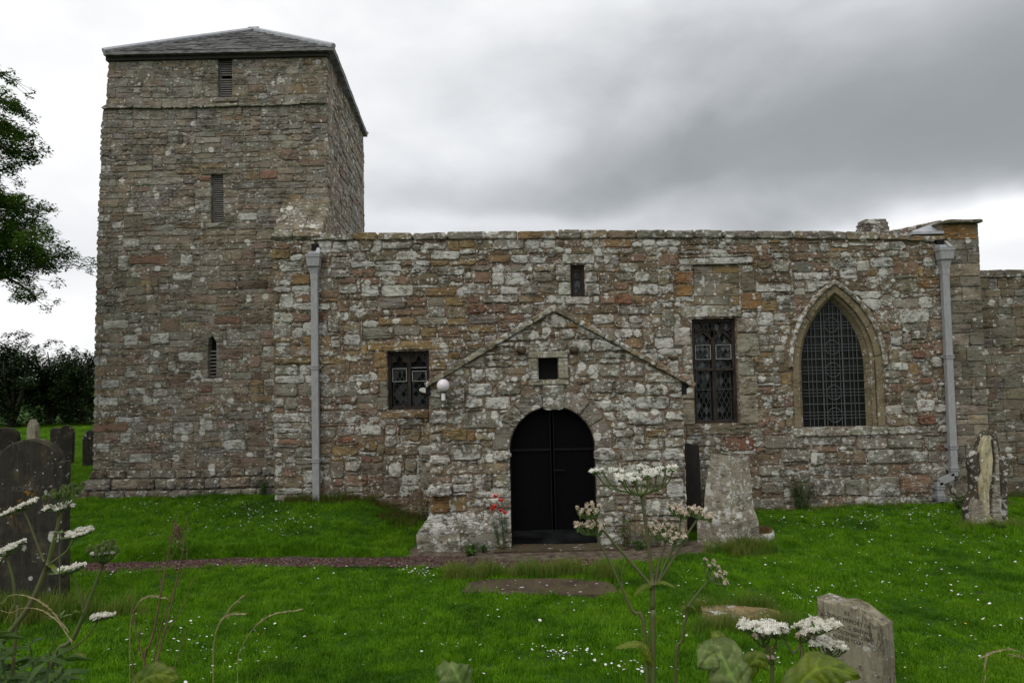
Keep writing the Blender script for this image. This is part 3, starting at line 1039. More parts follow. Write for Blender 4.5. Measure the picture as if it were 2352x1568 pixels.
# slate roof: low pyramid
eFL, eFR = at(237, 118, YT - 0.16), at(766, 106, YT - 0.16)
eBR = at(844, 312, YT + TD + 0.12)
apex = at(583, 71, YT + TD * 0.48)
ez = (eFL.z + eFR.z + eBR.z) / 3
for e in (eFL, eFR, eBR):
    e.z = ez
eBL = Vector((eFL.x + (eBR.x - eFR.x), eBR.y, ez))
rb = MB()
dz = Vector((0, 0, -0.06))
rb.add([eFL, eFR, eBR, eBL, apex, eFL + dz, eFR + dz, eBR + dz, eBL + dz],
       [(0, 1, 4), (1, 2, 4), (2, 3, 4), (3, 0, 4), (0, 5, 6, 1), (1, 6, 7, 2), (2, 7, 8, 3), (3, 8, 5, 0), (8, 7, 6, 5)])
roof = rb.build('roof', M['slate'], tower)
for A, B in ((eFL, eFR), (eFR, eBR), (eBR, eBL), (eBL, eFL)):
    nrm = (B - A).cross(apex - A).normalized()
    sb = MB()
    rows = 19
    for k in range(rows):
        t0, t1 = k / rows, min(1.0, (k + 1.25) / rows)
        P0, Q0 = A.lerp(apex, t0), B.lerp(apex, t0)
        P1, Q1 = A.lerp(apex, t1), B.lerp(apex, t1)
        n_ = max(1, int((Q0 - P0).length / 0.22))
        for j in range(n_):
            off = 0.5 * (k % 2)
            s0, s1 = max(0, (j + off - 0.5) / n_), min(1, (j + off + 0.5) / n_)
            if s1 - s0 < 0.01:
                continue
            s0 += 0.0015
            lift0, lift1 = rng.uniform(0.016, 0.028), rng.uniform(0.004, 0.008)
            a, b = P0.lerp(Q0, s0), P0.lerp(Q0, s1)
            c, d = P1.lerp(Q1, s1), P1.lerp(Q1, s0)
            sb.add([a + nrm * lift0, b + nrm * lift0, c + nrm * lift1, d + nrm * lift1, a, b], [(0, 1, 2, 3), (0, 4, 5, 1)])
    sb.build('slate', M['slate'], roof, kind='stuff')
for e in (eFL, eFR, eBR, eBL):
    h = MB()
    h.tube([e + Vector((0, 0, 0.02)), e.lerp(apex, 0.5) + Vector((0, 0, 0.03)), apex + Vector((0, 0, 0.03))], 0.055, 6)
    h.build('hip_lead', M['lead'], roof)
fb = MB()
fb.box(lx1 - 0.02, tR_x + 0.03, YT - 0.06, YT + 0.1, ez - 0.13, ez - 0.062)
fb.build('eaves_board', simple_mat('dark_eaves', (0.03, 0.025, 0.02)), roof)
h = MB()
h.tube([apex + Vector((-0.12, 0, 0.03)), apex + Vector((0.12, 0, 0.03))], 0.06, 6)
h.build('ridge_cap', M['slab'], roof)

# tower buttress with sloped weathering: flush with the nave wall
bt0, bt1 = BUT_L, at(742, 540, YN).x
zb0 = at(660, 549, YN).z
zb1 = at(705, 465, YT).z
core = MB()
core.add([(bt0 + 0.02, YN + 0.02, T_BASE), (bt1, YN + 0.02, T_BASE), (bt1, YN + 0.02, zb0), (bt0 + 0.02, YN + 0.02, zb0),
          (bt0 + 0.02, YT, T_BASE), (bt1, YT, T_BASE), (bt1, YT, zb1), (bt0 + 0.02, YT, zb1)],
         [(0, 1, 2, 3), (7, 6, 5, 4), (0, 3, 7, 4), (1, 5, 6, 2), (3, 2, 6, 7), (0, 4, 5, 1)])
buttress = core.build('buttress', M['mortar'], tower)
nrow = 6
for k in range(nrow):
    t0, t1 = k / nrow, (k + 1) / nrow + 0.02
    ya, yb = YN - 0.03 + (YT - YN) * t0, YN - 0.03 + (YT - YN) * t1
    za, zb = zb0 + (zb1 - zb0) * t0, zb0 + (zb1 - zb0) * t1
    def fs(u, w, n, ya=ya, yb=yb, za=za, zb=zb):
        t = Vector((0, yb - ya, zb - za)).normalized()
        nn = Vector((0, -t.z, t.y))
        return Vector((u, ya, za)) + t * w + nn * n
    Ls = Vector((0, yb - ya, zb - za)).length
    cuts = [bt0 - 0.02, bt1 - 0.02] if k % 2 else [bt0 - 0.02, bt0 + (bt1 - bt0) * rng.uniform(0.35, 0.7), bt1 - 0.02]
    for a, b in zip(cuts, cuts[1:]):
        V, F = stone_geo([(a + .006, 0.004), (b - .006, 0.004), (b - .006, Ls), (a + .006, Ls)], fs, -0.05, 0.05 + 0.012 * rng.random(), rng, inset=0.012)
        mesh('coping_stone', V, F, M['stone'], buttress, tint_of(rng.choice('tptp'), rng, .42))
# buttress side face stones
fr_b, lb_ = line_frame((bt0, YT), (bt0, YN))
st = []
for q in fill_courses(heights(0.35, zb0, 0.2, rng), lambda z: [(0, lb_ + 0.01)], [], 0.4, rng):
    st.append(dict(poly=q, fr=fr_b, tint=tint_of(rng.choice('tkgb'), rng), front=rng.uniform(0, 0.02), wall=buttress))
lay(st, None, 10, rng)
# ------------------------------------------------------------------ nave
rng = random.Random(23)
fN = wall_frame(YN)


def PN(px, py):
    p = at(px, py, YN)
    return (p.x, p.z)


nave = empty('church_nave', (1.0, YN, 0.0), 'long low stone nave wall pierced by four windows', 'church')
copb = [PN(718, 553), PN(1000, 551), PN(1270, 549), PN(1600, 547), PN(1900, 550), PN(2090, 552), PN(2150, 558)]       # underside of the coping
copt = [PN(718, 538), PN(1000, 534), PN(1270, 529), PN(1600, 529), PN(1900, 530), PN(2090, 540), PN(2150, 548)]


def zline(pts, x):
    if x <= pts[0][0]:
        return pts[0][1]
    for a, b in zip(pts, pts[1:]):
        if x <= b[0]:
            return a[1] + (b[1] - a[1]) * (x - a[0]) / (b[0] - a[0])
    return pts[-1][1]


NL, NR = bt0, at(2192, 800, YN).x
w1 = rect_on(YN, 0, 890, 806, 986, 941)
w2 = rect_on(YN, 0, 1311, 608, 1343, 681)
w3a, w3b = PN(1587, 732), PN(1690, 731)
w3c, w3d = PN(1698, 972), PN(1598, 973)
w3 = ((w3a[0] + w3d[0]) / 2, (w3b[0] + w3c[0]) / 2, (w3c[1] + w3d[1]) / 2, (w3a[1] + w3b[1]) / 2)
bw = rect_on(YN, 0, 1593, 608, 1698, 706)


def arch(cx, zs, a, h, n=9):
    """pointed arch from the left springing over the apex to the right springing"""
    Rr = (a * a + h * h) / (2 * a)
    left = []
    t_end = math.asin(min(1, h / Rr))
    for i in range(n + 1):
        t = t_end * i / n
        left.append((cx - a + Rr - Rr * math.cos(t), zs + Rr * math.sin(t)))
    right = [(2 * cx - x, z) for x, z in left[::-1][1:]]
    return left + right


# pointed window: opening in the wall face, glass set back
a_l, a_r = PN(1833, 975)[0], PN(2003, 975)[0]
A_CX = (PN(1838, 900)[0] + PN(2013, 900)[0]) / 2
A_HALF = (PN(2013, 900)[0] - PN(1838, 900)[0]) / 2
A_SILL = PN(1918, 981)[1]
A_SPR = PN(1918, 842)[1]
A_APX = PN(1926, 672)[1]
w4 = [(A_CX - A_HALF, A_SILL), (A_CX + A_HALF, A_SILL)] + arch(A_CX, A_SPR, A_HALF, A_APX - A_SPR)[::-1]
N_BASE = -0.35
outer = [(NL, N_BASE), (NR, N_BASE), (NR, zline(copb, NR))] + [p for p in copb[::-1] if NL < p[0] < NR] + [(NL, zline(copb, NL))]
rp = lambda r: [(r[0], r[2]), (r[1], r[2]), (r[1], r[3]), (r[0], r[3])]
core = MB()
slab_holes(core, outer, [rp(w1), rp(w2), rp(w3), rp(bw), w4], fN, -0.7, -0.010)
nwall = core.build('wall', M['mortar'], nave)
core = MB()
core.box(bw[0] - .05, bw[1] + .05, YN + 0.055, YN + 0.3, bw[2] - .05, bw[3] + .05)
core.build('window_blocking', M['mortar'], nave)
# blocked window infill is a shallow recess in front of which nothing stands; the stones there sit deeper
N_SPEC = [
    (3, 60, 935, 750, 1008, 'g', .4), (3, 700, 1030, 805, 1085, 'g', .05), (3, 560, 1090, 690, 1170, 'g', .4), (3, 560, 1175, 690, 1280, 'r', .3),
    (0, 872, 944, 985, 960, 'g', .4),
    (3, 905, 380, 1045, 475, 'r', .2), (3, 375, 595, 535, 668, 'r', .05), (3, 865, 565, 962, 628, 'r', .2), (3, 860, 640, 1005, 710, 'R', .1), (3, 1007, 640, 1185, 710, 'r', .25),
    (3, 1112, 725, 1310, 788, 'r', .25), (3, 625, 830, 815, 910, 'r', .15), (3, 2040, 470, 2145, 528, 'r', .2), (3, 2050, 560, 2180, 645, 'R', .03), (3, 2150, 235, 2285, 300, 'r', .05),
    (3, 260, 690, 410, 742, 'r', .1), (3, 415, 680, 540, 740, 'r', .1), (3, 1020, 250, 1200, 312, 'g', .1), (3, 490, 835, 612, 910, 'g', .1), (3, 150, 750, 440, 812, 'g', .35),
    (3, 520, 510, 770, 578, 'g', .1), (3, 680, 585, 840, 657, 'g', .05), (3, 870, 810, 1090, 868, 'g', .5), (3, 400, 400, 630, 490, 'b', .3),
    (3, 175, 495, 430, 588, 'W', .7), (3, 15, 495, 155, 590, 'w', .95), (3, 835, 475, 1000, 560, 'w', .95), (3, 1060, 390, 1155, 495, 'W', .9), (3, 1160, 390, 1325, 492, 'w', .95),
    (3, 970, 572, 1265, 628, 'w', .7), (3, 1125, 505, 1268, 562, 'w', .95), (3, 1865, 728, 2040, 806, 'W', .5), (3, 2155, 738, 2262, 796, 'W', .6), (3, 890, 872, 962, 932, 'W', .7), (3, 1200, 798, 1262, 855, 'W', .5),
    (3, 2090, 190, 2190, 242, 'W', .6), (3, 848, 385, 892, 445, 'W', .6), (3, 1572, 185, 1637, 230, 'W', .6), (3, 995, 890, 1095, 972, 'W', .7),
    (3, 150, 595, 362, 686, 'k', .1), (3, 550, 592, 677, 667, 'k', .1), (3, 25, 832, 273, 922, 'k', .15), (3, 277, 820, 482, 897, 'k', .15), (3, 875, 727, 1108, 797, 'k', .25), (3, 1390, 387, 1562, 462, 'k', .15),
    (3, 1282, 487, 1428, 562, 'k', .15), (3, 1437, 477, 1568, 556, 'k', .15), (3, 1192, 647, 1385, 718, 'k', .5), (3, 1715, 657, 2060, 722, 'b', .35), (3, 2077, 662, 2325, 727, 'k', .4), (3, 850, 940, 970, 1000, 'g', .3),
    (3, 1350, 195, 1470, 232, 'w', .9), (3, 180, 150, 412, 205, 'w', .8), (3, 512, 150, 700, 205, 'w', .8), (3, 800, 195, 925, 245, 'w', .9), (3, 935, 205, 1035, 245, 'w', .9), (3, 120, 330, 330, 385, 'w', .85), (3, 1360, 250, 1490, 315, 'w', .9), (3, 1210, 250, 1345, 315, 'w', .9),
    (3, 2060, 395, 2190, 455, 'k', .5), (3, 2200, 380, 2320, 460, 'w', .9), (3, 1390, 575, 1475, 630, 'g', .1), (3, 1275, 575, 1385, 630, 't', .3), (3, 1490, 570, 1640, 640, 'w', .7), (3, 460, 750, 690, 815, 'k', .3), (3, 700, 755, 860, 812, 'g', .3),
    # around the tiny upper window
    (3, 1622, 240, 1880, 320, 'w', .95), (3, 1570, 325, 1688, 462, 'k', .75), (3, 1590, 467, 1688, 577, 'W', .6), (3, 1804, 325, 1870, 380, 'k', .7), (3, 1804, 383, 1903, 470, 'w', .7), (3, 1804, 474, 1922, 572, 'w', .7), (3, 1648, 583, 1842, 645, 'W', .5), (3, 1870, 578, 1920, 632, 'W', .6), (3, 1932, 470, 2005, 545, 'k', .1), (3, 1930, 575, 2045, 637, 'r', .3),
    # blocked window and tall window
    (5, 130, 248, 500, 284, 'w', .95), (5, 105, 320, 200, 380, 'G', .03), (5, 110, 383, 200, 445, 'G', .03), (5, 442, 330, 512, 422, 'o', .1), (5, 442, 426, 545, 510, 'G', .25), (5, 30, 228, 80, 290, 'r', .05), (5, 84, 225, 128, 290, 'r', .05), (5, 442, 288, 505, 327, 'w', .8),
    (5, 140, 490, 450, 549, 'p', .6), (5, 105, 600, 187, 690, 'W', .7), (5, 150, 693, 197, 830, 'p', .5), (5, 418, 555, 522, 625, 'p', .4), (5, 420, 630, 532, 745, 'p', .1), (5, 425, 748, 507, 842, 'p', .12), (5, 430, 845, 522, 935, 'p', .1), (5, 435, 940, 527, 1085, 'p', .08), (5, 163, 1090, 487, 1138, 'o', .15), (5, 140, 835, 206, 960, 'p', .1), (5, 140, 963, 209, 1088, 'p', .1),
    # right of the tall window
    (5, 555, 1142, 755, 1210, 'k', .4), (5, 640, 1217, 785, 1275, 'k', .5), (5, 790, 1228, 865, 1290, 'w', .8), (5, 927, 1217, 1065, 1285, 't', .35), (5, 1075, 1212, 1307, 1282, 'k', .4), (5, 1020, 1152, 1172, 1210, 'k', .4), (5, 1177, 1142, 1350, 1207, 'k', .4), (5, 340, 1152, 512, 1220, 'R', .35), (5, 820, 1357, 962, 1442, 'k', .5),
    (5, 967, 1362, 1077, 1442, 'k', .25), (5, 1082, 1352, 1237, 1447, 'k', .5), (5, 1242, 1347, 1387, 1432, 'r', .35), (5, 1015, 1450, 1200, 1500, 'w', .8), (5, 900, 1292, 1012, 1347, 'k', .5), (5, 530, 1292, 662, 1347, 'k', .4), (5, 1300, 707, 1367, 757, 'R', .1), (5, 1332, 1040, 1417, 1090, 'R', .15), (5, 1345, 850, 1402, 882, 'R', .15),
    (5, 1167, 987, 1252, 1037, 'W', .6), (5, 1190, 612, 1250, 690, 'w', .9), (5, 710, 402, 767, 437, 'W', .6), (5, 620, 437, 707, 487, 'w', .8), (5, 1025, 260, 1087, 314, 'W', .6), (5, 1235, 217, 1287, 252, 'W', .6), (5, 600, 267, 682, 322, 'w', .9), (5, 520, 337, 672, 377, 'b', .2), (5, 815, 272, 887, 317, 'r', .2), (5, 690, 227, 782, 264, 'b', .2),
    (5, 700, 270, 807, 322, 'K', .1), (5, 512, 387, 692, 432, 'w', .8), (5, 605, 530, 665, 570, 'W', .6), (5, 520, 845, 640, 880, 'k', .5), (5, 645, 490, 760, 530, 'k', .5), (5, 1105, 858, 1250, 888, 'k', .2), (5, 1285, 1045, 1330, 1090, 'p', .5),
    (5, 1215, 455, 1335, 500, 'p', .3), (5, 1185, 665, 1245, 702, 'W', .6), (5, 1400, 745, 1450, 800, 'W', .5), (5, 1365, 1145, 1425, 1205, 'w', .7), (5, 1430, 900, 1470, 960, 'w', .6), (5, 545, 940, 600, 1000, 'w', .8), (5, 280, 0, 281, 1, 'k', .1),
    # by the left downpipe
    (2, 1070, 387, 1140, 440, 'W', .5), (2, 1145, 392, 1235, 436, 'r', .1), (2, 1040, 627, 1238, 660, 'g', .1), (2, 1282, 627, 1422, 660, 'g', .25), (2, 1035, 765, 1165, 832, 'k', .08), (2, 1167, 767, 1240, 835, 'k', .25), (2, 1097, 837, 1165, 905, 'k', .1), (2, 1035, 840, 1092, 890, 'W', .3), (2, 1030, 922, 1240, 972, 'w', .8),
    (2, 1282, 912, 1480, 977, 'k', .6), (2, 1035, 1060, 1172, 1092, 'r', .25), (2, 1372, 1050, 1472, 1087, 'R', .1), (2, 1415, 1182, 1497, 1237, 'W', .4), (2, 1285, 762, 1480, 837, 'k', .5), (2, 1340, 1182, 1412, 1272, 'k', .2), (2, 1340, 530, 1392, 577, 'W', .5), (2, 1410, 507, 1502, 562, 'w', .9), (2, 1282, 267, 1382, 312, 'r', .2),
    (2, 1340, 92, 1450, 157, 'k', .6), (2, 1130, 182, 1237, 237, 'g', .05), (2, 1040, 1357, 1250, 1425, 'W', .4), (2, 1385, 235, 1480, 290, 'w', .8), (2, 1340, 330, 1375, 380, 'W', .8), (2, 1380, 320, 1440, 385, 'r', .2), (2, 1015, 50, 1120, 100, 'g', .2),
]
stones, blocks = [], []
OPEN = [w1, w2, w3]
ring_l = arch(A_CX, A_SPR, A_HALF + 0.36, A_APX - A_SPR + 0.36)


def in_arch_zone(r):
    def hw(z, ext):
        if z < A_SPR:
            return A_HALF + 0.15
        a, h = A_HALF + ext, A_APX - A_SPR + ext
        if z > A_SPR + h:
            return 0
        Rr = (a * a + h * h) / (2 * a)
        return a - Rr + math.sqrt(max(0, Rr * Rr - (z - A_SPR) ** 2))
    if r[3] < A_SILL:
        return False
    m = max(hw(max(r[2], A_SILL), 0.22), hw(r[3], 0.22))
    return r[1] > A_CX - m and r[0] < A_CX + m


for z_, x0, y0, x1, y1, code, li in N_SPEC:
    r = rect_on(YN, z_, x0, y0, x1, y1)
    if r[1] - r[0] < 0.02:
        continue
    clash = [b for b in blocks + OPEN if not (r[1] <= b[0] + .012 or r[0] >= b[1] - .012 or r[3] <= b[2] + .012 or r[2] >= b[3] - .012)]
    r = list(r)
    for b in clash:                                   # trim the smaller overlap away
        ov = [(r[1] - b[0], 1, b[0]), (b[1] - r[0], 0, b[1]), (r[3] - b[2], 3, b[2]), (b[3] - r[2], 2, b[3])]
        ov.sort()
        r[ov[0][1]] = ov[0][2]
    if r[1] - r[0] < 0.07 or r[3] - r[2] < 0.05 or in_arch_zone(r):
        continue
    r = tuple(r)
    blocks.append(r)
    edge_open = any(abs(r[0] - o[1]) < .03 or abs(r[1] - o[0]) < .03 or abs(r[2] - o[3]) < .03 or abs(r[3] - o[2]) < .03 for o in OPEN) and any(r[0] < o[1] + .3 and r[1] > o[0] - .3 and r[2] < o[3] + .2 and r[3] > o[2] - .2 for o in OPEN)
    stones.append(dict(poly=rect_poly(r) if edge_open else wobble(rect_poly(r)), fr=fN, tint=tint_of(code, rng, li), front=0.022 if edge_open else rng.uniform(0.004, 0.03), wall=nwall, back=-0.16 if edge_open else -0.05, corner=0.014 if edge_open else 0.032, jit=0.004 if edge_open else 0.008))
# infill of the blocked window, set back under its drip stone
for x0, y0, x1, y1, code, li in ((203, 290, 300, 326, 'k', .1), (300, 290, 437, 326, 'g', .05), (203, 326, 345, 376, 'k', .3), (345, 326, 437, 376, 'o', .15), (203, 376, 320, 441, 'k', .3), (320, 376, 437, 441, 't', .15), (203, 441, 272, 484, 't', .15), (272, 441, 382, 484, 'k', .2), (382, 441, 437, 484, 'g', .1)):
    r = rect_on(YN, 5, x0, y0, x1, y1)
    stones.append(dict(poly=rect_poly(r, 0.003), fr=fN, tint=tint_of(code, rng, li), front=-0.035, wall=nwall, back=-0.08, corner=0.012, inset=0.006, jit=0.003))
    blocks.append(r)
blocks += OPEN
# window reveals: jamb stones where none is listed
for o, codes in ((w1, 'ggkg'), (w3, 'pppk')):
    for side in (0, 1):
        zz = heights(o[2], o[3], 0.3, rng)
        for a, b in zip(zz, zz[1:]):
            w = rng.uniform(0.14, 0.3)
            r = (o[0] - w, o[0], a, b) if side == 0 else (o[1], o[1] + w, a, b)
            if any(not (r[1] <= q[0] + .02 or r[0] >= q[1] - .02 or r[3] <= q[2] + .02 or r[2] >= q[3] - .02) for q in blocks):
                continue
            blocks.append(r)
            stones.append(dict(poly=rect_poly(r, 0.004), fr=fN, tint=tint_of(rng.choice(codes), rng, .25), front=0.018, wall=nwall, back=-0.16, corner=0.012, jit=0.003))


# pointed window jambs and the course filler's intervals
def arch_half(z, ext):
    a, h = A_HALF + ext, A_APX - A_SPR + ext
    if z < A_SPR:
        return A_HALF + 0.14
    if z > A_SPR + h - 0.005:
        return 0.0
    Rr = (a * a + h * h) / (2 * a)
    return a - Rr + math.sqrt(max(0, Rr * Rr - (z - A_SPR) ** 2))


def porch_gable_half():
    pass


P_L, P_R = at(985, 980, YP).x, at(1573, 980, YP).x
gp_apex, gp_l, gp_r = at(1272, 706, YP), at(976, 881, YP), at(1598, 879, YP)


def n_int(z):
    hw = 0.0
    if A_SILL - 0.16 < z:
        hw = arch_half(z, 0.27) if z >= A_SILL else A_HALF + 0.18
    if z < A_SILL - 0.0 and z > A_SILL - 0.16:
        hw = A_HALF + 0.18
    if hw > 0:
        return [(NL, A_CX - hw), (A_CX + hw, NR)]
    return [(NL, NR)]


# hidden behind the porch: no stones needed there
p0 = at(1010, 900, YN).x
hid = (at(1050, 1000, YN).x, at(1500, 1000, YN).x, -0.4, 2.35)
blocks.append(hid)


def n_code(rng, x, z):
    if x > 5.0 and z < 2.0:
        return rng.choice('kkkkwwtkkrK')
    if z > 3.6:
        return rng.choice('kkbbtwgokbrw' + ('r' if rng.random() < .5 else 'g'))
    return rng.choice('kkrwwtkbktrwKtg' + ('r' if rng.random() < .6 else 'g') + ('W' if rng.random() < 0.35 else 'k'))


ztop = max(p[1] for p in copb)


def n_ok(r):
    if in_arch_zone((r[0] - .1, r[1] + .1, r[2], r[3])) or (A_SILL - .2 < r[3] and r[2] < A_SPR and r[1] > A_CX - A_HALF - .2 and r[0] < A_CX + A_HALF + .2):
        return False
    return r[1] < NR - .05 and r[3] < zline(copb, r[0]) - .1


for r in odd_blocks(70, NL, NR, 0.0, ztop, blocks, rng, n_ok):
    blocks.append(r)
    code = n_code(rng, r[0], r[2])
    stones.append(dict(poly=wobble(rect_poly(r, 0.008), 0.02), fr=fN, tint=tint_of(code, rng, min(1, LICH[code] * 1.4 + .1)), front=rng.uniform(0.0, 0.026), wall=nwall, back=-0.06, corner=0.045, jit=0.014))
zs = heights(-0.12, ztop, 0.196, rng, 0.38)
for q in fill_courses(zs, n_int, blocks, 0.40, rng, gap=0.009):
    xc = sum(p[0] for p in q) / 4
    cut = zline(copb, xc) - 0.006
    if q[0][1] > cut - 0.04:
        continue
    q = [(x, min(z, cut)) for x, z in q]
    zc = (q[0][1] + q[2][1]) / 2
    code = n_code(rng, xc, zc)
    pipe = False
    stones.append(dict(poly=wobble(q, 0.02), fr=fN, tint=tint_of(code, rng, min(1, LICH[code] * 1.35 + rng.uniform(0, .22))), front=rng.uniform(-0.002, 0.022), wall=nwall, back=-0.06, corner=0.04, jit=0.013, inset=0.013))
# sill of the pointed window
r = (A_CX - A_HALF - 0.17, A_CX + A_HALF + 0.17, A_SILL - 0.15, A_SILL - 0.0)
cuts = [r[0], r[0] + 0.42, r[0] + 1.05, r[1]]
for a, b in zip(cuts, cuts[1:]):
    stones.append(dict(poly=[(a + .005, r[2]), (b - .005, r[2]), (b - .005, r[3]), (a + .005, r[3])], fr=fN, tint=tint_of('p', rng, .6), front=0.05, wall=nwall, back=-0.3, name='sill_stone'))
lay(stones, None, 290, rng)

# jambs and arch of the pointed window, in three orders
window = None
def voussoirs(parent, inner, outer, n0, n1, mat, name, per, rng, gap=0.004, chamfer=0.012, inner_n=None):
    """blocks between two polylines with the same number of points"""
    i = 0
    N = len(inner)
    while i < N - 1:
        j = min(N - 1, i + per)
        poly = inner[i:j + 1] + outer[i:j + 1][::-1]
        c = (sum(p[0] for p in poly) / len(poly), sum(p[1] for p in poly) / len(poly))
        poly = [(x + (c[0] - x) * gap / max(0.05, math.hypot(c[0] - x, c[1] - z)), z + (c[1] - z) * gap / max(0.05, math.hypot(c[0] - x, c[1] - z))) for x, z in poly]
        mb = MB()
        prism(mb, poly, fN, n0, n1 + rng.uniform(-0.003, 0.004), chamfer)
        mb.build(name, mat, parent)
        i = j


gdep = 0.20
gin = 0.120                               # how far the opening narrows towards the glass
pw = MB()
G_HALF, G_APX = A_HALF - gin, A_APX - gin * 1.05
g_out = [(A_CX - G_HALF, A_SILL)] + arch(A_CX, A_SPR, G_HALF, G_APX - A_SPR) + [(A_CX + G_HALF, A_SILL)]
prism(pw, [(x, z) for x, z in g_out], wall_frame(YN + gdep), -0.02, 0.0)
pointed = pw.build('pointed_window', M['glass_dark'], nave)
# splayed reveal: strips from the outer opening to the glass
op = [(A_CX - A_HALF, A_SILL)] + arch(A_CX, A_SPR, A_HALF, A_APX - A_SPR) + [(A_CX + A_HALF, A_SILL)]
mid_half = A_HALF - gin * 0.45
md = [(A_CX - mid_half, A_SILL)] + arch(A_CX, A_SPR, mid_half, A_APX - gin * 0.5 - A_SPR) + [(A_CX + mid_half, A_SILL)]
rings = [([(x, z) for x, z in op], 0.012), (op, -0.03), (md, -0.07), (md, -0.10), (g_out, -gdep + 0.004)]
V, F = [], []
n_ = len(op)
for pl, d in rings:
    V += [fN(x, z, d) for x, z in pl]
for k in range(len(rings) - 1):
    for i in range(n_ - 1):
        F.append((k * n_ + i, k * n_ + i + 1, (k + 1) * n_ + i + 1, (k + 1) * n_ + i))
rv = mesh('reveal', V, F, M['dressed'], pointed)
# jamb and arch face, then the hood mould
face = [(A_CX - A_HALF - 0.13, A_SILL)] + arch(A_CX, A_SPR, A_HALF + 0.13, A_APX - A_SPR + 0.15) + [(A_CX + A_HALF + 0.13, A_SILL)]
voussoirs(pointed, op, face, -0.3, 0.022, M['dressed'], 'voussoir', 3, rng)
h0 = arch(A_CX, A_SPR, A_HALF + 0.135, A_APX - A_SPR + 0.155)
h1 = arch(A_CX, A_SPR, A_HALF + 0.215, A_APX - A_SPR + 0.245)
M['hood'] = stone_mat('hood_mould_stone', base=(0.25, 0.21, 0.15, 0.62), rel=0.5)
voussoirs(pointed, h0, h1, -0.05, 0.085, M['hood'], 'hood_stone', 3, rng, chamfer=0.03)
# leading: grid and circles just in front of the glass
ld = MB()
Yg = YN + gdep - 0.025


def inside(x, z):
    if z < A_SILL or z > G_APX:
        return False
    if z < A_SPR:
        return abs(x - A_CX) < G_HALF
    a, h = G_HALF, G_APX - A_SPR
    Rr = (a * a + h * h) / (2 * a)
    v = Rr * Rr - (z - A_SPR) ** 2
    return v > 0 and abs(x - A_CX) < a - Rr + math.sqrt(v)


def vbar(x, w):
    zt = A_SILL
    while inside(x, zt + 0.01):
        zt += 0.01
    if zt > A_SILL + 0.05:
        ld.box(x - w / 2, x + w / 2, Yg, Yg + 0.012, A_SILL, zt)


def hbar(z, w):
    x = A_CX
    while inside(x + 0.01, z):
        x += 0.01
    if x > A_CX + 0.03:
        ld.box(2 * A_CX - x, x, Yg - 0.004, Yg + 0.009, z - w / 2, z + w / 2)


g0, g1 = A_CX - G_HALF, A_CX + G_HALF
third = (g1 - g0) / 3.05
c1, c2 = A_CX - third / 2, A_CX + third / 2
for x in (c1, c2):
    vbar(x, 0.022)
for base in ((g0 + c1) / 2, A_CX, (c2 + g1) / 2):
    for o in ((-0.075, 0, 0.075) if base != A_CX else (-0.135, -0.035, 0.035, 0.135)):
        vbar(base + o, 0.011)
pitch = (at(1911, 798, YN + gdep).z - at(1917, 952.6, YN + gdep).z) / 3
zc0 = at(1917, 952.6, YN + gdep).z
for k in range(6):
    zc = zc0 + pitch * k
    for o in (-0.06, 0.0, 0.06):
        hbar(zc + o, 0.011)
    hbar(zc + pitch / 2, 0.016)
    if inside(A_CX + 0.14, zc):
        cp = [(A_CX + 0.135 * math.cos(t), Yg - 0.004, zc + 0.135 * math.sin(t)) for t in [i * math.pi / 10 for i in range(21)]]
        ld.tube(cp, 0.008, 4, False)
ld.build('leading', M['iron'], pointed)


# ---- timber windows
def diamonds(parent, x0, x1, z0, z1, Y, dw, dh, mats, rng, lead_parent, mb, top=None):
    """individual diamond panes clipped to the light, with the lead cames between them"""
    nx = max(1, round((x1 - x0) / dw))
    dw = (x1 - x0) / nx
    nz = max(1, round((z1 - z0) / dh))
    dh = (z1 - z0) / nz
    for i in range(-1, 2 * nx + 1):
        for j in range(-1, 2 * nz + 1):
            if (i + j) % 2:
                continue
            cx, cz = x0 + (i + 1) * dw / 2, z0 + (j + 1) * dh / 2
            poly = [(cx, cz - dh / 2), (cx + dw / 2, cz), (cx, cz + dh / 2), (cx - dw / 2, cz)]
            poly = clip(poly, x0, x1, z0, z1)
            if len(poly) < 3 or area_of(poly) < 0.0004:
                continue
            ax, az_ = rng.gauss(0, 0.022), rng.gauss(0, 0.03)
            V = [(x, Y + (x - cx) * ax + (z - cz) * az_, z) for x, z in poly]
            V += [(x, y + 0.004, z) for x, y, z in V]
            n = len(poly)
            F = [tuple(range(n)), tuple(range(n, 2 * n))[::-1]] + [(k, n + k, n + (k + 1) % n, (k + 1) % n) for k in range(n)]
            mesh('pane', V, F, rng.choices((M['glass'], M['glass_pale']), mats)[0], parent)
    for s in (-1, 1):
        for k in range(-nz * 2, nx * 2 + nz * 2 + 1):
            # lines through x = x0 + k*dw/2 ... at slope dh/dw
            pts = []
            xa = x0 + k * dw + (dw / 2)
            for tz in (0, 1):
                z = z0 + (z1 - z0) * tz
                pts.append((xa + s * (z - z0) / dh * dw, z))
            seg = clip_seg(pts[0], pts[1], x0, x1, z0, z1)
            if seg:
                (ax, az_), (bx, bz) = seg
                if math.hypot(ax - bx, az_ - bz) > 0.02:
                    mb.quadbox((ax, Y - 0.006, az_), (bx, Y - 0.006, bz), 0.0085, 0.008, (0, 1, 0))
    for xx in (x0, x1):
        mb.box(xx - 0.005, xx + 0.005, Y - 0.01, Y, z0, z1)
    for zz in (z0, z1):
        mb.box(x0, x1, Y - 0.01, Y, zz - 0.005, zz + 0.005)


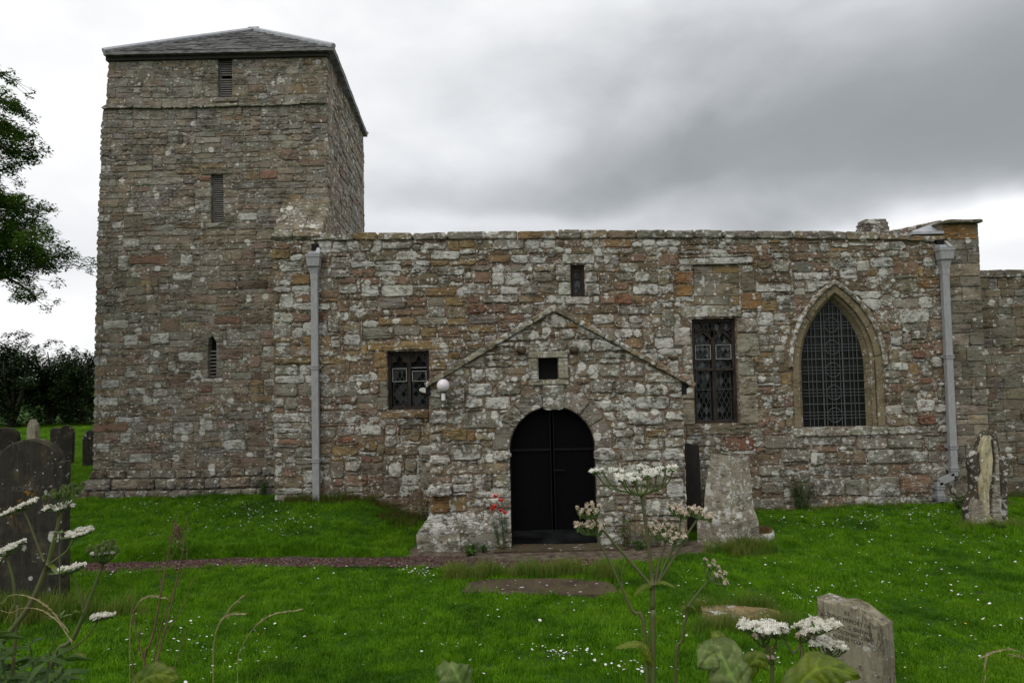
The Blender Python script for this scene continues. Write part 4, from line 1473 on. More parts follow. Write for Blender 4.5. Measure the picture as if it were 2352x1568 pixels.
def clip(poly, x0, x1, z0, z1):
    for ax, v, keep in ((0, x0, 1), (0, x1, -1), (1, z0, 1), (1, z1, -1)):
        out = []
        for i in range(len(poly)):
            a, b = poly[i], poly[(i + 1) % len(poly)]
            ia, ib = (a[ax] - v) * keep >= -1e-9, (b[ax] - v) * keep >= -1e-9
            if ia:
                out.append(a)
            if ia != ib:
                t = (v - a[ax]) / (b[ax] - a[ax])
                out.append((a[0] + (b[0] - a[0]) * t, a[1] + (b[1] - a[1]) * t))
        poly = out
        if len(poly) < 3:
            return []
    return poly


def clip_seg(a, b, x0, x1, z0, z1):
    t0, t1 = 0.0, 1.0
    for ax, lo, hi in ((0, x0, x1), (1, z0, z1)):
        d = b[ax] - a[ax]
        if abs(d) < 1e-9:
            if not lo <= a[ax] <= hi:
                return None
            continue
        u, v = (lo - a[ax]) / d, (hi - a[ax]) / d
        if u > v:
            u, v = v, u
        t0, t1 = max(t0, u), min(t1, v)
    if t0 >= t1:
        return None
    return ((a[0] + (b[0] - a[0]) * t0, a[1] + (b[1] - a[1]) * t0), (a[0] + (b[0] - a[0]) * t1, a[1] + (b[1] - a[1]) * t1))


def frame_box(mb, x0, x1, z0, z1, w, y0, y1):
    mb.box(x0, x0 + w, y0, y1, z0, z1)
    mb.box(x1 - w, x1, y0, y1, z0, z1)
    mb.box(x0 + w, x1 - w, y0, y1, z1 - w, z1)
    mb.box(x0 + w, x1 - w, y0, y1, z0, z0 + w)


def trefoil_hole(cx, zb, w, h):
    """cusped head: two side lobes and a pointed top lobe"""
    hw = w / 2
    pts = [(cx - hw, zb)]
    for i in range(7):
        t = math.pi - i * math.pi * 0.8 / 6
        pts.append((cx - hw * 0.52 + hw * 0.48 * math.cos(t), zb + h * 0.25 + h * 0.22 * math.sin(t)))
    pts += [(cx - hw * 0.34, zb + h * 0.45), (cx - hw * 0.36, zb + h * 0.62), (cx - hw * 0.26, zb + h * 0.80), (cx, zb + h)]
    return pts + [(2 * cx - x, z) for x, z in pts[::-1][1:]]


def timber_window(o, Y, split, heads, label_part):
    fb = MB()
    frame_box(fb, o[0], o[1], o[2], o[3], 0.055, Y - 0.05, Y + 0.06)
    return fb


# W1: two lights with trefoil heads
Y1 = YN + 0.15
fb = timber_window(w1, Y1, None, None, None)
mx = (w1[0] + w1[1]) / 2
fb.box(mx - 0.028, mx + 0.028, Y1 - 0.04, Y1 + 0.05, w1[2] + 0.055, w1[3] - 0.055)
win1 = fb.build('timber_window', M['oak'], nave)
hd_h = 0.25
zt = w1[3] - 0.055
th = MB()
for (a, b) in ((w1[0] + 0.055, mx - 0.028), (mx + 0.028, w1[1] - 0.055)):
    rect = [(a, zt - hd_h), (b, zt - hd_h), (b, zt), (a, zt)]
    hole = trefoil_hole((a + b) / 2, zt - hd_h + 0.004, (b - a) - 0.03, hd_h - 0.03)
    slab_holes(th, rect, [hole], wall_frame(Y1), -0.025, 0.02)
th.build('tracery', M['oak'], win1)
cm = MB()
for k, (a, b) in enumerate(((w1[0] + 0.06, mx - 0.033), (mx + 0.033, w1[1] - 0.06))):
    zsplit = w1[2] + (w1[3] - w1[2]) * 0.47
    diamonds(win1, a + 0.02, b - 0.02, w1[2] + 0.065, zsplit, Y1 + 0.03, 0.104, 0.165, (0.97, 0.03), rng, win1, cm)
    if k == 0:
        ca, cb, cz0, cz1 = a + 0.022, b - 0.022, zsplit + 0.02, zt - hd_h - 0.02
    else:
        ca, cb, cz0, cz1 = a + 0.03, b - 0.018, zsplit + 0.02, zt - hd_h - 0.075
    diamonds(win1, ca, cb, cz0, cz1, Y1 + 0.005, 0.10, 0.16, (1, 0), rng, win1, cm)
    cf = MB()
    frame_box(cf, ca - 0.01, cb + 0.01, cz0 - 0.01, cz1 + 0.01, 0.011, Y1 - 0.03, Y1 - 0.005)
    if k == 1:
        cf.box(a + 0.01, b - 0.005, Y1 - 0.028, Y1 - 0.008, zt - hd_h - 0.012, zt - hd_h)
    cf.build('casement', M['casement'], win1)
    g = MB()
    g.box(a, b, Y1 + 0.045, Y1 + 0.05, w1[2], w1[3])
    g.build('backing', M['black'], win1)
cm.build('lead_lattice', M['leadcame'], win1)

# W2: tiny single light
fb = MB()
Y2 = YN + 0.12
frame_box(fb, w2[0], w2[1], w2[2], w2[3], 0.045, Y2 - 0.05, Y2 + 0.06)
frame_box(fb, w2[0] + 0.045, w2[1] - 0.045, w2[2] + 0.045, w2[3] - 0.045, 0.022, Y2 - 0.025, Y2 + 0.05)
win2 = fb.build('timber_window', M['oak'], nave)
a, b = w2[0] + 0.067, w2[1] - 0.067
th = MB()
slab_holes(th, [(a, w2[3] - 0.26), (b, w2[3] - 0.26), (b, w2[3] - 0.067), (a, w2[3] - 0.067)], [[(a + 0.012, w2[3] - 0.255), (b - 0.012, w2[3] - 0.255), (b - 0.012, w2[3] - 0.19), (b - 0.03, w2[3] - 0.15), ((a + b) / 2, w2[3] - 0.10), (a + 0.03, w2[3] - 0.15), (a + 0.012, w2[3] - 0.19)]], wall_frame(Y2), -0.02, 0.015)
th.build('tracery', M['oak'], win2)
cm = MB()
diamonds(win2, a, b, w2[2] + 0.067, w2[3] - 0.1, Y2 + 0.02, 0.06, 0.12, (0.6, 0.4), rng, win2, cm)
cm.build('lead_lattice', M['leadcame'], win2)

# W3: tall two-light window with a transom and flowing tracery
Y3 = YN + 0.14
fb = timber_window(w3, Y3, None, None, None)
mx = (w3[0] + w3[1]) / 2
fb.box(mx - 0.03, mx + 0.03, Y3 - 0.045, Y3 + 0.05, w3[2] + 0.055, w3[3] - 0.35)
zt3 = w3[2] + (w3[3] - w3[2]) * 0.512
fb.box(w3[0] + 0.055, mx - 0.03, Y3 - 0.06, Y3 + 0.05, zt3 - 0.02, zt3 + 0.025)
fb.box(mx + 0.03, w3[1] - 0.055, Y3 - 0.06, Y3 + 0.05, zt3 - 0.02, zt3 + 0.025)
win3 = fb.build('timber_window', M['oak'], nave)
tr = MB()
za, zb_ = w3[3] - 0.055 - 0.37, w3[3] - 0.055
x0, x1 = w3[0] + 0.055, w3[1] - 0.055
W = x1 - x0


def bars(pts, r=0.012):
    tr.tube([(x, Y3 - 0.01, z) for x, z in pts], r, 5, True)


def ogee(xl, xr, z0, h):
    c = (xl + xr) / 2
    L = []
    for i in range(9):
        t = i / 8
        x = xl + (c - xl) * t
        z = z0 + h * (0.62 * math.sin(min(1, t * 1.25) * math.pi / 2) + 0.38 * t ** 4)
        L.append((x, z))
    return L + [(2 * c - x, z) for x, z in L[::-1][1:]]


bars(ogee(x0, mx, za, 0.20), 0.017)
bars(ogee(mx, x1, za, 0.20), 0.017)
for k in range(4):
    c = x0 + W * (k + 0.5) / 4
    ring = [(c + W / 8 * math.cos(t) * 1.02, zb_ - 0.085 + 0.085 * math.sin(t)) for t in [i * math.pi / 8 for i in range(17)]]
    bars(ring, 0.013)
for c in (x0 + W / 4, x0 + W / 2, x0 + 3 * W / 4):
    if abs(c - mx) < 0.01:
        bars([(c, za + 0.02), (c - 0.05, za + 0.13), (c, za + 0.25), (c + 0.05, za + 0.13), (c, za + 0.02)], 0.012)
    else:
        bars([(c, za + 0.19), (c, za + 0.30)], 0.012)
for s in (x0, x1):
    g_ = 1 if s == x0 else -1
    bars([(s, za + 0.12), (s + g_ * 0.05, za + 0.2), (s + g_ * 0.02, za + 0.28)], 0.011)
tr.box(x0, x1, Y3 - 0.02, Y3 + 0.03, zb_ - 0.012, zb_)
tr.build('tracery', M['oak'], win3)
cm = MB()
for (a, b) in ((w3[0] + 0.06, mx - 0.033), (mx + 0.033, w3[1] - 0.06)):
    zl0, zl1 = w3[2] + 0.06, zt3 - 0.025
    zm = zl0 + (zl1 - zl0) * 0.62
    diamonds(win3, a + 0.025, b - 0.025, zl0, zl1, Y3 + 0.03, 0.098, 0.19, (0.84, 0.16), rng, win3, cm)
    cm.box(a, b, Y3 - 0.002, Y3 + 0.012, zm - 0.008, zm + 0.008)
    diamonds(win3, a + 0.02, b - 0.02, zt3 + 0.03, zt3 + 0.17, Y3 + 0.03, 0.098, 0.15, (0.6, 0.4), rng, win3, cm)
    diamonds(win3, a + 0.03, b - 0.02, zt3 + 0.205, zt3 + 0.455, Y3 + 0.005, 0.092, 0.14, (0.6, 0.4), rng, win3, cm)
    diamonds(win3, a + 0.02, b - 0.02, zt3 + 0.49, w3[3] - 0.06, Y3 + 0.035, 0.098, 0.17, (0.85, 0.15), rng, win3, cm)
    cf = MB()
    frame_box(cf, a + 0.018, b - 0.008, zt3 + 0.194, zt3 + 0.466, 0.010, Y3 - 0.03, Y3 - 0.006)
    cf.build('casement', M['casement'], win3)
    g = MB()
    g.box(a, b, Y3 + 0.05, Y3 + 0.055, w3[2], w3[3])
    g.build('backing', M['black'], win3)
    tb = MB()
    tb.box(a, b, Y3 - 0.02, Y3 + 0.04, zt3 + 0.168, zt3 + 0.186)
    tb.box(a, b, Y3 - 0.02, Y3 + 0.04, zt3 + 0.470, zt3 + 0.488)
    tb.build('glazing_bar', M['oak'], win3)
cm.build('lead_lattice', M['leadcame'], win3)

# coping of the nave wall
x = at(712, 540, YN).x
cop_end = at(2146, 545, YN).x
while x < cop_end - 0.05:
    L = min(rng.uniform(0.42, 0.86), cop_end - x)
    if cop_end - x - L < 0.2:
        L = cop_end - x
    za, zb_ = zline(copb, x) , zline(copb, x + L)
    ta, tb = zline(copt, x), zline(copt, x + L)
    a, b = x + 0.006, x + L - 0.006
    zoff = rng.uniform(-0.012, 0.012)
    V, F = stone_geo([(a, za), (b, zb_), (b, tb + zoff), (a, ta + zoff)], fN, -0.45, 0.035 + rng.uniform(0, 0.02), rng, jit=0.007, inset=0.03, corner=0.03)
    mesh('coping_stone', V, F, M['stone'], nave, tint_of(rng.choice('kkttpgK'), rng, rng.uniform(.2, .5)))
    x += L
# roof, back and end walls (never seen from the front, but the building is closed)
core = MB()
zr = zline(copt, 2.0)
core.add([(bt1, YN + 0.45, zr - 0.25), (NR + 0.6, YN + 0.45, zr - 0.45), (NR + 0.6, YN + 3.6, zr - 0.05), (tback.x, YN + 3.6, zr - 0.05), (NR + 0.6, YN + 7, zr - 0.6), (tback.x, YN + 7, zr - 0.6)],
         [(0, 1, 2, 3), (3, 2, 4, 5)])
nroof = core.build('roof', M['lead'], nave)
core = MB()
core.box(tback.x, NR + 0.6, YN + 6.6, YN + 7.1, -0.4, zr - 0.55)
core.box(NR + 0.1, NR + 0.6, YN + 0.7, YN + 6.6, -0.4, zr - 0.55)
core.build('wall', M['mortar_grey'], nave)
# moulded stone block standing behind the coping
zc = at(2008, 530, YN + 0.35).z
bx0, bx1 = at(1979, 520, YN + 0.35).x, at(2036, 520, YN + 0.35).x
yy = YN + 0.3
prof = [(0.0, -0.3, 0.0), (0.0, 0.02, 0.0), (0.045, 0.06, 0), (0.045, 0.10, 0), (0.075, 0.14, 0), (0.055, 0.17, 0), (0.055, 0.20, 0)]
cx, hw = (bx0 + bx1) / 2, (bx1 - bx0) / 2
pr = [(1.0, -0.3), (1.0, 0.055), (0.93, 0.07), (0.93, 0.11), (0.98, 0.13), (0.86, 0.165), (0.84, 0.205), (0.80, 0.215)]
V, F = [], []
for s, z in pr:
    h = hw * s
    V += [(cx - h, yy - h * 0.7 + 0.12, zc + z), (cx + h, yy - h * 0.7 + 0.12, zc + z), (cx + h, yy + h * 0.7 + 0.12, zc + z), (cx - h, yy + h * 0.7 + 0.12, zc + z)]
for k in range(len(pr) - 1):
    for i in range(4):
        F.append((k * 4 + i, k * 4 + (i + 1) % 4, k * 4 + 4 + (i + 1) % 4, k * 4 + 4 + i))
F.append(tuple(range(4 * len(pr) - 4, 4 * len(pr))))
mesh('finial_base', V, F, M['stone'], nave, tint_of('K', rng, .3))
# stone roof slabs climbing to the east gable, with lead flashing
for k in range(8):
    px = 2034 + k * 15
    pz = 531 - k * 3.2
    A = at(px, pz, YN + 0.32 + 0.05 * k)
    B = at(px + 26, pz - 3.0, YN + 0.32 + 0.05 * k)
    mb = MB()
    V, F = stone_geo([(A.x, A.z - 0.22), (B.x, B.z - 0.22), (B.x, B.z), (A.x, A.z - 0.005)], wall_frame(A.y), -0.5, 0.0, rng, inset=0.012, corner=0.02)
    mesh('roof_slab', V, F, M['stone'], nroof, tint_of(rng.choice('rtbk'), rng, .45))
mb = MB()
p = [at(2093, 533, YN + 0.1), at(2166, 533, YN + 0.1), at(2165, 508, YN + 0.26), at(2135, 516, YN + 0.26), at(2105, 527, YN + 0.2)]
mb.add(p + [q + Vector((0, 0.02, 0)) for q in p], [(0, 1, 2, 3, 4), (9, 8, 7, 6, 5)])
q0, q1 = at(2092, 533.5, YN + 0.02), at(2163, 533.5, YN + 0.02)
mb.box(q0.x, q1.x, YN - 0.05, YN + 0.15, q0.z - 0.05, q0.z)
mb.build('lead_flashing', M['lead'], nave)
q0, q1 = at(2092, 543, YN), at(2170, 552, YN)
V, F = stone_geo([(q0.x, q1.z), (q1.x, q1.z), (q1.x, q0.z), (q0.x, q0.z)], fN, -0.3, 0.05, rng)
mesh('stone', V, F, M['stone'], nwall, tint_of('g', rng, .2))

# east pilaster (end of the gable wall)
fPI = wall_frame(YPI)
pl_t, pr_t = at(2172, 540, YPI).x, at(2252, 540, YPI).x
pl_b, pr_b = at(2188, 1080, YPI).x, at(2268, 1080, YPI).x
zt_p, zb_p = at(2210, 512, YPI).z, -0.3
xl = lambda z: pl_b + (pl_t - pl_b) * 0 + 0.0 * z
PX0, PX1 = at(2178, 780, YPI).x, at(2260, 780, YPI).x
core = MB()
core.box(PX0, PX1 - 0.02, YPI + 0.018, YN + 1.2, zb_p, zt_p)
pil = core.build('pilaster', M['mortar_grey'], nave)
st = []
for q in fill_courses(heights(-0.1, zt_p - 0.02, 0.24, rng), lambda z: [(PX0, PX1)], [], 0.4, rng, gap=0.005):
    st.append(dict(poly=wobble(q, 0.008), fr=fPI, tint=tint_of(rng.choice('kKoKkp') if q[0][1] < zt_p - 0.4 else rng.choice('Gog'), rng, .12), front=rng.uniform(0, 0.012), wall=pil, corner=0.014, inset=0.008, jit=0.004))
fr_pe, lpe = line_frame((PX1, YPI), (PX1, YN + 1.2))
for q in fill_courses(heights(-0.1, zt_p - 0.02, 0.24, rng), lambda z: [(0, lpe)], [], 0.45, rng, gap=0.005):
    st.append(dict(poly=wobble(q, 0.008), fr=fr_pe, tint=tint_of(rng.choice('kKoKkp'), rng, .12), front=rng.uniform(0, 0.012), wall=pil, corner=0.014, inset=0.008, jit=0.004))
lay(st, None, 60, rng)
c0, c1 = at(2163, 508, YPI - 0.1).x, at(2259, 508, YPI - 0.1).x
cz = at(2210, 511, YPI - 0.1).z
V, F = stone_geo([(c0, cz), (c1, cz), (c1, cz + 0.055), (c0 + 0.06, cz + 0.065)], wall_frame(YPI - 0.1), -0.9, 0.0, rng, inset=0.015)
mesh('gable_coping', V, F, M['stone'], pil, tint_of('o', rng, .3))
# ------------------------------------------------------------------ porch
rng = random.Random(37)
fP = wall_frame(YP)


def PP(px, py):
    p = at(px, py, YP)
    return (p.x, p.z)


porch = empty('church_porch', (0.6, YP, 0.0), 'gabled stone porch with a round-arched dark doorway', 'porch')
apx = PP(1272, 714)
gl, gr = PP(983, 889), PP(1590, 889)
PL0, PL1 = PP(985, 980)[0], PP(1573, 980)[0]
slope_l = (apx[1] - gl[1]) / (apx[0] - gl[0])
slope_r = (apx[1] - gr[1]) / (gr[0] - apx[0])
eav_l = apx[1] - slope_l * (apx[0] - PL0)
eav_r = apx[1] - slope_r * (PL1 - apx[0])
d_l, d_r = PP(1173, 1140)[0], PP(1371, 1140)[0]
D_CX, D_HALF = (d_l + d_r) / 2, (d_r - d_l) / 2
D_SPR = PP(1271, 1031)[1]
D_TOP = PP(1271, 933)[1]
D_BOT = 0.0
dh = D_TOP - D_SPR


def round_arch(half, h, n=14):
    return [(D_CX - half * math.cos(math.pi * i / n), D_SPR + h * math.sin(math.pi * i / n)) for i in range(n + 1)]


sq = rect_on(YP, 0, 1237, 822, 1282, 871)
door_poly = [(D_CX - D_HALF, -0.3), (D_CX + D_HALF, -0.3)] + round_arch(D_HALF, dh)[::-1]
outer = [(PL0 + .012, -0.3), (D_CX - D_HALF, -0.3)] + round_arch(D_HALF, dh) + [(D_CX + D_HALF, -0.3), (PL1 - .012, -0.3), (PL1 - .012, eav_r), apx, (PL0 + .012, eav_l)]
core = MB()
slab_holes(core, outer, [rp(sq)], fP, -0.45, -0.010)
pwall = core.build('wall', M['mortar'], porch)
# side walls and roof running back to the nave
core = MB()
core.box(PL0 + .012, PL0 + 0.45, YP + 0.45, YN - 0.05, -0.3, eav_l)
lwall = core.build('wall', M['mortar'], porch)
core = MB()
core.box(PL1 - 0.45, PL1 - .012, YP + 0.45, YN - 0.05, -0.3, eav_r)
rwall = core.build('wall', M['mortar'], porch)
core = MB()
th_ = 0.05
for s, (ex, ez_) in ((-1, (PL0 - 0.1, eav_l - 0.1 * slope_l)), (1, (PL1 + 0.1, eav_r - 0.1 * slope_r))):
    core.add([(apx[0], YP + 0.1, apx[1] - 0.02), (ex, YP + 0.1, ez_ - 0.02), (ex, YN - 0.03, ez_ - 0.02), (apx[0], YN - 0.03, apx[1] - 0.02),
              (apx[0], YP + 0.1, apx[1] - 0.10), (ex, YP + 0.1, ez_ - 0.10), (ex, YN - 0.03, ez_ - 0.10), (apx[0], YN - 0.03, apx[1] - 0.10)],
             [(0, 1, 2, 3), (7, 6, 5, 4), (0, 4, 5, 1), (2, 6, 7, 3), (1, 5, 6, 2)])
core.build('roof', M['slab'], porch)
core = MB()
core.box(PL0 + 0.45, PL1 - 0.45, YP + 0.46, YN - 0.06, -0.1, 0.012)
core.build('floor', M['dirt'], porch)

stones, blocks = [], []


def add_special(r, code, li, front=0.02, back=-0.05, name=None, **k):
    blocks.append(r)
    d = dict(poly=rect_poly(r), fr=fP, tint=tint_of(code, rng, li), front=front, wall=pwall, back=back)
    d.update(k)
    if name:
        d['name'] = name
    stones.append(d)


# dressed surround of the little square opening
so = rect_on(YP, 0, 1213, 806, 1306, 884)
for r in ((so[0], sq[0], sq[2], sq[3] + 0.0), (sq[1], so[1], sq[2], sq[3] + 0.0), (so[0], so[1], sq[3], so[3]), (so[0], so[1], so[2], sq[2])):
    add_special(r, 'p', .3, 0.04, -0.3, corner=0.012, jit=0.003)
blocks.append(sq)
# voussoirs, keystone, imposts
KEY = (PP(1247, 920)[0], PP(1296, 920)[0])
inner = round_arch(D_HALF, dh, 18)
outr = round_arch(D_HALF + 0.27, dh + 0.27, 18)
i = 0
vb = []
cuts = [0, 3, 5, 8, 10, 13, 15, 18]
for a, b in zip(cuts, cuts[1:]):
    key = (a, b) == (8, 10)
    poly = inner[a:b + 1] + outr[a:b + 1][::-1]
    if key:
        poly = [(KEY[0], D_TOP - 0.0), (KEY[1], D_TOP - 0.0), (KEY[1] + 0.01, D_TOP + 0.33), (KEY[0] - 0.01, D_TOP + 0.33)]
    vb.append((poly, key))
for poly, key in vb:
    c = (sum(p[0] for p in poly) / len(poly), sum(p[1] for p in poly) / len(poly))
    poly = [(x + (c[0] - x) * 0.045, z + (c[1] - z) * 0.03) for x, z in poly]
    if key:
        poly[0] = (poly[0][0], D_TOP - 0.05)
        poly[1] = (poly[1][0], D_TOP - 0.05)
    stones.append(dict(poly=poly, fr=fP, tint=tint_of(rng.choice('kKk'), rng, .34), front=0.04 if key else rng.uniform(0.012, 0.03), back=-0.45, wall=pwall, name='keystone' if key else 'voussoir', corner=0.02, jit=0.004))


def d_half(z):
    if z < D_SPR:
        return D_HALF
    h, a = dh + 0.285, D_HALF + 0.285
    if z > D_SPR + h:
        return 0
    return a * math.sqrt(1 - ((z - D_SPR) / h) ** 2)


for s in (-1, 1):
    xo = D_CX + s * D_HALF
    r = (xo - 0.24, xo + 0.028, D_SPR - 0.165, D_SPR + 0.005) if s < 0 else (xo - 0.022, xo + 0.30, D_SPR - 0.19, D_SPR + 0.005)
    add_special(r, 'w' if s < 0 else 'k', .8, 0.05, -0.45, 'impost', corner=0.05, inset=0.025)
    # jamb stones run through the reveal
    zz = heights(0.02, D_SPR - 0.19, 0.23, rng)
    for a, b in zip(zz, zz[1:]):
        w = rng.uniform(0.22, 0.42)
        r = (xo - w, xo, a, b) if s < 0 else (xo, xo + w, a, b)
        blocks.append(r)
        stones.append(dict(poly=rect_poly(r, 0.006), fr=fP, tint=tint_of(rng.choice('kktwp'), rng, .5), front=rng.uniform(0.008, 0.026), wall=pwall, back=-0.45, corner=0.014, jit=0.004))
for z_, x0, y0, x1, y1, code, li in (
        (4, 295, 470, 460, 556, 'g', .15), (4, 470, 470, 520, 560, 'G', .1), (4, 525, 475, 690, 590, 'g', .5), (4, 345, 580, 560, 690, 'k', .6), (4, 560, 612, 672, 688, 'k', .6), (4, 435, 350, 690, 470, 'k', .6), (4, 210, 345, 325, 440, 'w', .9),
    (4, 590, 50, 715, 145, 'k', .8), (4, 490, 60, 575, 150, 'k', .7), (4, 675, 160, 835, 240, 'k', .6), (4, 470, 160, 640, 245, 'w', .9), (4, 450, 260, 575, 330, 'w', .8), (4, 585, 250, 760, 340, 'w', .9), (4, 205, 255, 430, 335, 'k', .35),
    (4, 1215, 35, 1350, 115, 'k', .6), (4, 1370, 30, 1530, 120, 'k', .6), (4, 1555, 20, 1690, 120, 'k', .6), (4, 1310, 135, 1470, 225, 'k', .7), (4, 1490, 135, 1620, 230, 'k', .7), (4, 1335, 240, 1540, 320, 'k', .75), (4, 1550, 250, 1610, 345, 'k', .6), (4, 1630, 250, 1860, 335, 'w', .95), (4, 1575, 350, 1830, 445, 'k', .7), (4, 1410, 355, 1560, 440, 'k', .6),
    (4, 1360, 450, 1590, 540, 'w', .9), (4, 1620, 460, 1690, 580, 'w', .9), (4, 1535, 620, 1810, 690, 'k', .6), (4, 1830, 600, 1965, 690, 'w', .9), (4, 1480, 700, 1820, 760, 'g', .3), (4, 1840, 815, 1965, 950, 'w', .9), (4, 1500, 940, 1690, 1060, 't', .5), (4, 1400, 945, 1495, 1070, 'k', .6), (4, 1700, 950, 1960, 1075, 'w', .6),
    (4, 490, 700, 640, 800, 'k', .3), (4, 470, 920, 640, 1010, 'k', .4), (4, 460, 1015, 650, 1075, 'W', .8), (4, 360, 850, 510, 910, 'w', .95), (4, 515, 800, 680, 890, 't', .6), (4, 330, 935, 460, 1050, 'g', .6)):
    r = rect_on(YP, z_, x0, y0, x1, y1)
    if any(not (r[1] <= b[0] + .01 or r[0] >= b[1] - .01 or r[3] <= b[2] + .01 or r[2] >= b[3] - .01) for b in blocks):
        continue
    if r[1] > D_CX - d_half(r[3]) - 0.0 and r[0] < D_CX + d_half(r[2]):
        continue
    if r[0] < PL0 + 0.0:
        r = (PL0, r[1], r[2], r[3])
    if r[1] > PL1:
        r = (r[0], PL1, r[2], r[3])
    add_special(r, code, li, rng.uniform(0.006, 0.03), poly=wobble(rect_poly(r, 0.008)), jit=0.009, corner=0.035)
corb = rect_on(YP, 4, 195, 850, 360, 932)
blocks.append((PL0 - 0.2, corb[1], corb[2], corb[3]))
plz = PP(1000, 1178)[1]


def gab(z):
    l = PL0 if z <= eav_l else PL0 + (z - eav_l) / slope_l
    r = PL1 if z <= eav_r else PL1 - (z - eav_r) / slope_r
    return l, r


def p_int(z):
    l, r = gab(z)
    hw = d_half(z)
    if hw <= 0.02:
        return [(l, r)] if r - l > 0.1 else []
    return [(l, D_CX - hw), (D_CX + hw, r)]


def p_ok(r):
    l, rr_ = gab(r[3])
    return r[0] > l + .05 and r[1] < rr_ - .05 and not (r[1] > D_CX - d_half(r[2]) - .03 and r[0] < D_CX + d_half(r[2]) + .03)


for r in odd_blocks(16, PL0, PL1, 0.25, apx[1] - .4, blocks, rng, p_ok, (0.25, 0.5), (0.22, 0.32)):
    add_special(r, rng.choice('kkwtk'), rng.uniform(.5, .85), rng.uniform(0.004, 0.026), poly=wobble(rect_poly(r, 0.008)), jit=0.012, corner=0.045)
zs = heights(plz * 0 + 0.02, apx[1] - 0.05, 0.192, rng, 0.38)
for q in fill_courses(zs, p_int, blocks, 0.34, rng, gap=0.012):
    zc = (q[0][1] + q[2][1]) / 2
    code = rng.choice('kktwtktgkwp' if zc < 1.9 else 'kktbgkow')
    stones.append(dict(poly=wobble(q, 0.014), fr=fP, tint=tint_of(code, rng, rng.uniform(.35, .85)), front=rng.uniform(-0.006, 0.03), wall=pwall, back=-0.06, corner=0.034, jit=0.010, inset=0.018))
lay(stones, None, 280, rng)
# gable coping
for s, cuts in ((-1, (0, .16, .33, .52, .70, .86, 1.01)), (1, (0, .18, .36, .55, .73, .88, 1.01))):
    E = gl if s < 0 else gr
    for a, b in zip(cuts, cuts[1:]):
        A = Vector((apx[0] + (E[0] - apx[0]) * a, apx[1] + (E[1] - apx[1]) * a))
        B = Vector((apx[0] + (E[0] - apx[0]) * b, apx[1] + (E[1] - apx[1]) * b))
        t = (B - A).normalized()
        n_ = Vector((-t.y, t.x)) if s < 0 else Vector((-t.y, t.x))
        if n_.y < 0:
            n_ = -n_
        A, B = A + t * 0.004, B - t * 0.004
        V, F = stone_geo([(A.x, A.y), (B.x, B.y), (B.x + n_.x * .082, B.y + n_.y * .082), (A.x + n_.x * .082, A.y + n_.y * .082)], fP, -0.4, 0.07, rng, jit=0.004, inset=0.014, corner=0.012)
        mesh('coping_stone', V, F, M['stone'], porch, tint_of(rng.choice('opt'), rng, .30))
# carved head corbels
for px in (1197, 1318):
    c = at(px, 803, YP)
    mb = MB()
    bm = bmesh.new()
    bmesh.ops.create_icosphere(bm, subdivisions=2, radius=0.075)
    for v in bm.verts:
        d = v.co.normalized()
        f = 1 + 0.22 * noise.noise(d * 2.1 + Vector((px, 0, 0)))
        v.co = Vector((d.x * 0.075 * f, d.y * 0.10 * f - 0.05, d.z * 0.062 * f - 0.02 * (d.y < -0.5)))
    for v in bm.verts:
        if v.co.z > 0.035:
            v.co.z = 0.035
    V = [c + v.co for v in bm.verts]
    F = [tuple(v.index for v in f.verts) for f in bm.faces]
    bm.free()
    mb.add(V, F)
    mb.box(c.x - 0.055, c.x + 0.055, YP - 0.03, YP + 0.1, c.z - 0.06, c.z + 0.05)
    mb.build('carved_corbel', M['slab'], porch)
g = MB()
g.box(sq[0] - 0.01, sq[1] + 0.01, YP + 0.16, YP + 0.18, sq[2] - 0.01, sq[3] + 0.01)
g.build('opening_darkness', M['black'], porch)  # black sheet stands in for the darkness inside the square opening
# corner corbel block, its shaft and the splayed plinth
V, F = stone_geo([(corb[0], corb[2]), (corb[1], corb[2]), (corb[1], corb[3]), (corb[0] + .02, corb[3])], fP, -0.3, 0.17, rng, jit=0.008, inset=0.03, corner=0.04)
mesh('corbel_block', V, F, M['stone'], porch, tint_of('k', rng, .5))
sh = [(PL0 + 0.012, plz), (PP(1032, 1150)[0], plz), (PP(1032, 1150)[0], corb[2]), (PL0 + 0.012, corb[2])]
V, F = stone_geo(sh, fP, -0.3, 0.05, rng, inset=0.03)
mesh('corner_shaft', V, F, M['stone'], porch, tint_of('G', rng, .1))
zg = -0.03
pts = {k: PP(*v) for k, v in dict(a=(962, 1240), b=(959, 1222), c=(978, 1197), d=(1002, 1172)).items()}
fr_off = [(0.16, zg), (0.165, pts['b'][1]), (0.10, pts['c'][1]), (0.0, plz + 0.02)]
def plinth(x0s, x1s, name, code, li):
    """courses splayed outwards; x0s = left edge per level"""
    V, F = [], []
    for (o, z), xl_, xr_ in zip(fr_off, x0s, x1s):
        V += [fP(xl_, z, o + 0.02), fP(xr_, z, o + 0.02), fP(xr_, z, -0.25), fP(xl_, z, -0.25)]
    for k in range(3):
        for i in range(4):
            j = (i + 1) % 4
            F.append((k * 4 + i, k * 4 + j, k * 4 + 4 + j, k * 4 + 4 + i))
    F += [(3, 2, 1, 0), (12, 13, 14, 15)]
    return V, F


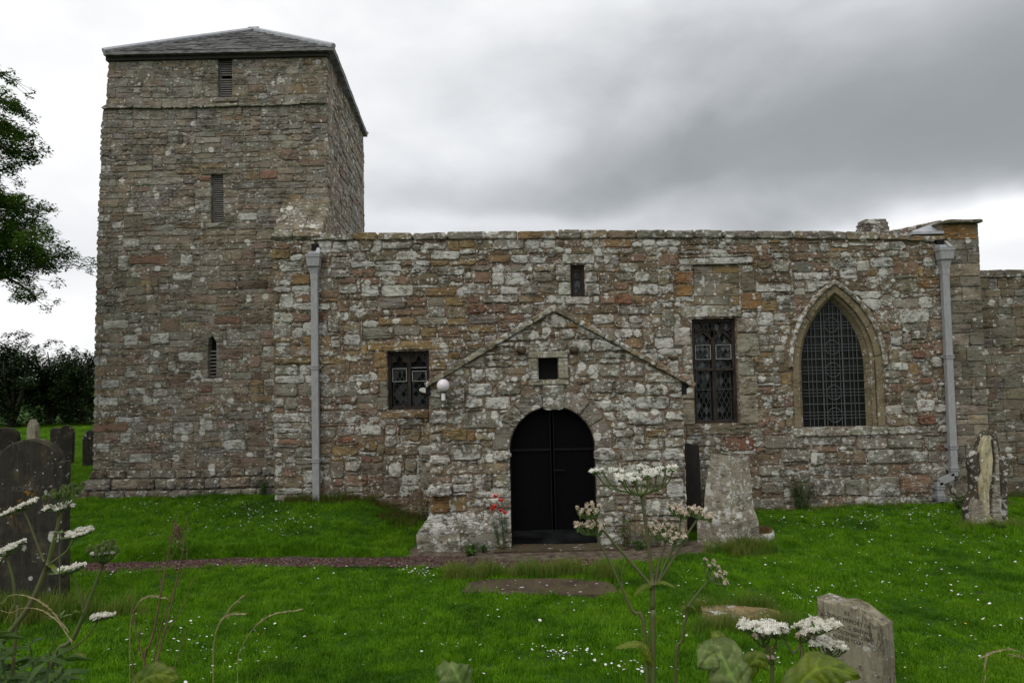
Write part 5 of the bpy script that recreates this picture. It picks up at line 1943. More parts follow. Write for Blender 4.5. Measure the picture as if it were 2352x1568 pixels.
xr = D_CX - D_HALF
levels = [(zg, pts['b'][1] - 0.0), (pts['b'][1] + 0.004, pts['c'][1]), (pts['c'][1] + 0.004, plz + 0.01)]
lefts = [(pts['a'][0], pts['b'][0]), (pts['b'][0] + .01, pts['c'][0]), (pts['c'][0] + .01, PL0 - 0.0)]
offs = [(0.15, 0.17), (0.16, 0.10), (0.095, 0.015)]
for (z0, z1), (xa, xb), (o0, o1) in zip(levels, lefts, offs):
    cuts = [0, rng.uniform(.3, .42), rng.uniform(.62, .74), 1] if z0 > 0.1 else [0, rng.uniform(.45, .6), 1]
    for a, b in zip(cuts, cuts[1:]):
        xL0, xL1 = xa + (xr - xa) * a, xb + (xr - xb) * a
        xR0, xR1 = xa + (xr - xa) * b - .008, xb + (xr - xb) * b - .008
        grid_u, V, F = 5, [], []
        for kz in range(4):
            t = kz / 3
            for ku in range(grid_u):
                u = ku / (grid_u - 1)
                x = (xL0 + (xL1 - xL0) * t) * (1 - u) + (xR0 + (xR1 - xR0) * t) * u
                rough = rng.uniform(-0.01, 0.01)
                rnd = -0.025 if kz in (0, 3) else 0.0
                V.append(fP(x, z0 + (z1 - z0) * t, o0 + (o1 - o0) * t + rough + rnd * (0 if (kz == 0 and z0 < 0) else 1)))
        nV = len(V)
        for kz in (0, 3):
            t = kz / 3
            V += [fP(xL0 + (xL1 - xL0) * t, z0 + (z1 - z0) * t, -0.25), fP(xR0 + (xR1 - xR0) * t, z0 + (z1 - z0) * t, -0.25)]
        for kz in range(3):
            for ku in range(grid_u - 1):
                i = kz * grid_u + ku
                F.append((i, i + 1, i + grid_u + 1, i + grid_u))
        F.append(tuple(range(3 * grid_u, 4 * grid_u)) + (nV + 3, nV + 2))
        F.append(tuple(range(grid_u))[::-1] + (nV, nV + 1))
        F.append((0, grid_u, 2 * grid_u, 3 * grid_u, nV + 2, nV))
        F.append((grid_u - 1, nV + 1, nV + 3, 4 * grid_u - 1, 3 * grid_u - 1, 2 * grid_u - 1))
        mesh('plinth_stone', V, F, M['stone'], porch, tint_of(rng.choice('wkp'), rng, .8 if z0 > 0.1 else .5), smooth=False)
# right hand plinth, lower
for k in range(3):
    a = D_CX + D_HALF + (PL1 - D_CX - D_HALF) * k / 3
    b = D_CX + D_HALF + (PL1 - D_CX - D_HALF) * (k + 1) / 3 - .008
    V, F = stone_geo([(a, -0.1), (b, -0.1), (b, 0.2), (a, 0.2)], fP, -0.2, 0.06, rng, inset=0.04)
    mesh('plinth_stone', V, F, M['stone'], porch, tint_of('k', rng, .6))
# doorstep
V, F = [], []
s0, s1 = at(1135, 1262, YP - 0.2).x, at(1440, 1262, YP - 0.2).x
mb = MB()
mb.box(s0, s1, YP - 0.33, YP + 0.45, -0.15, 0.035)
mb.build('doorstep', M['slab'], porch)
# gutters at the eaves with their brackets
for s in (-1, 1):
    tip = at(966, 897, YP - 0.02) if s < 0 else at(1606, 897, YP - 0.02)
    x_in = PL0 if s < 0 else PL1
    mb = MB()
    prof = [(0, 0.035), (s * 0.055, 0.045), (s * 0.10, 0.03), (s * 0.10, 0.0), (s * 0.05, -0.025), (0, -0.035)]
    bx = x_in + s * 0.035
    n = len(prof)
    V = [(bx + u, YP - 0.03, tip.z + w) for u, w in prof] + [(bx + u, YN - 0.05, tip.z + w) for u, w in prof]
    F = [tuple(range(n)), tuple(range(n, 2 * n))[::-1]] + [(k, (k + 1) % n, n + (k + 1) % n, n + k) for k in range(n)]
    mb.add(V, F)
    mb.build('gutter', M['cream'], porch)
    mb = MB()
    mb.box(min(x_in - s * .02, x_in + s * 0.06), max(x_in - s * .02, x_in + s * 0.06), YP - 0.01, YP + 0.12, tip.z + 0.045, tip.z + 0.11)
    mb.box(min(x_in - s * .03, x_in + s * 0.034), max(x_in - s * .03, x_in + s * 0.034), YP - 0.045, YP + 0.12, tip.z - 0.055, tip.z + 0.045)
    mb.build('gutter_bracket', M['black'], porch)


# netted double door
def net_mat():
    m, nt, out = new_mat('black_bird_netting')
    pos = node(nt, 'ShaderNodeNewGeometry').outputs['Position']
    b = node(nt, 'ShaderNodeBsdfPrincipled', {'Roughness': 0.7})
    b.inputs['Base Color'].default_value = (0.003, 0.003, 0.0035, 1)
    b.inputs['Specular IOR Level'].default_value = 0.05
    t = node(nt, 'ShaderNodeBsdfTransparent')
    mx = node(nt, 'ShaderNodeMixShader', {0: 0.8, 1: t.outputs[0], 2: b.outputs[0]})
    nt.links.new(mx.outputs[0], out.inputs[0])
    return m


M['net'] = net_mat()
YD = YP + 0.14
ins = D_HALF - 0.006
arch_in = [(D_CX - ins * math.cos(math.pi * i / 16), D_SPR + (dh - 0.006) * math.sin(math.pi * i / 16)) for i in range(17)]
half_l = [(D_CX - ins, 0.04)] + arch_in[:9] + [(D_CX, 0.04)]
half_r = [(D_CX, 0.04)] + arch_in[8:] + [(D_CX + ins, 0.04)]
for s, poly in ((-1, half_l), (1, half_r)):
    mb = MB()
    prism(mb, poly, wall_frame(YD), -0.003, 0.003)
    leaf = mb.build('door', M['net'], porch)
    f = MB()
    loop = poly + [poly[0]]
    for a, b in zip(loop, loop[1:]):
        f.quadbox((a[0], YD - 0.01, a[1]), (b[0], YD - 0.01, b[1]), 0.035, 0.03, (0, 1, 0))
    xb0, xb1 = (D_CX - ins, D_CX - 0.02) if s < 0 else (D_CX + 0.02, D_CX + ins)
    f.box(xb0, xb1, YD - 0.03, YD + 0.01, D_SPR - 0.035, D_SPR + 0.0)
    f.box(D_CX + s * 0.025 - 0.008, D_CX + s * 0.025 + 0.008, YD - 0.035, YD + 0.0, 0.2, D_TOP - 0.06)
    f.build('door_frame', M['blackiron'], leaf)
    if s > 0:
        h = MB()
        h.box(D_CX + 0.0, D_CX + 0.19, YD - 0.06, YD - 0.035, PP(1280, 1083)[1], PP(1280, 1083)[1] + 0.022)
        h.build('latch', M['blackiron'], leaf)
# black plastic sheet along the foot of the door
V, F = [], []
nx_, nz_ = 26, 7
for j in range(nz_):
    for i in range(nx_):
        x = D_CX - D_HALF + 0.0 + (2 * D_HALF + (0.12 * (1 - j / (nz_ - 1)) if True else 0)) * i / (nx_ - 1)
        z = 0.045 + 0.20 * j / (nz_ - 1) + 0.012 * noise.noise((x * 3, 0, 1))
        y = YD - 0.055 - 0.035 * abs(noise.noise((x * 2.2, z * 9, 0.4))) - 0.05 * (1 - j / (nz_ - 1)) * (0.5 + noise.noise((x * 4, z * 5, 8)))
        V.append((x, y, z))
for j in range(nz_ - 1):
    for i in range(nx_ - 1):
        k = j * nx_ + i
        F.append((k, k + 1, k + nx_ + 1, k + nx_))
mesh('plastic_sheet', V, F, M['plastic'], porch, None, True)

# ------------------------------------------------------------------ chancel
chancel = empty('chancel', (9.6, YC, 0.0), 'lower grey stone chancel wall beyond the right downpipe', 'chancel')
fC = wall_frame(YC)
cz1 = (at(2262, 619, YC).z + at(2352, 620, YC).z) / 2
cx0, cx1 = PX1 - 0.1, PX1 + 5.0
core = MB()
core.box(cx0, cx1, YC + 0.018, YC + 0.7, -0.3, cz1 - 0.14)
core.box(cx0, cx1, YC + 4.5, YC + 5.2, -0.3, cz1 - 0.14)
core.box(cx1 - 0.6, cx1, YC + 0.7, YC + 4.5, -0.3, cz1 - 0.14)
cw = core.build('wall', M['mortar_grey'], chancel)
rng = random.Random(41)
st = []
for q in fill_courses(heights(-0.05, cz1 - 0.15, 0.205, rng), lambda z: [(cx0, cx1)], [], 0.34, rng, gap=0.006):
    st.append(dict(poly=wobble(q, 0.012), fr=fC, tint=tint_of(rng.choice('kKooKkbt'), rng, rng.uniform(.05, .3)), front=rng.uniform(-0.005, 0.018), wall=cw, corner=0.018, inset=0.011, jit=0.007))
lay(st, None, 250, rng)
x = cx0
while x < cx1:
    L = rng.uniform(0.5, 0.9)
    V, F = stone_geo([(x + .006, cz1 - 0.15), (x + L - .006, cz1 - 0.15), (x + L - .006, cz1), (x + .006, cz1)], fC, -0.7, 0.03, rng, inset=0.02)
    mesh('coping_stone', V, F, M['stone'], chancel, tint_of(rng.choice('oKk'), rng, .25))
    x += L
core = MB()
core.add([(cx0, YC + 0.6, cz1 - 0.2), (cx1, YC + 0.6, cz1 - 0.2), (cx1, YC + 2.7, cz1 + 0.05), (cx0, YC + 2.7, cz1 + 0.05), (cx1, YC + 4.8, cz1 - 0.2), (cx0, YC + 4.8, cz1 - 0.2)], [(0, 1, 2, 3), (3, 2, 4, 5)])
core.build('roof', M['lead'], chancel)


# ------------------------------------------------------------------ downpipes
def sqring(cx, cy, z, w, d):
    return [(cx - w / 2, cy - d / 2, z), (cx + w / 2, cy - d / 2, z), (cx + w / 2, cy + d / 2, z), (cx - w / 2, cy + d / 2, z)]


def loft(mb, rings):
    V = [p for r in rings for p in r]
    F = []
    for k in range(len(rings) - 1):
        for i in range(4):
            j = (i + 1) % 4
            F.append((k * 4 + i, k * 4 + j, k * 4 + 4 + j, k * 4 + 4 + i))
    F += [(3, 2, 1, 0), tuple(range(4 * len(rings) - 4, 4 * len(rings)))]
    mb.add(V, F)


def downpipe(top, path, collars, Y, label):
    """top = hopper pixel data; path = [(px, py)] centre line; collars = py list"""
    yc = Y - 0.10
    q = [at(px, py, yc) for px, py in path]
    t = empty('downpipe', (q[-1].x, yc, q[-1].z), label, 'downpipe', 'grey downpipes on the church wall')
    W, D = 0.124, 0.085
    mb = MB()
    for a, b in zip(q, q[1:]):
        horiz = abs(a.x - b.x) > abs(a.z - b.z)
        if horiz:
            V = []
            for p in (a, b):
                for dy in (-D / 2, D / 2):
                    V += [(p.x, yc + dy, p.z - 0.06), (p.x, yc + dy, p.z + 0.055)]
            mb.add(V, [(0, 1, 3, 2), (4, 6, 7, 5), (0, 4, 5, 1), (2, 3, 7, 6), (1, 5, 7, 3), (0, 2, 6, 4)])
        else:
            loft(mb, [sqring(b.x, yc, b.z, W, D), sqring(a.x, yc, a.z, W, D)])
    mb.build('pipe', M['pipe'], t)
    # hopper head
    hx = at(top['cx'], top['y1'], yc).x
    z = lambda py: at(top['cx'], py, yc).z
    mb = MB()
    hw = (at(top['x1'], top['y0'], yc).x - at(top['x0'], top['y0'], yc).x)
    yh = yc - 0.03
    zt_, zl, zb_, zn = z(top['y0']), z(top['y0'] + 7), z(top['y1']), z(top['y2'])
    loft(mb, [sqring(hx, yc, zn - 0.10, W + 0.01, D + .01), sqring(hx, yc, zn, W + 0.01, D + .01), sqring(hx, yc, zb_ - 0.03, W + 0.07, D + .05), sqring(hx, yh, zb_, hw * 0.70, 0.14), sqring(hx, yh, zl, hw * 0.78, 0.16), sqring(hx, yh, zl + 0.002, hw * 0.86, 0.18), sqring(hx, yh, zt_, hw * 0.88, 0.185)])
    mb.build('hopper_head', M['pipe'], t)
    for k, py in enumerate(collars):
        xx = None
        for a, b, pa, pb in zip(q, q[1:], path, path[1:]):
            if pa[1] <= py <= pb[1]:
                f = (py - pa[1]) / max(1, pb[1] - pa[1])
                xx, zz = a.x + (b.x - a.x) * f, a.z + (b.z - a.z) * f
        if xx is None:
            continue
        mb = MB()
        for dz_ in (-0.022, 0.022):
            mb.add(sqring(xx, yc, zz + dz_ - 0.013, W + 0.03, D + 0.03) + sqring(xx, yc, zz + dz_ + 0.013, W + 0.03, D + 0.03), [(3, 2, 1, 0), (4, 5, 6, 7), (0, 1, 5, 4), (1, 2, 6, 5), (2, 3, 7, 6), (3, 0, 4, 7)])
        mb.box(xx - W / 2 - 0.001, xx + W / 2 + 0.001, yc - D / 2 - 0.003, yc + D / 2 + 0.003, zz - 0.01, zz + 0.01)
        mb.box(xx - W / 2 - 0.035, xx - W / 2, yc + 0.03, Y - 0.005, zz - 0.02, zz + 0.02)
        mb.box(xx + W / 2, xx + W / 2 + 0.035, yc + 0.03, Y - 0.005, zz - 0.02, zz + 0.02)
        mb.build('collar', M['pipe'], t)
    # lead spout feeding the hopper
    mb = MB()
    s0_, s1_ = at(top['cx'] - 8, top['y0'] - 4, yc), at(top['cx'] + 16, top['y0'] - 12, yc)
    mb.add([(hx - 0.10, Y + 0.05, zt_ + 0.10), (hx + 0.05, Y + 0.05, zt_ + 0.10), (hx + 0.05, yc - 0.06, zt_ + 0.05), (hx - 0.10, yc - 0.06, zt_ + 0.05),
            (hx - 0.10, Y + 0.05, zt_ + 0.02), (hx + 0.05, Y + 0.05, zt_ + 0.02), (hx + 0.05, yc - 0.06, zt_ - 0.01), (hx - 0.10, yc - 0.06, zt_ - 0.01)], [(0, 1, 2, 3), (4, 7, 6, 5), (3, 2, 6, 7), (0, 3, 7, 4), (1, 5, 6, 2)])
    mb.add([(hx + 0.04, yc - 0.10, zt_ + 0.02), (hx + 0.13, yc - 0.10, zt_ + 0.01), (hx + 0.10, yc + 0.02, zt_ + 0.13), (hx + 0.05, yc + 0.02, zt_ + 0.14)], [(0, 1, 2, 3)])
    mb.build('lead_spout', M['lead'], t)
    mb = MB()
    mb.box(hx - 0.07, hx + 0.06, Y - 0.035, Y + 0.02, zt_ + 0.09, zt_ + 0.22)
    mb.build('spout_opening', M['black'], t)
    return t


downpipe(dict(cx=722, x0=703, x1=742, y0=585, y1=612, y2=630), [(722.5, 628), (724, 843), (727, 1162)], [626, 843, 1057], YN, 'straight grey downpipe with hopper left of the porch')
downpipe(dict(cx=2168, x0=2147, x1=2189, y0=570, y1=596, y2=618), [(2169, 616), (2178, 818), (2190, 1088), (2189, 1092), (2158, 1106), (2156, 1107), (2160, 1150)], [613, 818, 1026, 1076, 1118, 1140], YN, 'grey downpipe with a sideways elbow at its foot beside the chancel')

# ------------------------------------------------------------------ globe lamp on the porch
gc = at(1018, 885, YP - 0.13)
lamp = empty('wall_lamp', (gc.x, YP, gc.z - 0.22), 'white globe lamp on a short stem on the porch corner', 'lamp')
bm = bmesh.new()
bmesh.ops.create_uvsphere(bm, u_segments=28, v_segments=18, radius=0.098)
mesh('lamp_globe', [gc + v.co for v in bm.verts], [tuple(v.index for v in f.verts) for f in bm.faces], M['globe'], lamp, smooth=True)
bm.free()
mb = MB()
mb.tube([gc + Vector((0, 0, -0.225)), gc + Vector((0, 0, -0.115))], 0.030, 14)
mb.build('lamp_stem', M['whitepaint'], lamp)
mb = MB()
mb.tube([gc + Vector((0, 0, -0.115)), gc + Vector((0, 0, -0.088))], [0.04, 0.05], 14)
mb.tube([gc + Vector((0, 0.0, -0.20)), gc + Vector((0, 0.13, -0.20))], 0.014, 8)
mb.build('lamp_bracket', M['slab'], lamp)
# ------------------------------------------------------------------ gravestones and slabs
def stone_slab(name, outline, thick, base, yaw, mat, label, cat, group=None, lean=(0, 0), chamfer=0.012, rough=0.0, seed=0):
    """outline = (x, z) seen from the front, x centred on the base point"""
    r = random.Random(seed)
    t = empty(name, base, label, cat, group)
    c, s = math.cos(yaw), math.sin(yaw)
    def fr(u, z, n):
        y = -n + lean[1] * z
        x = u + lean[0] * z
        return Vector((base[0] + x * c - y * s, base[1] + x * s + y * c, base[2] + z))
    # refine the outline so that it can be a little worn
    pts = []
    for a, b in zip(outline, outline[1:] + outline[:1]):
        L = math.hypot(a[0] - b[0], a[1] - b[1])
        k = max(1, int(L / 0.09))
        for i in range(k):
            f = i / k
            pts.append((a[0] + (b[0] - a[0]) * f + r.uniform(-rough, rough), a[1] + (b[1] - a[1]) * f + r.uniform(-rough, rough)))
    mb = MB()
    prism(mb, pts, fr, -thick / 2, thick / 2, chamfer)
    mb.build('slab', mat, t)
    return t, fr


def arch_top(hw, sh, top, sw, n=10):
    """headstone outline with shoulders of width sw below a round arch"""
    o = [(-hw, -0.3), (hw, -0.3), (hw, sh)]
    a = hw - sw
    o += [(a, sh)]
    o += [(a * math.cos(math.pi * i / n), sh + 0.01 + (top - sh - 0.01) * math.sin(math.pi * i / n)) for i in range(1, n)]
    return o + [(-a, sh), (-hw, sh)]


def lettering(parent, lines, fr, depth, size, mat, name='inscription', width_scale=1.0):
    """each line: (text, centre u, baseline z, size)"""
    for txt, u, z, sz in lines:
        cu = bpy.data.curves.new(name, 'FONT')
        cu.body = txt
        cu.size = sz
        cu.align_x = 'CENTER'
        cu.extrude = 0.0006
        cu.materials.append(mat)
        tmp = bpy.data.objects.new(name, cu)
        o = bpy.data.objects.new(name, bpy.data.meshes.new_from_object(tmp))
        bpy.data.objects.remove(tmp)
        P0, PX, PZ = fr(u, z, depth), fr(u + 1, z, depth), fr(u, z + 1, depth)
        X, Zv = (PX - P0).normalized(), (PZ - P0).normalized()
        N = X.cross(Zv)
        m = Matrix((X * width_scale, Zv, N)).transposed().to_4x4()
        COL.objects.link(o)
        o.parent = parent
        m.translation = P0 - WL[parent.name]
        o.matrix_local = m
        WL[o.name] = P0


# big arched headstone on the left
B = ground_at(68, 1402)
k = B.y / FPX
hw, ht = 80 * k, (1402 - 1016) * k
left_stone, frL = stone_slab('headstone', arch_top(hw, ht * 0.865, ht, 0.16 * hw, 16), 0.13, B, R(4), M['grave'], 'big dark round-topped headstone behind the white hogweed at left', 'headstone', chamfer=0.02, rough=0.004)
M['ink'] = simple_mat('worn_lettering', (0.018, 0.016, 0.013), 0.9, 0.3, 30, 0)
M['ink_faint'] = simple_mat('faint_lettering', (0.085, 0.074, 0.060), 0.95, 0.3, 30, 0)
lettering(left_stone, [('ROBERT', -0.02, ht * 0.70, 0.085)], frL, 0.0655, 0.08, M['ink_faint'])
# ledge on its left side
Bk = []
specs = [  # px range, top py, base py guess, distance, shape, material, label
    (-22, 41, 981, 1075, 15.2, 'round', 'grave', 'broad round-topped headstone cut off by the left edge'),
    (61, 86, 963, 1060, 18.6, 'point', 'grave_pale', 'slim pale headstone with a rounded tip, tallest of the far ones'),
    (117, 138, 982, 1070, 18.9, 'flat', 'grave', 'narrow grey headstone half hidden by a pointed one'),
    (131, 166, 975, 1072, 17.4, 'gothic', 'grave', 'dark pointed headstone with yellow lichen on its tip'),
    (192, 222, 987, 1072, 17.0, 'gothic', 'grave', 'dark headstone edge peeping out from behind the tower'),
]
for i, (xa, xb, ty, by, Y, shp, mat, lab) in enumerate(specs):
    c = at((xa + xb) / 2, by, Y)
    k = Y / FPX
    hw = (xb - xa) / 2 * k
    z0 = gz(c.x, Y)
    ht = at((xa + xb) / 2, ty, Y).z - z0
    if shp == 'round':
        o = arch_top(hw, ht - hw * 0.8, ht, 0.0 * hw)
    elif shp == 'point':
        o = [(-hw, -.3), (hw, -.3), (hw, ht * .75), (hw * .85, ht * .88), (hw * .3, ht), (-hw * .3, ht), (-hw * .85, ht * .88), (-hw, ht * .75)]
    elif shp == 'flat':
        o = [(-hw, -.3), (hw, -.3), (hw, ht * .94), (hw * .5, ht), (-hw * .5, ht), (-hw, ht * .95)]
    else:
        o = [(-hw, -.3), (hw, -.3), (hw, ht * .80), (hw * .75, ht * .90), (hw * .25, ht * .985), (0, ht), (-hw * .25, ht * .985), (-hw * .75, ht * .9), (-hw, ht * .8)]
    t_, f_ = stone_slab('headstone', o, 0.12, (c.x, Y, z0), R((6, -8, 3, 12, 10)[i]), M[mat], lab, 'headstone', 'old headstones behind the tower', lean=((0, 0), (0.02, 0), (0, 0), (0.03, 0), (0, 0))[i], chamfer=0.02, seed=i)
    if i == 3:
        pass

# inscribed headstone at the lower right
RY = 5.75
q_l, q_r = at(1888, 1372, RY), at(2024, 1420, RY)
gy0 = math.atan2(1, 1)
yaw = R(-57)
kk = RY / FPX
Wd, Tk = 0.54, 0.20
cpt = at(1962, 1440, RY)
z0 = gz(cpt.x, RY)
top_l = at(1905, 1366, RY + 0.2).z - z0
o = [(-Wd / 2, -.3), (Wd / 2, -.3), (Wd / 2, top_l - 0.098), (Wd * .40, top_l - 0.075), (Wd * .26, top_l - 0.035), (Wd * .12, top_l + 0.000), (-Wd * .02, top_l + 0.012), (-Wd * .12, top_l + 0.003), (-Wd * .22, top_l - 0.015), (-Wd * .32, top_l - 0.014), (-Wd / 2, top_l - 0.005)]
ins_stone, frI = stone_slab('headstone', o, Tk, (cpt.x, RY, z0), yaw, M['grave_pale'], 'small pale inscribed headstone with a wavy top, turned aside', 'headstone', chamfer=0.014, rough=0.003, seed=9)
lettering(ins_stone, [('IN', 0.0, top_l - 0.085, 0.052), ('LOVING MEMORY OF', 0.0, top_l - 0.137, 0.045), ('JOHN N. L. G. BROWN', 0.0, top_l - 0.193, 0.045), ('12TH DECEMBER 2006', 0.0, top_l - 0.243, 0.041), ('AGED 68 YEARS', 0.0, top_l - 0.290, 0.041)], frI, Tk / 2 + 0.0006, 0.04, M['ink'], width_scale=0.92)

# tapering speckled stump
sb = at(1668, 1236, 10.25)
sz0 = gz(sb.x, 10.3)
t = empty('monument_stump', (sb.x, 10.3, sz0), 'broken speckled pale monument stump with a splayed foot', 'monument')
yaw = R(34)
def ring4(w, d, z, dx=0.0, tilt=0.0):
    c, s = math.cos(yaw), math.sin(yaw)
    out = []
    for a, b in ((-1, -1), (1, -1), (1, 1), (-1, 1)):
        u, v = a * w / 2 + dx, b * d / 2
        out.append((sb.x + 0.06 + u * c - v * s, 10.35 + u * s + v * c, sz0 + z + tilt * a))
    return out
def sheet_loft(rings, sub=4, jit=0.008, seed=1):
    r = random.Random(seed)
    V, F = [], []
    n = 4 * sub
    for R_ in rings:
        for i in range(4):
            a, b = Vector(R_[i]), Vector(R_[(i + 1) % 4])
            for j in range(sub):
                p = a.lerp(b, j / sub)
                V.append(p + Vector((r.uniform(-jit, jit), r.uniform(-jit, jit), r.uniform(-jit, jit) * 0.5)))
    for k_ in range(len(rings) - 1):
        for i in range(n):
            F.append((k_ * n + i, k_ * n + (i + 1) % n, (k_ + 1) * n + (i + 1) % n, (k_ + 1) * n + i))
    F.append(tuple(range((len(rings) - 1) * n, len(rings) * n)))
    return V, F
ht = at(1690, 1050, 10.3).z - sz0
V, F = sheet_loft([ring4(.60, .66, -.2), ring4(.60, .66, .36), ring4(.585, .63, .42), ring4(.50, .52, .55, .03), ring4(.485, .49, .75, .045), ring4(.45, .43, 1.0, .065), ring4(.42, .36, ht - .03, .08, -.02), ring4(.39, .34, ht, .08, -.05)], jit=0.012)
mesh('shaft', V, F, M['grave_rough'], t)

# black slab leaning against the side of the porch
p = at(1592, 1096, 11.25)
z0 = gz(p.x, 11.25)
ht = at(1592, 1019, 11.25).z - z0
o = [(-.125, -.2), (.125, -.2), (.125, ht - .05), (.10, ht - .01), (.04, ht - .03), (0, ht - .005), (-.05, ht), (-.10, ht - .02), (-.125, ht - .06)]
stone_slab('leaning_slab', o, 0.10, (p.x + 0.0, 11.25, z0), R(0), M['grave_black'], 'black narrow slab standing against the porch side wall', 'slab', lean=(0, 0.06), seed=4)

# pointed stone seen edge-on with cream lichen, at the right edge
Yo = 10.9
M['grave_mottled'] = stone_mat('mottled_headstone', base=(0.075, 0.065, 0.05, 0.34), streak=1, rel=0.5, lich=0.9)
o_px = [(2232, 1215), (2227, 1172), (2233, 1150), (2243, 1128), (2240, 1090), (2236, 1062), (2243, 1042), (2255, 1034), (2258, 1022), (2264, 1004), (2272, 993), (2281, 988), (2290, 998), (2296, 1016), (2299, 1036), (2302, 1048), (2313, 1048), (2321, 1060), (2325, 1076), (2322, 1089), (2316, 1092), (2316, 1160), (2318, 1215)]
cx = at(2278, 1215, Yo)
z0 = gz(cx.x, Yo)
t = empty('headstone', (cx.x, Yo, z0), 'pointed dark stone with a stripe of cream lichen at right', 'headstone')
poly = [(at(x, y, Yo).x, at(x, y, Yo).z) for x, y in o_px]
poly[0] = (poly[0][0], z0 - 0.2)
poly[-1] = (poly[-1][0], z0 - 0.2)
mb = MB()
prism(mb, poly, wall_frame(Yo), -0.20, 0.0, 0.02)
mb.build('slab', M['grave_mottled'], t)
sp_px = [(2262, 1215), (2253, 1181), (2256, 1150), (2251, 1104), (2259, 1085), (2256, 1055), (2257, 1034), (2263, 1012), (2271, 1000), (2277, 1003), (2281, 1020), (2285, 1057), (2281, 1100), (2276, 1129), (2277, 1183), (2300, 1215)]
poly = [(at(x, y, Yo - .07).x, at(x, y, Yo - .07).z) for x, y in sp_px]
mb = MB()
prism(mb, poly, wall_frame(Yo), -0.05, 0.05, 0.018)
mb.build('moulded_edge', M['lichen_yellow'], t)
sp_px = [(2280, 1190), (2280, 1140), (2287, 1090), (2288, 1055), (2283, 1010), (2290, 1016), (2294, 1045), (2296, 1100), (2303, 1215)]
poly = [(at(x, y, Yo - .03).x, at(x, y, Yo - .03).z) for x, y in sp_px]
mb = MB()
prism(mb, poly, wall_frame(Yo), -0.05, 0.05, 0.02)
mb.build('rib', M['grave_rough'], t)
fbk = [(2232, 1200), (2233, 1165), (2240, 1145), (2258, 1150), (2262, 1215), (2236, 1215)]
poly = [(at(x, y, Yo - .05).x, at(x, y, Yo - .05).z) for x, y in fbk]
mb = MB()
prism(mb, poly, wall_frame(Yo), -0.05, 0.07, 0.03)
mb.build('foot', M['grave_rough'], t)

# flat ledger slab in the lawn
def ledger(name, pix, h, mat, label, seed=0):
    pts = [ground_at(x, y) for x, y in pix]
    c = sum(pts, Vector()) / len(pts)
    r = random.Random(seed)
    t_ = empty(name, c, label, 'grave slab')
    V, F = [], []
    fine = []
    for a, b in zip(pts, pts[1:] + pts[:1]):
        n = max(1, int((a - b).length / 0.12))
        for i in range(n):
            q = a.lerp(b, i / n)
            fine.append(q + Vector((r.uniform(-.012, .012), r.uniform(-.012, .012), 0)))
    n = len(fine)
    for z, s in ((-0.1, 1.0), (h - 0.015, 1.0), (h, 0.985)):
        V += [(c.x + (q.x - c.x) * s, c.y + (q.y - c.y) * s, q.z + z + r.uniform(-.003, .003)) for q in fine]
    V.append((c.x, c.y, c.z + h + 0.002))
    for k in range(2):
        for i in range(n):
            F.append((k * n + i, k * n + (i + 1) % n, (k + 1) * n + (i + 1) % n, (k + 1) * n + i))
    F += [(2 * n + i, 2 * n + (i + 1) % n, 3 * n) for i in range(n)]
    mesh('slab', V, F, mat, t_)
    return pts


slab1 = ledger('ledger_slab', [(1062, 1362), (1250, 1369), (1380, 1371), (1421, 1366), (1418, 1352), (1396, 1338), (1340, 1333), (1240, 1333), (1120, 1334), (1072, 1343)], 0.03, M['slab'], 'flat brown ledger slab sunk in the lawn before the door', 1)
slab2 = ledger('grave_kerb', [(1612, 1432), (1700, 1442), (1790, 1440), (1792, 1428), (1760, 1420), (1680, 1411), (1612, 1412)], 0.11, M['slab_gold'], 'low golden stone in long grass left of the inscribed headstone', 2)

# broken white ring planter
rc = ground_at(1741, 1243)
rc.z = gz(rc.x, rc.y) + 0.04
t = empty('stone_planter', rc, 'broken mossy white ring planter in the grass by the stump', 'planter')
M['white_lichened'] = stone_mat('white_lichened_ring', base=(0.24, 0.21, 0.16, 0.95))
nseg = 28
r_ = random.Random(3)
M['moss_brown'] = simple_mat('brown_moss', (0.075, 0.045, 0.015), 1.0, 0.5, 30, 0.7, bdist=0.02)
for (name, mat, prof) in (('outer_rim', M['white_lichened'], [(0.22, 0.0), (0.245, 0.06), (0.25, 0.12), (0.225, 0.155), (0.185, 0.16)]), ('inner_rim', M['moss_brown'], [(0.225, 0.156), (0.20, 0.168), (0.165, 0.155), (0.15, 0.09), (0.0, 0.07)])):
    V, F = [], []
    for i in range(nseg):
        th = 2 * math.pi * i / nseg
        j_ = 1 + 0.08 * noise.noise((math.cos(th) * 1.7, math.sin(th) * 1.7, 2.0))
        dz_ = 0.02 * noise.noise((math.cos(th) * 2.3, math.sin(th) * 2.3, 9.0)) - 0.03 * (math.sin(th) < 0)
        for rr, zz in prof:
            V.append((rc.x + rr * j_ * math.cos(th), rc.y + rr * j_ * math.sin(th), rc.z + zz + dz_ * (zz > .05)))
    m_ = len(prof)
    for i in range(nseg):
        for k in range(m_ - 1):
            a, b = i * m_ + k, ((i + 1) % nseg) * m_ + k
            F.append((a, b, b + 1, a + 1))
    mesh(name, V, F, mat, t, smooth=True)
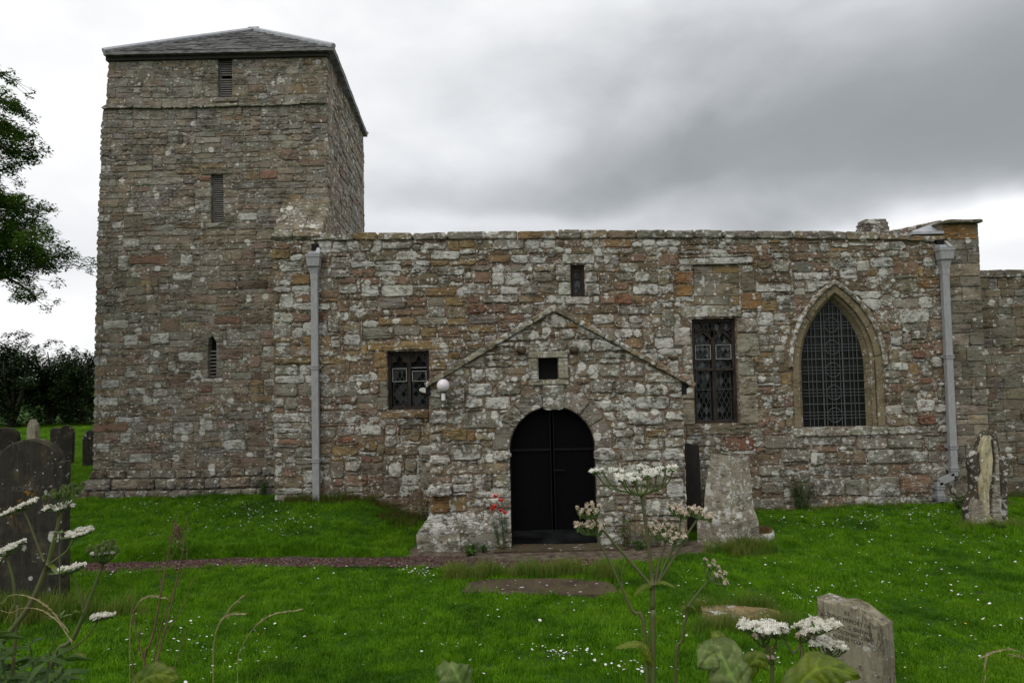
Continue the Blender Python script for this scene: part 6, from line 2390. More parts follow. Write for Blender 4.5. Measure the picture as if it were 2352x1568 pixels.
# ------------------------------------------------------------------ grass and small flowers
def blade_mat():
    m, nt, out = new_mat('grass_blade')
    pos = node(nt, 'ShaderNodeNewGeometry').outputs['Position']
    rnd = node(nt, 'ShaderNodeObjectInfo').outputs['Random']
    n1, n2, n3 = noisef(nt, pos, 0.75, 5, 0.6), noisef(nt, pos, 3.6, 4, 0.6), noisef(nt, pos, 26, 3, 0.6)
    f = fm(nt, 'ADD', fm(nt, 'MULTIPLY', mr(nt, n2, 0.32, 0.68), 0.6), fm(nt, 'MULTIPLY', rnd, 0.4))
    c = mixc(nt, f, (0.050, 0.150, 0.003), (0.168, 0.355, 0.007))
    c = mixc(nt, mr(nt, n1, 0.52, 0.70, 0, 0.6), c, (0.165, 0.300, 0.012))
    c = mixc(nt, mr(nt, n1, 0.48, 0.34, 0, 0.7), c, (0.034, 0.100, 0.006))
    c = mixc(nt, mr(nt, n3, 0.69, 0.76, 0, 0.5), c, (0.24, 0.23, 0.065))
    p = node(nt, 'ShaderNodeBsdfPrincipled', {'Base Color': c, 'Roughness': 0.5})
    p.inputs['Specular IOR Level'].default_value = 0.2
    t = node(nt, 'ShaderNodeBsdfTranslucent', {'Color': c})
    mx = node(nt, 'ShaderNodeMixShader', {0: 0.4, 1: p.outputs[0], 2: t.outputs[0]})
    nt.links.new(mx.outputs[0], out.inputs[0])
    return m


M['blade'] = blade_mat()
M['blade_long'] = leaf_mat('long_grass_blade', (0.070, 0.180, 0.008), (0.215, 0.235, 0.055), 0.4, 3.0, 0.6, spec=0.15)
M['blade_rust'] = leaf_mat('rusty_sorrel', (0.060, 0.140, 0.010), (0.150, 0.110, 0.035), 0.4, 5.0, 0.6, spec=0.15)


def tuft(name, n, rad, h0, h1, w, mat, seed, bend=0.5):
    r = random.Random(seed)
    V, F = [], []
    for _ in range(n):
        a, d = r.uniform(0, 6.283), rad * math.sqrt(r.random())
        x, y = d * math.cos(a), d * math.sin(a)
        h = r.uniform(h0, h1)
        th = r.uniform(0, 6.283)
        bx, by = math.cos(th) * h * bend * r.random(), math.sin(th) * h * bend * r.random()
        wx, wy = -math.sin(th) * w / 2, math.cos(th) * w / 2
        k = len(V)
        V += [(x - wx, y - wy, -0.01), (x + wx, y + wy, -0.01), (x + bx * .35 - wx * .8, y + by * .35 - wy * .8, h * .55), (x + bx * .35 + wx * .8, y + by * .35 + wy * .8, h * .55), (x + bx, y + by, h * .95)]
        F += [(k, k + 1, k + 3, k + 2), (k + 2, k + 3, k + 4)]
    me = bpy.data.meshes.new(name)
    me.from_pydata(V, [], F)
    me.materials.append(mat)
    return bpy.data.objects.new(name, me)


def collection_of(name, objs):
    c = bpy.data.collections.new(name)
    for o in objs:
        c.objects.link(o)
    return c


lawn_c = collection_of('lawn_tufts', [tuft('lawn_tuft', 46, 0.085, 0.022, 0.060, 0.0055, M['blade'], s, 0.8) for s in range(4)])
long_c = collection_of('long_tufts', [tuft('long_tuft', 42, 0.07, 0.09, 0.25, 0.005, M['blade_long'], s + 20, 0.75) for s in range(4)])
rust_c = collection_of('rust_tufts', [tuft('rust_tuft', 36, 0.08, 0.10, 0.27, 0.005, M['blade_rust'], s + 40, 0.5) for s in range(4)])
deep_c = collection_of('deep_tufts', [tuft('deep_tuft', 50, 0.08, 0.06, 0.16, 0.006, M['blade'], s + 60, 0.7) for s in range(4)])


def scatter(name, pts, scl, coll, seed, kind='stuff'):
    r = np.random.RandomState(seed)
    me = bpy.data.meshes.new(name)
    me.from_pydata([tuple(p) for p in pts], [], [])
    n = len(pts)
    a = me.attributes.new('rot', 'FLOAT_VECTOR', 'POINT')
    rv = np.zeros((n, 3), np.float32)
    rv[:, 2] = r.uniform(0, 6.283, n)
    rv[:, :2] = r.normal(0, 0.10, (n, 2))
    a.data.foreach_set('vector', rv.ravel())
    a = me.attributes.new('scl', 'FLOAT', 'POINT')
    a.data.foreach_set('value', np.asarray(scl, np.float32))
    a = me.attributes.new('pick', 'INT', 'POINT')
    a.data.foreach_set('value', r.randint(0, len(coll.objects), n).astype(np.int32))
    o = bpy.data.objects.new(name, me)
    COL.objects.link(o)
    WL[o.name] = Vector((0, 0, 0))
    ng = bpy.data.node_groups.new(name + '_scatter', 'GeometryNodeTree')
    ng.interface.new_socket('Geometry', in_out='INPUT', socket_type='NodeSocketGeometry')
    ng.interface.new_socket('Geometry', in_out='OUTPUT', socket_type='NodeSocketGeometry')
    gi, go = ng.nodes.new('NodeGroupInput'), ng.nodes.new('NodeGroupOutput')
    iop = ng.nodes.new('GeometryNodeInstanceOnPoints')
    ci = ng.nodes.new('GeometryNodeCollectionInfo')
    ci.inputs['Collection'].default_value = coll
    ci.inputs['Separate Children'].default_value = True
    ci.inputs['Reset Children'].default_value = True
    def named(nm, typ):
        x = ng.nodes.new('GeometryNodeInputNamedAttribute')
        x.data_type = typ
        x.inputs['Name'].default_value = nm
        return [s for s in x.outputs if s.enabled and s.name == 'Attribute'][0]
    L = ng.links.new
    L(gi.outputs[0], iop.inputs['Points'])
    L(ci.outputs[0], iop.inputs['Instance'])
    iop.inputs['Pick Instance'].default_value = True
    L(named('pick', 'INT'), iop.inputs['Instance Index'])
    L(named('rot', 'FLOAT_VECTOR'), iop.inputs['Rotation'])
    L(named('scl', 'FLOAT'), iop.inputs['Scale'])
    L(iop.outputs[0], go.inputs[0])
    md = o.modifiers.new('scatter', 'NODES')
    md.node_group = ng
    o['kind'] = kind
    return o


def poly_in(pts, x, y, grow=1.0):
    c = sum(pts, Vector()) / len(pts)
    x, y = c.x + (x - c.x) / grow, c.y + (y - c.y) / grow
    ins = False
    n = len(pts)
    for i in range(n):
        a, b = pts[i], pts[(i + 1) % n]
        if (a.y > y) != (b.y > y) and x < (b.x - a.x) * (y - a.y) / (b.y - a.y) + a.x:
            ins = not ins
    return ins


def bare(x, y):
    """True where no lawn grows"""
    if path_south(x) + 0.02 < y < path_north(x) - 0.03 and x < 1.2:
        return True
    if APX0 + 0.05 < x < APX1 - 0.05 and apron_south(x) + 0.03 < y < 10.7:
        return True
    if PL0 - 0.12 < x < PL1 and y > YP - 0.1:
        return True
    if y > YN - 0.03 and x > NL:
        return True
    if x < NL and x > tL[0][0] - 0.2 and y > YT - 0.24:
        return True
    if poly_in(slab1, x, y, 1.03):
        return True
    if poly_in(slab2, x, y, 1.0):
        return True
    return False


r = random.Random(77)
pts, scl = [], []
zones = [(5.0, 6.6, 300), (6.6, 8.2, 300), (8.2, 10.0, 250), (10.0, 11.6, 190), (11.6, 13.4, 160)]
for y0, y1, dens in zones:
    xw = y1 * 0.82 + 1.5
    for _ in range(int(dens * (y1 - y0) * 2 * xw)):
        x, y = r.uniform(-xw, xw), r.uniform(y0, y1)
        if bare(x, y):
            continue
        clump = noise.noise((x * 1.6, y * 1.6, 5.5))
        if r.random() < 0.10 * (clump < -0.25):
            continue
        pts.append((x, y, gz(x, y)))
        scl.append(r.uniform(0.65, 1.2) * (1 + 0.55 * clump + 0.35 * noise.noise((x * 5, y * 5, 2))))
for _ in range(19000):                                   # beyond the tower on the left
    x, y = r.uniform(-27, -8.5), r.uniform(12.5, 29)
    if x > tL[0][0] - 0.2 and y > 13.1:
        continue
    if x > -1.0 * y:
        pts.append((x, y, gz(x, y)))
        scl.append(r.uniform(1.2, 2.0))
for _ in range(2500):
    x, y = r.uniform(PX1 + 0.05, 13), r.uniform(11, YC)
    pts.append((x, y, gz(x, y)))
    scl.append(r.uniform(0.8, 1.2))
grass = scatter('grass', pts, scl, lawn_c, 1)
print('grass tufts', len(pts))

# taller greener patches and dips, bank edge over the path
pts, scl = [], []
for _ in range(900):
    x = r.uniform(-9.2, -2.0)
    y = path_north(x) + r.uniform(-0.03, 0.16)
    pts.append((x, y, gz(x, y)))
    scl.append(r.uniform(0.4, 0.85))
for _ in range(4200):
    x, y = r.uniform(-7, 8), r.uniform(5.5, 12)
    if bare(x, y) or noise.noise((x * .8, y * 1.1, 20.5)) < 0.05:
        continue
    pts.append((x, y, gz(x, y)))
    scl.append(r.uniform(0.4, 0.8))
def around(n, f, s0, s1, P, S):
    for _ in range(n):
        x, y = f()
        if P is not None:
            P.append((x, y, gz(x, y)))
            S.append(r.uniform(s0, s1))
planter_xy, stump_xy = (rc.x, rc.y), (sb.x + 0.06, 10.35)
around(120, lambda: (planter_xy[0] + r.gauss(-0.32, .12), planter_xy[1] - 0.18 - abs(r.gauss(0, .1))), 0.6, 1.1, pts, scl)
around(60, lambda: (planter_xy[0] + r.gauss(0.36, .12), planter_xy[1] + r.gauss(-0.1, .16)), 0.5, 1.0, pts, scl)
stone_xy = (cx.x, Yo)
around(160, lambda: (stone_xy[0] + r.gauss(0, .35), stone_xy[1] - 0.2 - abs(r.gauss(0, .16))), 0.6, 1.2, pts, scl)
scatter('tall_grass', pts, scl, deep_c, 2)

# long seeding grass: behind the ledger slab, round the stones, at the foot of the walls
pts, scl = [], []
s1c = sum(slab1, Vector()) / len(slab1)
back_y = max(p.y for p in slab1)
x0s, x1s = min(p.x for p in slab1), max(p.x for p in slab1)
around(210, lambda: (r.uniform(x0s - 0.25, x0s + 1.5), back_y + 0.06 + abs(r.gauss(0, .14))), 0.3, 1.2, pts, scl)
around(70, lambda: (x1s - 0.1 + r.gauss(0, .09), back_y - 0.02 + r.gauss(0, .07)), 0.7, 1.2, pts, scl)
s2c = sum(slab2, Vector()) / len(slab2)
around(150, lambda: (s2c.x + r.uniform(-0.6, 0.5), s2c.y - 0.14 - abs(r.gauss(0, .14))), 0.3, 1.0, pts, scl)
around(80, lambda: (s2c.x + r.uniform(-0.5, 0.4), s2c.y + 0.16 + abs(r.gauss(0, .08))), 0.6, 1.15, pts, scl)
around(90, lambda: (stump_xy[0] + r.gauss(0.0, .2), stump_xy[1] - 0.45 + r.gauss(0, .08)), 0.5, 1.2, pts, scl)
around(130, lambda: (B.x + r.gauss(0.2, .5), B.y - 0.12 - abs(r.gauss(0, .15))), 0.8, 1.6, pts, scl)
around(100, lambda: (stone_xy[0] + r.gauss(0, .3), stone_xy[1] - 0.15 + r.gauss(0, .1)), 0.5, 1.1, pts, scl)
around(160, lambda: (r.uniform(3.3, 7.6), YN - 0.05 - abs(r.gauss(0, .05))), 0.25, 0.6, pts, scl)
around(60, lambda: (r.uniform(8.0, 8.9), YN - 0.25 - abs(r.gauss(0, .1))), 0.4, 0.9, pts, scl)
around(60, lambda: (r.uniform(-7.6, -4.8), YT - 0.28 - abs(r.gauss(0, .04))), 0.2, 0.5, pts, scl)
scatter('long_grass', pts, scl, long_c, 3)
pts, scl = [], []
around(210, lambda: (r.uniform(-4.2, -1.75), YN - 0.06 - abs(r.gauss(0, .08))), 0.35, 0.95, pts, scl)
around(60, lambda: (r.uniform(-2.4, -1.75), YN - 0.3 - abs(r.gauss(0, .3))), 0.3, 0.8, pts, scl)
around(60, lambda: (stump_xy[0] + r.gauss(0.12, .12), stump_xy[1] - 0.42 + r.gauss(0, .06)), 0.5, 1.1, pts, scl)
around(60, lambda: (r.uniform(PX1 + .1, 12), YC - 0.08 - abs(r.gauss(0, .06))), 0.5, 1.1, pts, scl)
scatter('rusty_weeds', pts, scl, rust_c, 4)

# daisies and clover
mb = MB()
M['petal'] = simple_mat('daisy_petal', (0.72, 0.72, 0.70), 0.7, 0.08, 30, 0)
def daisy(x, y, s):
    z = gz(x, y) + r.uniform(0.035, 0.065)
    tx, ty = r.gauss(0, .25), r.gauss(-.15, .25)
    n = 7
    V = [(x, y, z + s * 0.25)]
    for i in range(n):
        a = 6.283 * i / n
        rr = s * r.uniform(.85, 1.1)
        V.append((x + rr * math.cos(a), y + rr * math.sin(a), z + (tx * math.cos(a) + ty * math.sin(a)) * rr))
    mb.add(V, [(0, i + 1, (i + 1) % n + 1) for i in range(n)])
def drift(px, py, spx, spy, n):
    for _ in range(n):
        g = ground_at(px + r.gauss(0, spx), py + r.gauss(0, spy))
        if not bare(g.x, g.y) and g.y < 13.2 and noise.noise((g.x * 2.3, g.y * 2.3, 31)) > -0.28:
            daisy(g.x, g.y, r.choice((0.006, 0.008, 0.010, 0.013, 0.016)) * r.uniform(.8, 1.1))
for a in ((380, 1170, 130, 12, 70), (590, 1190, 60, 18, 110), (540, 1165, 60, 8, 60), (640, 1210, 40, 14, 50), (480, 1215, 90, 20, 40), (700, 1195, 40, 12, 30),
          (420, 1290, 130, 16, 60), (250, 1305, 60, 16, 30), (210, 1320, 60, 20, 36), (460, 1500, 110, 30, 70), (350, 1440, 100, 30, 30), (1000, 1318, 60, 14, 40), (960, 1318, 14, 8, 36), (860, 1330, 100, 30, 26),
          (1290, 1512, 40, 10, 44), (1180, 1500, 140, 26, 24), (1450, 1540, 60, 16, 26), (1550, 1438, 22, 14, 40), (1500, 1450, 60, 20, 24), (1290, 1420, 120, 30, 26), (1000, 1450, 140, 40, 20), (1680, 1400, 60, 12, 46), (1560, 1330, 60, 20, 26), (1660, 1320, 70, 26, 24),
          (2060, 1190, 70, 12, 130), (1960, 1200, 90, 16, 60), (1880, 1215, 80, 16, 40), (2180, 1190, 60, 14, 50), (2300, 1220, 40, 20, 50), (2230, 1260, 80, 26, 40), (2040, 1255, 90, 26, 30), (1900, 1280, 120, 30, 26), (2130, 1330, 140, 40, 36), (1820, 1390, 60, 22, 36), (2250, 1400, 90, 50, 34), (2150, 1500, 90, 40, 20), (1760, 1530, 60, 20, 24), (700, 1450, 200, 60, 26), (2000, 1370, 120, 30, 40)):
    drift(*a)
o = mb.build('daisies', M['petal'], origin=(0, 0, 0), kind='stuff')
mb = MB()
for _ in range(26):
    g = ground_at(r.uniform(150, 2300), r.uniform(1180, 1500))
    if not bare(g.x, g.y):
        daisy(g.x, g.y, 0.011)
mb.build('buttercups', simple_mat('buttercup', (0.55, 0.38, 0.02)), origin=(0, 0, 0), kind='stuff')

# ------------------------------------------------------------------ leafy plants by the walls
M['weed'] = leaf_mat('weed_leaf', (0.030, 0.080, 0.010), (0.075, 0.150, 0.022), 0.3, 9.0, 0.5)
M['weed_stem'] = simple_mat('weed_stem', (0.05, 0.075, 0.025), 0.7, 0.3, 20, 0)
M['twig'] = simple_mat('dry_twig', (0.115, 0.075, 0.045), 0.85, 0.3, 20, 0)
M['poppy'] = simple_mat('poppy_petal', (0.62, 0.010, 0.006), 0.6, 0.2, 20, 0)


def leaf_quad(V, F, p, d, L, w, rr, droop=0.2):
    d = Vector(d).normalized()
    s = d.cross(Vector((rr.uniform(-.4, .4), rr.uniform(-.4, .4), 1)))
    s = s.normalized() if s.length > 1e-4 else Vector((1, 0, 0))
    k = len(V)
    p = Vector(p)
    V += [p, p + d * L * .45 + s * w / 2, p + d * L + Vector((0, 0, -droop * L)), p + d * L * .45 - s * w / 2]
    F.append((k, k + 1, k + 2, k + 3))


def weed(name, base, h, nst, spread, nleaf, L, w, label, cat, seed, leafmat='weed', stemmat='weed_stem', group=None, lean=(0, 0)):
    rr = random.Random(seed)
    t_ = empty(name, base, label, cat, group)
    st, V, F, tips = MB(), [], [], []
    base = Vector(base)
    for i in range(nst):
        a = rr.uniform(0, 6.283)
        top = base + Vector((math.cos(a) * spread * rr.uniform(.2, 1) + lean[0], math.sin(a) * spread * .6 * rr.uniform(.2, 1) + lean[1], h * rr.uniform(.6, 1)))
        b0 = base + Vector((math.cos(a) * spread * .25, math.sin(a) * spread * .15, -0.02))
        mid = b0.lerp(top, .5) + Vector((rr.uniform(-.03, .03), rr.uniform(-.03, .03), 0.03))
        st.tube([b0, mid, top], [0.005, 0.004, 0.002], 4)
        tips.append(top)
        for j in range(nleaf):
            f = rr.uniform(.1, 1)
            p = b0.lerp(mid, f * 2) if f < .5 else mid.lerp(top, f * 2 - 1)
            an = rr.uniform(0, 6.283)
            leaf_quad(V, F, p, (math.cos(an), math.sin(an), rr.uniform(-.2, .6)), L * rr.uniform(.6, 1.2), w * rr.uniform(.7, 1.2), rr)
    st.build('stem', M[stemmat], t_)
    if V:
        mesh('foliage', V, F, M[leafmat], t_)
    return t_, tips


pb = ground_at(1155, 1247)
pb = Vector((pb.x, YP - 0.16, 0.0))
popp, tips = weed('poppy_plant', pb, 0.55, 14, 0.15, 34, 0.06, 0.010, 'red poppies growing against the porch left of the door', 'poppies', 3)
for i, (px, py) in enumerate(((1138, 1140), (1151, 1149), (1136, 1163), (1131, 1170), (1150, 1172), (1160, 1178))):
    c = at(px, py, YP - 0.18)
    mb = MB()
    for k in range(5):
        a = k * 1.2566 + i
        b_ = a + 1.2
        V = [c + Vector((0, 0, -0.022)), c + Vector((math.cos(a) * .042, math.sin(a) * .034, 0.012)), c + Vector((math.cos((a + b_) / 2) * .050, math.sin((a + b_) / 2) * .04, 0.030)), c + Vector((math.cos(b_) * .042, math.sin(b_) * .034, 0.012))]
        mb.add(V, [(0, 1, 2, 3)])
    mb.build('flower', M['poppy'], popp)
    mb = MB()
    mb.tube([pb + Vector((r.uniform(-.05, .05), 0, 0.3)), c.lerp(pb, .4) + Vector((0.01, 0, .15)), c + Vector((0, 0, -.02))], 0.0025, 4)
    mb.build('stem', M['weed_stem'], popp)
iv = at(1842, 1166, YN - 0.1)
weed('wall_shrub', (iv.x, YN - 0.10, gz(iv.x, YN) - 0.02), 0.66, 16, 0.22, 30, 0.055, 0.030, 'small leafy shrub growing up the nave wall below the pointed window', 'shrub', 8)
for i, (px, py, Y, h, n, sp, nl, mat, sm, lab, cat) in enumerate((
        (1440, 1248, YP - 0.18, 0.55, 9, 0.22, 14, 'weed', 'twig', 'sprawling weed with bare brown twigs right of the door', 'weed'),
        (1500, 1245, YP - 0.16, 0.42, 12, 0.30, 5, 'weed', 'twig', 'dry brown bramble between the door and the stump', 'bramble'),
        (1560, 1240, YP - 0.15, 0.34, 10, 0.26, 5, 'weed', 'twig', 'dry brown bramble against the left side of the stump', 'bramble'),
        (1470, 1262, YP - 0.30, 0.14, 9, 0.16, 12, 'weed', 'weed_stem', 'low green weed on the bare earth right of the doorstep', 'weed'),
        (1078, 1246, YP - 0.24, 0.14, 7, 0.10, 10, 'weed', 'weed_stem', 'small broad-leaved weed at the foot of the splayed plinth', 'weed'),
        (1110, 1250, YP - 0.24, 0.12, 6, 0.08, 10, 'weed', 'weed_stem', 'tiny weed between the plinth and the poppies', 'weed'),
        (1082, 1262, YP - 0.42, 0.10, 8, 0.09, 12, 'weed', 'weed_stem', 'flat weed growing at the left end of the doorstep', 'weed'),
        (1618, 1150, 11.6, 0.85, 10, 0.16, 26, 'weed', 'twig', 'dark ivy-like weed behind the stump and the black slab', 'weed'),
        (600, 1160, YT - 0.34, 0.35, 10, 0.2, 16, 'weed', 'weed_stem', 'dark weed in the corner between tower and buttress', 'weed'),
        (960, 1200, YN - 0.3, 0.42, 10, 0.3, 12, 'weed', 'twig', 'rusty dock plant left of the porch corner', 'weed'),
        (2205, 1150, YN - 0.5, 0.35, 10, 0.2, 16, 'weed', 'weed_stem', 'nettle clump behind the pointed stone at right', 'weed'),
        (2290, 1205, 10.6, 0.22, 9, 0.16, 14, 'weed', 'weed_stem', 'leafy weed at the foot of the pointed stone', 'weed'))):
    c = at(px, py, Y)
    weed('weed', (c.x, Y, gz(c.x, Y)), h, n, sp, nl, 0.065, 0.032, lab, cat, 100 + i, mat, sm)

# ------------------------------------------------------------------ hogweed and other plants close to the camera
M['hog_stem'] = leaf_mat('hogweed_stem', (0.075, 0.115, 0.025), (0.105, 0.085, 0.045), 0.1, 9.0, 0.5)
M['hog_green'] = leaf_mat('hogweed_green', (0.060, 0.105, 0.022), (0.100, 0.145, 0.035), 0.2, 30.0, 0.5)
M['hog_white'] = leaf_mat('hogweed_white', (0.60, 0.58, 0.48), (0.86, 0.85, 0.78), 0.35, 60.0, 0.7)
M['hog_pink'] = leaf_mat('hogweed_pink', (0.46, 0.38, 0.24), (0.76, 0.64, 0.55), 0.3, 60.0, 0.7)
M['hog_seed'] = leaf_mat('hogweed_seed', (0.13, 0.15, 0.035), (0.28, 0.20, 0.10), 0.25, 60.0, 0.7)
M['hog_leaf'] = leaf_mat('hogweed_leaf', (0.060, 0.105, 0.008), (0.145, 0.190, 0.020), 0.45, 16.0, 0.45, attr=True)
M['hog_leaf_pale'] = leaf_mat('hogweed_leaf_mildewed', (0.050, 0.108, 0.010), (0.135, 0.175, 0.060), 0.3, 30.0, 0.6, attr=True)
M['dry'] = simple_mat('dry_stalk', (0.115, 0.070, 0.040), 0.8, 0.3, 30, 0)
M['straw'] = simple_mat('straw_seedhead', (0.26, 0.215, 0.115), 0.8, 0.3, 60, 0)


def smooth_path(pts, n=5):
    pts = [Vector(p) for p in pts]
    if len(pts) < 3:
        return pts
    out = []
    P = [pts[0] * 2 - pts[1]] + pts + [pts[-1] * 2 - pts[-2]]
    for i in range(1, len(P) - 2):
        for j in range(n):
            t_ = j / n
            a, b, c, d = P[i - 1], P[i], P[i + 1], P[i + 2]
            out.append(0.5 * ((2 * b) + (c - a) * t_ + (2 * a - 5 * b + 4 * c - d) * t_ * t_ + (3 * b - a - 3 * c + d) * t_ ** 3))
    return out + [pts[-1]]


def umbel(parent, joint, centre, rx, ry, tilt, n, style, seed, fl=0.0075, heads_at=None):
    """rays from the joint to umbellets spread on a disc; TILT = (dz/dx, dz/dy)"""
    rr = random.Random(seed)
    rays, buds = MB(), MB()
    heads = {'w': 'hog_white', 'p': 'hog_pink', 's': 'hog_seed'}
    um = MB()
    for i in range(len(heads_at) if heads_at else n):
        rad = math.sqrt((i + 0.5) / n)
        a = i * 2.39996 + rr.uniform(-.25, .25)
        ux, uy = math.cos(a) * rad * rr.uniform(.9, 1.05), math.sin(a) * rad * rr.uniform(.9, 1.05)
        sag = -0.02 * rad * rad * rx + (0.16 * rx * rr.uniform(-.5, 1) if style == 's' else rr.uniform(-.04, .06) * rx)
        e = centre + Vector((ux * rx, uy * ry, ux * rx * tilt[0] + uy * ry * tilt[1] + sag))
        if heads_at:
            e = heads_at[i][0]
            ux, uy = (e.x - centre.x) / rx, (e.y - centre.y) / ry
        mid = joint.lerp(e, .5) + Vector((ux * rx * .22, uy * ry * .22, -0.10 * rx))
        rays.tube(smooth_path([joint, mid, e], 3), 0.0022 if style != 's' else 0.0018, 4, False)
        sp = rx * (0.20 if style == 'w' else 0.13) * rr.uniform(.85, 1.15)
        if heads_at:
            sp = heads_at[i][1]
        m_ = {'w': 26, 'p': 15, 's': 14}[style]
        for j in range(m_):
            r2, a2 = math.sqrt(rr.random()), rr.uniform(0, 6.283)
            dx, dy = math.cos(a2) * r2 * sp, math.sin(a2) * r2 * sp
            hz = {'w': 0.006, 'p': 0.012, 's': 0.014}[style]
            p = e + Vector((dx, dy, dx * tilt[0] + dy * tilt[1] + rr.uniform(0, hz) * .6 - r2 * r2 * sp * .15 + (0.35 * sp * (1 - r2) if style != 'w' else 0)))
            q = e + Vector((dx * .25, dy * .25, -0.012))
            if j % 3 == 0:
                buds.tube([q, p], 0.0012, 3, False)
            s = fl * rr.uniform(.7, 1.25)
            if style == 's':
                buds.tube([p + Vector((0, 0, -.006)), p + Vector((0, 0, .004))], [0.003, 0.0035], 4)
            pet = 5 if style == 'w' else 4
            tx, ty = rr.gauss(0, .5), rr.gauss(0, .5)
            a0 = rr.uniform(0, 6.283)
            for k in range(pet):
                b = a0 + k * 6.283 / pet
                L = s * (1.25 if (style == 'w' and math.cos(b - a2) > .5 and r2 > .7) else 1)
                def pt(ang, d):
                    return p + Vector((math.cos(ang) * d, math.sin(ang) * d, (tx * math.cos(ang) + ty * math.sin(ang)) * d + (.4 * d if style != 'w' else .1 * d)))
                um.add([p, pt(b - .42, L * .8), pt(b, L), pt(b + .42, L * .8)], [(0, 1, 2, 3)])
    rays.build('ray', M['hog_green'], parent)
    if buds.V:
        buds.build('bud', M['hog_green'], parent)
    um.build('umbel', M[heads[style]], parent)


def px_umbel(parent, Y, joint, cxy, wpx, hpx, n, style, seed, skew=0.0, fl=0.0075):
    k = Y / FPX
    J, Cn = at(joint[0], joint[1], Y), at(cxy[0], cxy[1], Y)
    rx = wpx / 2 * k * 0.86
    dep = (cxy[1] - 855) / FPX
    ry = rx * 0.9
    # how far the disc leans towards the camera so that it looks HPX tall
    lean = max(-0.6, min(1.2, (hpx / 2 * k * 0.8) / ry - dep))
    umbel(parent, J, Cn, rx, ry, (skew, lean), n, style, seed, fl)


def stems(parent, Y, lines, mat='hog_stem', name='stem'):
    for ln in lines:
        pts = [at(x, y, Y + (dy[0] if dy else 0)) for x, y, _, *dy in ln]
        rad = [w / 2 * Y / FPX for _, _, w, *dy in ln]
        sp = smooth_path(pts, 4)
        rs = [rad[min(len(rad) - 1, int(i / 4))] + (rad[min(len(rad) - 1, int(i / 4) + 1)] - rad[min(len(rad) - 1, int(i / 4))]) * ((i % 4) / 4) for i in range(len(sp))]
        mb_ = MB()
        mb_.tube(sp, rs, 8)
        mb_.build(name, M[mat], parent, smooth=True)


def bank_foot(px, py, Y, extra=0):
    p = at(px, py, Y)
    return Vector((p.x, Y, gz(p.x, Y)))


def leaf_shape(parent, pts3d_centerline, width, lobes, mat, seed, curl=0.25, name='leaf', nrm=Vector((0, -0.5, 1))):
    """broad lobed leaf along a centre line"""
    rr = random.Random(seed)
    cl = smooth_path(pts3d_centerline, 12)
    n = len(cl)
    V, F, T = [], [], []
    NS = 17
    off = rr.uniform(0, 9)
    for i, p in enumerate(cl):
        t_ = i / (n - 1)
        tan = (cl[min(i + 1, n - 1)] - cl[max(i - 1, 0)]).normalized()
        side = tan.cross(nrm).normalized()
        up = side.cross(tan)
        env = math.sin(math.pi * min(1, t_ * 0.92 + 0.08)) ** 0.65
        for j in range(NS):
            s = -1 + 2 * j / (NS - 1)
            sg = 1 if s >= 0 else -1
            lob = 0.74 + 0.20 * abs(math.sin(lobes * math.pi * t_ + .4 * sg)) + 0.07 * abs(math.sin(t_ * 31 + sg)) - 0.03 + 0.08 * noise.noise((t_ * 9, sg * 3.0, off))
            w = width * env * lob
            ph = (t_ * lobes * 2.0 - abs(s) * 0.9) % 1.0
            vein = max(0, 1 - min(ph, 1 - ph) * 9) * (1 - .4 * abs(s))
            mid = max(0, 1 - abs(s) * 7)
            ridge = 0.028 * width * (math.cos(2 * math.pi * ph) * -1) * min(1, abs(s) * 3)
            crumple = 0.05 * width * noise.noise((t_ * 4, s * 2.2, off + 4))
            V.append(p + side * (s * w / 2) + up * (-curl * width * 0.25 * s * s + ridge + crumple - 0.03 * width * mid))
            m_ = 1.0 + 0.75 * max(vein, mid) + 0.35 * noise.noise((t_ * 11, s * 5, off)) + 0.25 * noise.noise((t_ * 31, s * 14, off))
            edge = 1 - 0.35 * max(0, abs(s) - .85) / .15
            T.append((m_ * edge * 1.02, m_ * edge, m_ * edge * .9, 1))
    for i in range(n - 1):
        for j in range(NS - 1):
            a = i * NS + j
            F.append((a, a + 1, a + NS + 1, a + NS))
    return mesh(name, V, F, M[mat], parent, T, smooth=True)


# tall hogweed at right of centre
Y = 1.9
hog = empty('hogweed', bank_foot(1500, 1568, Y), 'tall hogweed with a flat white umbel in front of the doorway', 'hogweed')
bz = WL[hog.name].z
def down(px, Y):
    """pixel height of the bank under the stem"""
    lo, hi = 1400.0, 4000.0
    for _ in range(40):
        m_ = (lo + hi) / 2
        p = at(px, m_, Y)
        if p.z > gz(p.x, Y):
            lo = m_
        else:
            hi = m_
    return hi
foot = down(1503, Y)
stems(hog, Y, [
    [(1503, foot, 16), (1500, 1480, 13.5), (1499, 1400, 12.5), (1499, 1342, 12)],
    [(1499, 1342, 10), (1491, 1260, 8.5), (1481, 1190, 8), (1473, 1137, 7)],
    [(1495, 1342, 8), (1450, 1292, 7), (1400, 1234, 6), (1364, 1190, 5)],
    [(1500, foot, 9), (1484, 1490, 9), (1450, 1400, 7), (1405, 1300, 6), (1368, 1229, 5)],
    [(1505, 1342, 8), (1514, 1290, 7), (1530, 1239, 5)],
    [(1508, 1342, 7), (1530, 1290, 6), (1556, 1235, 5), (1564, 1189, 4)],
    [(1509, 1340, 7), (1545, 1285, 6), (1580, 1225, 5), (1603, 1190, 5)],
])
_k = Y / FPX
_heads = []
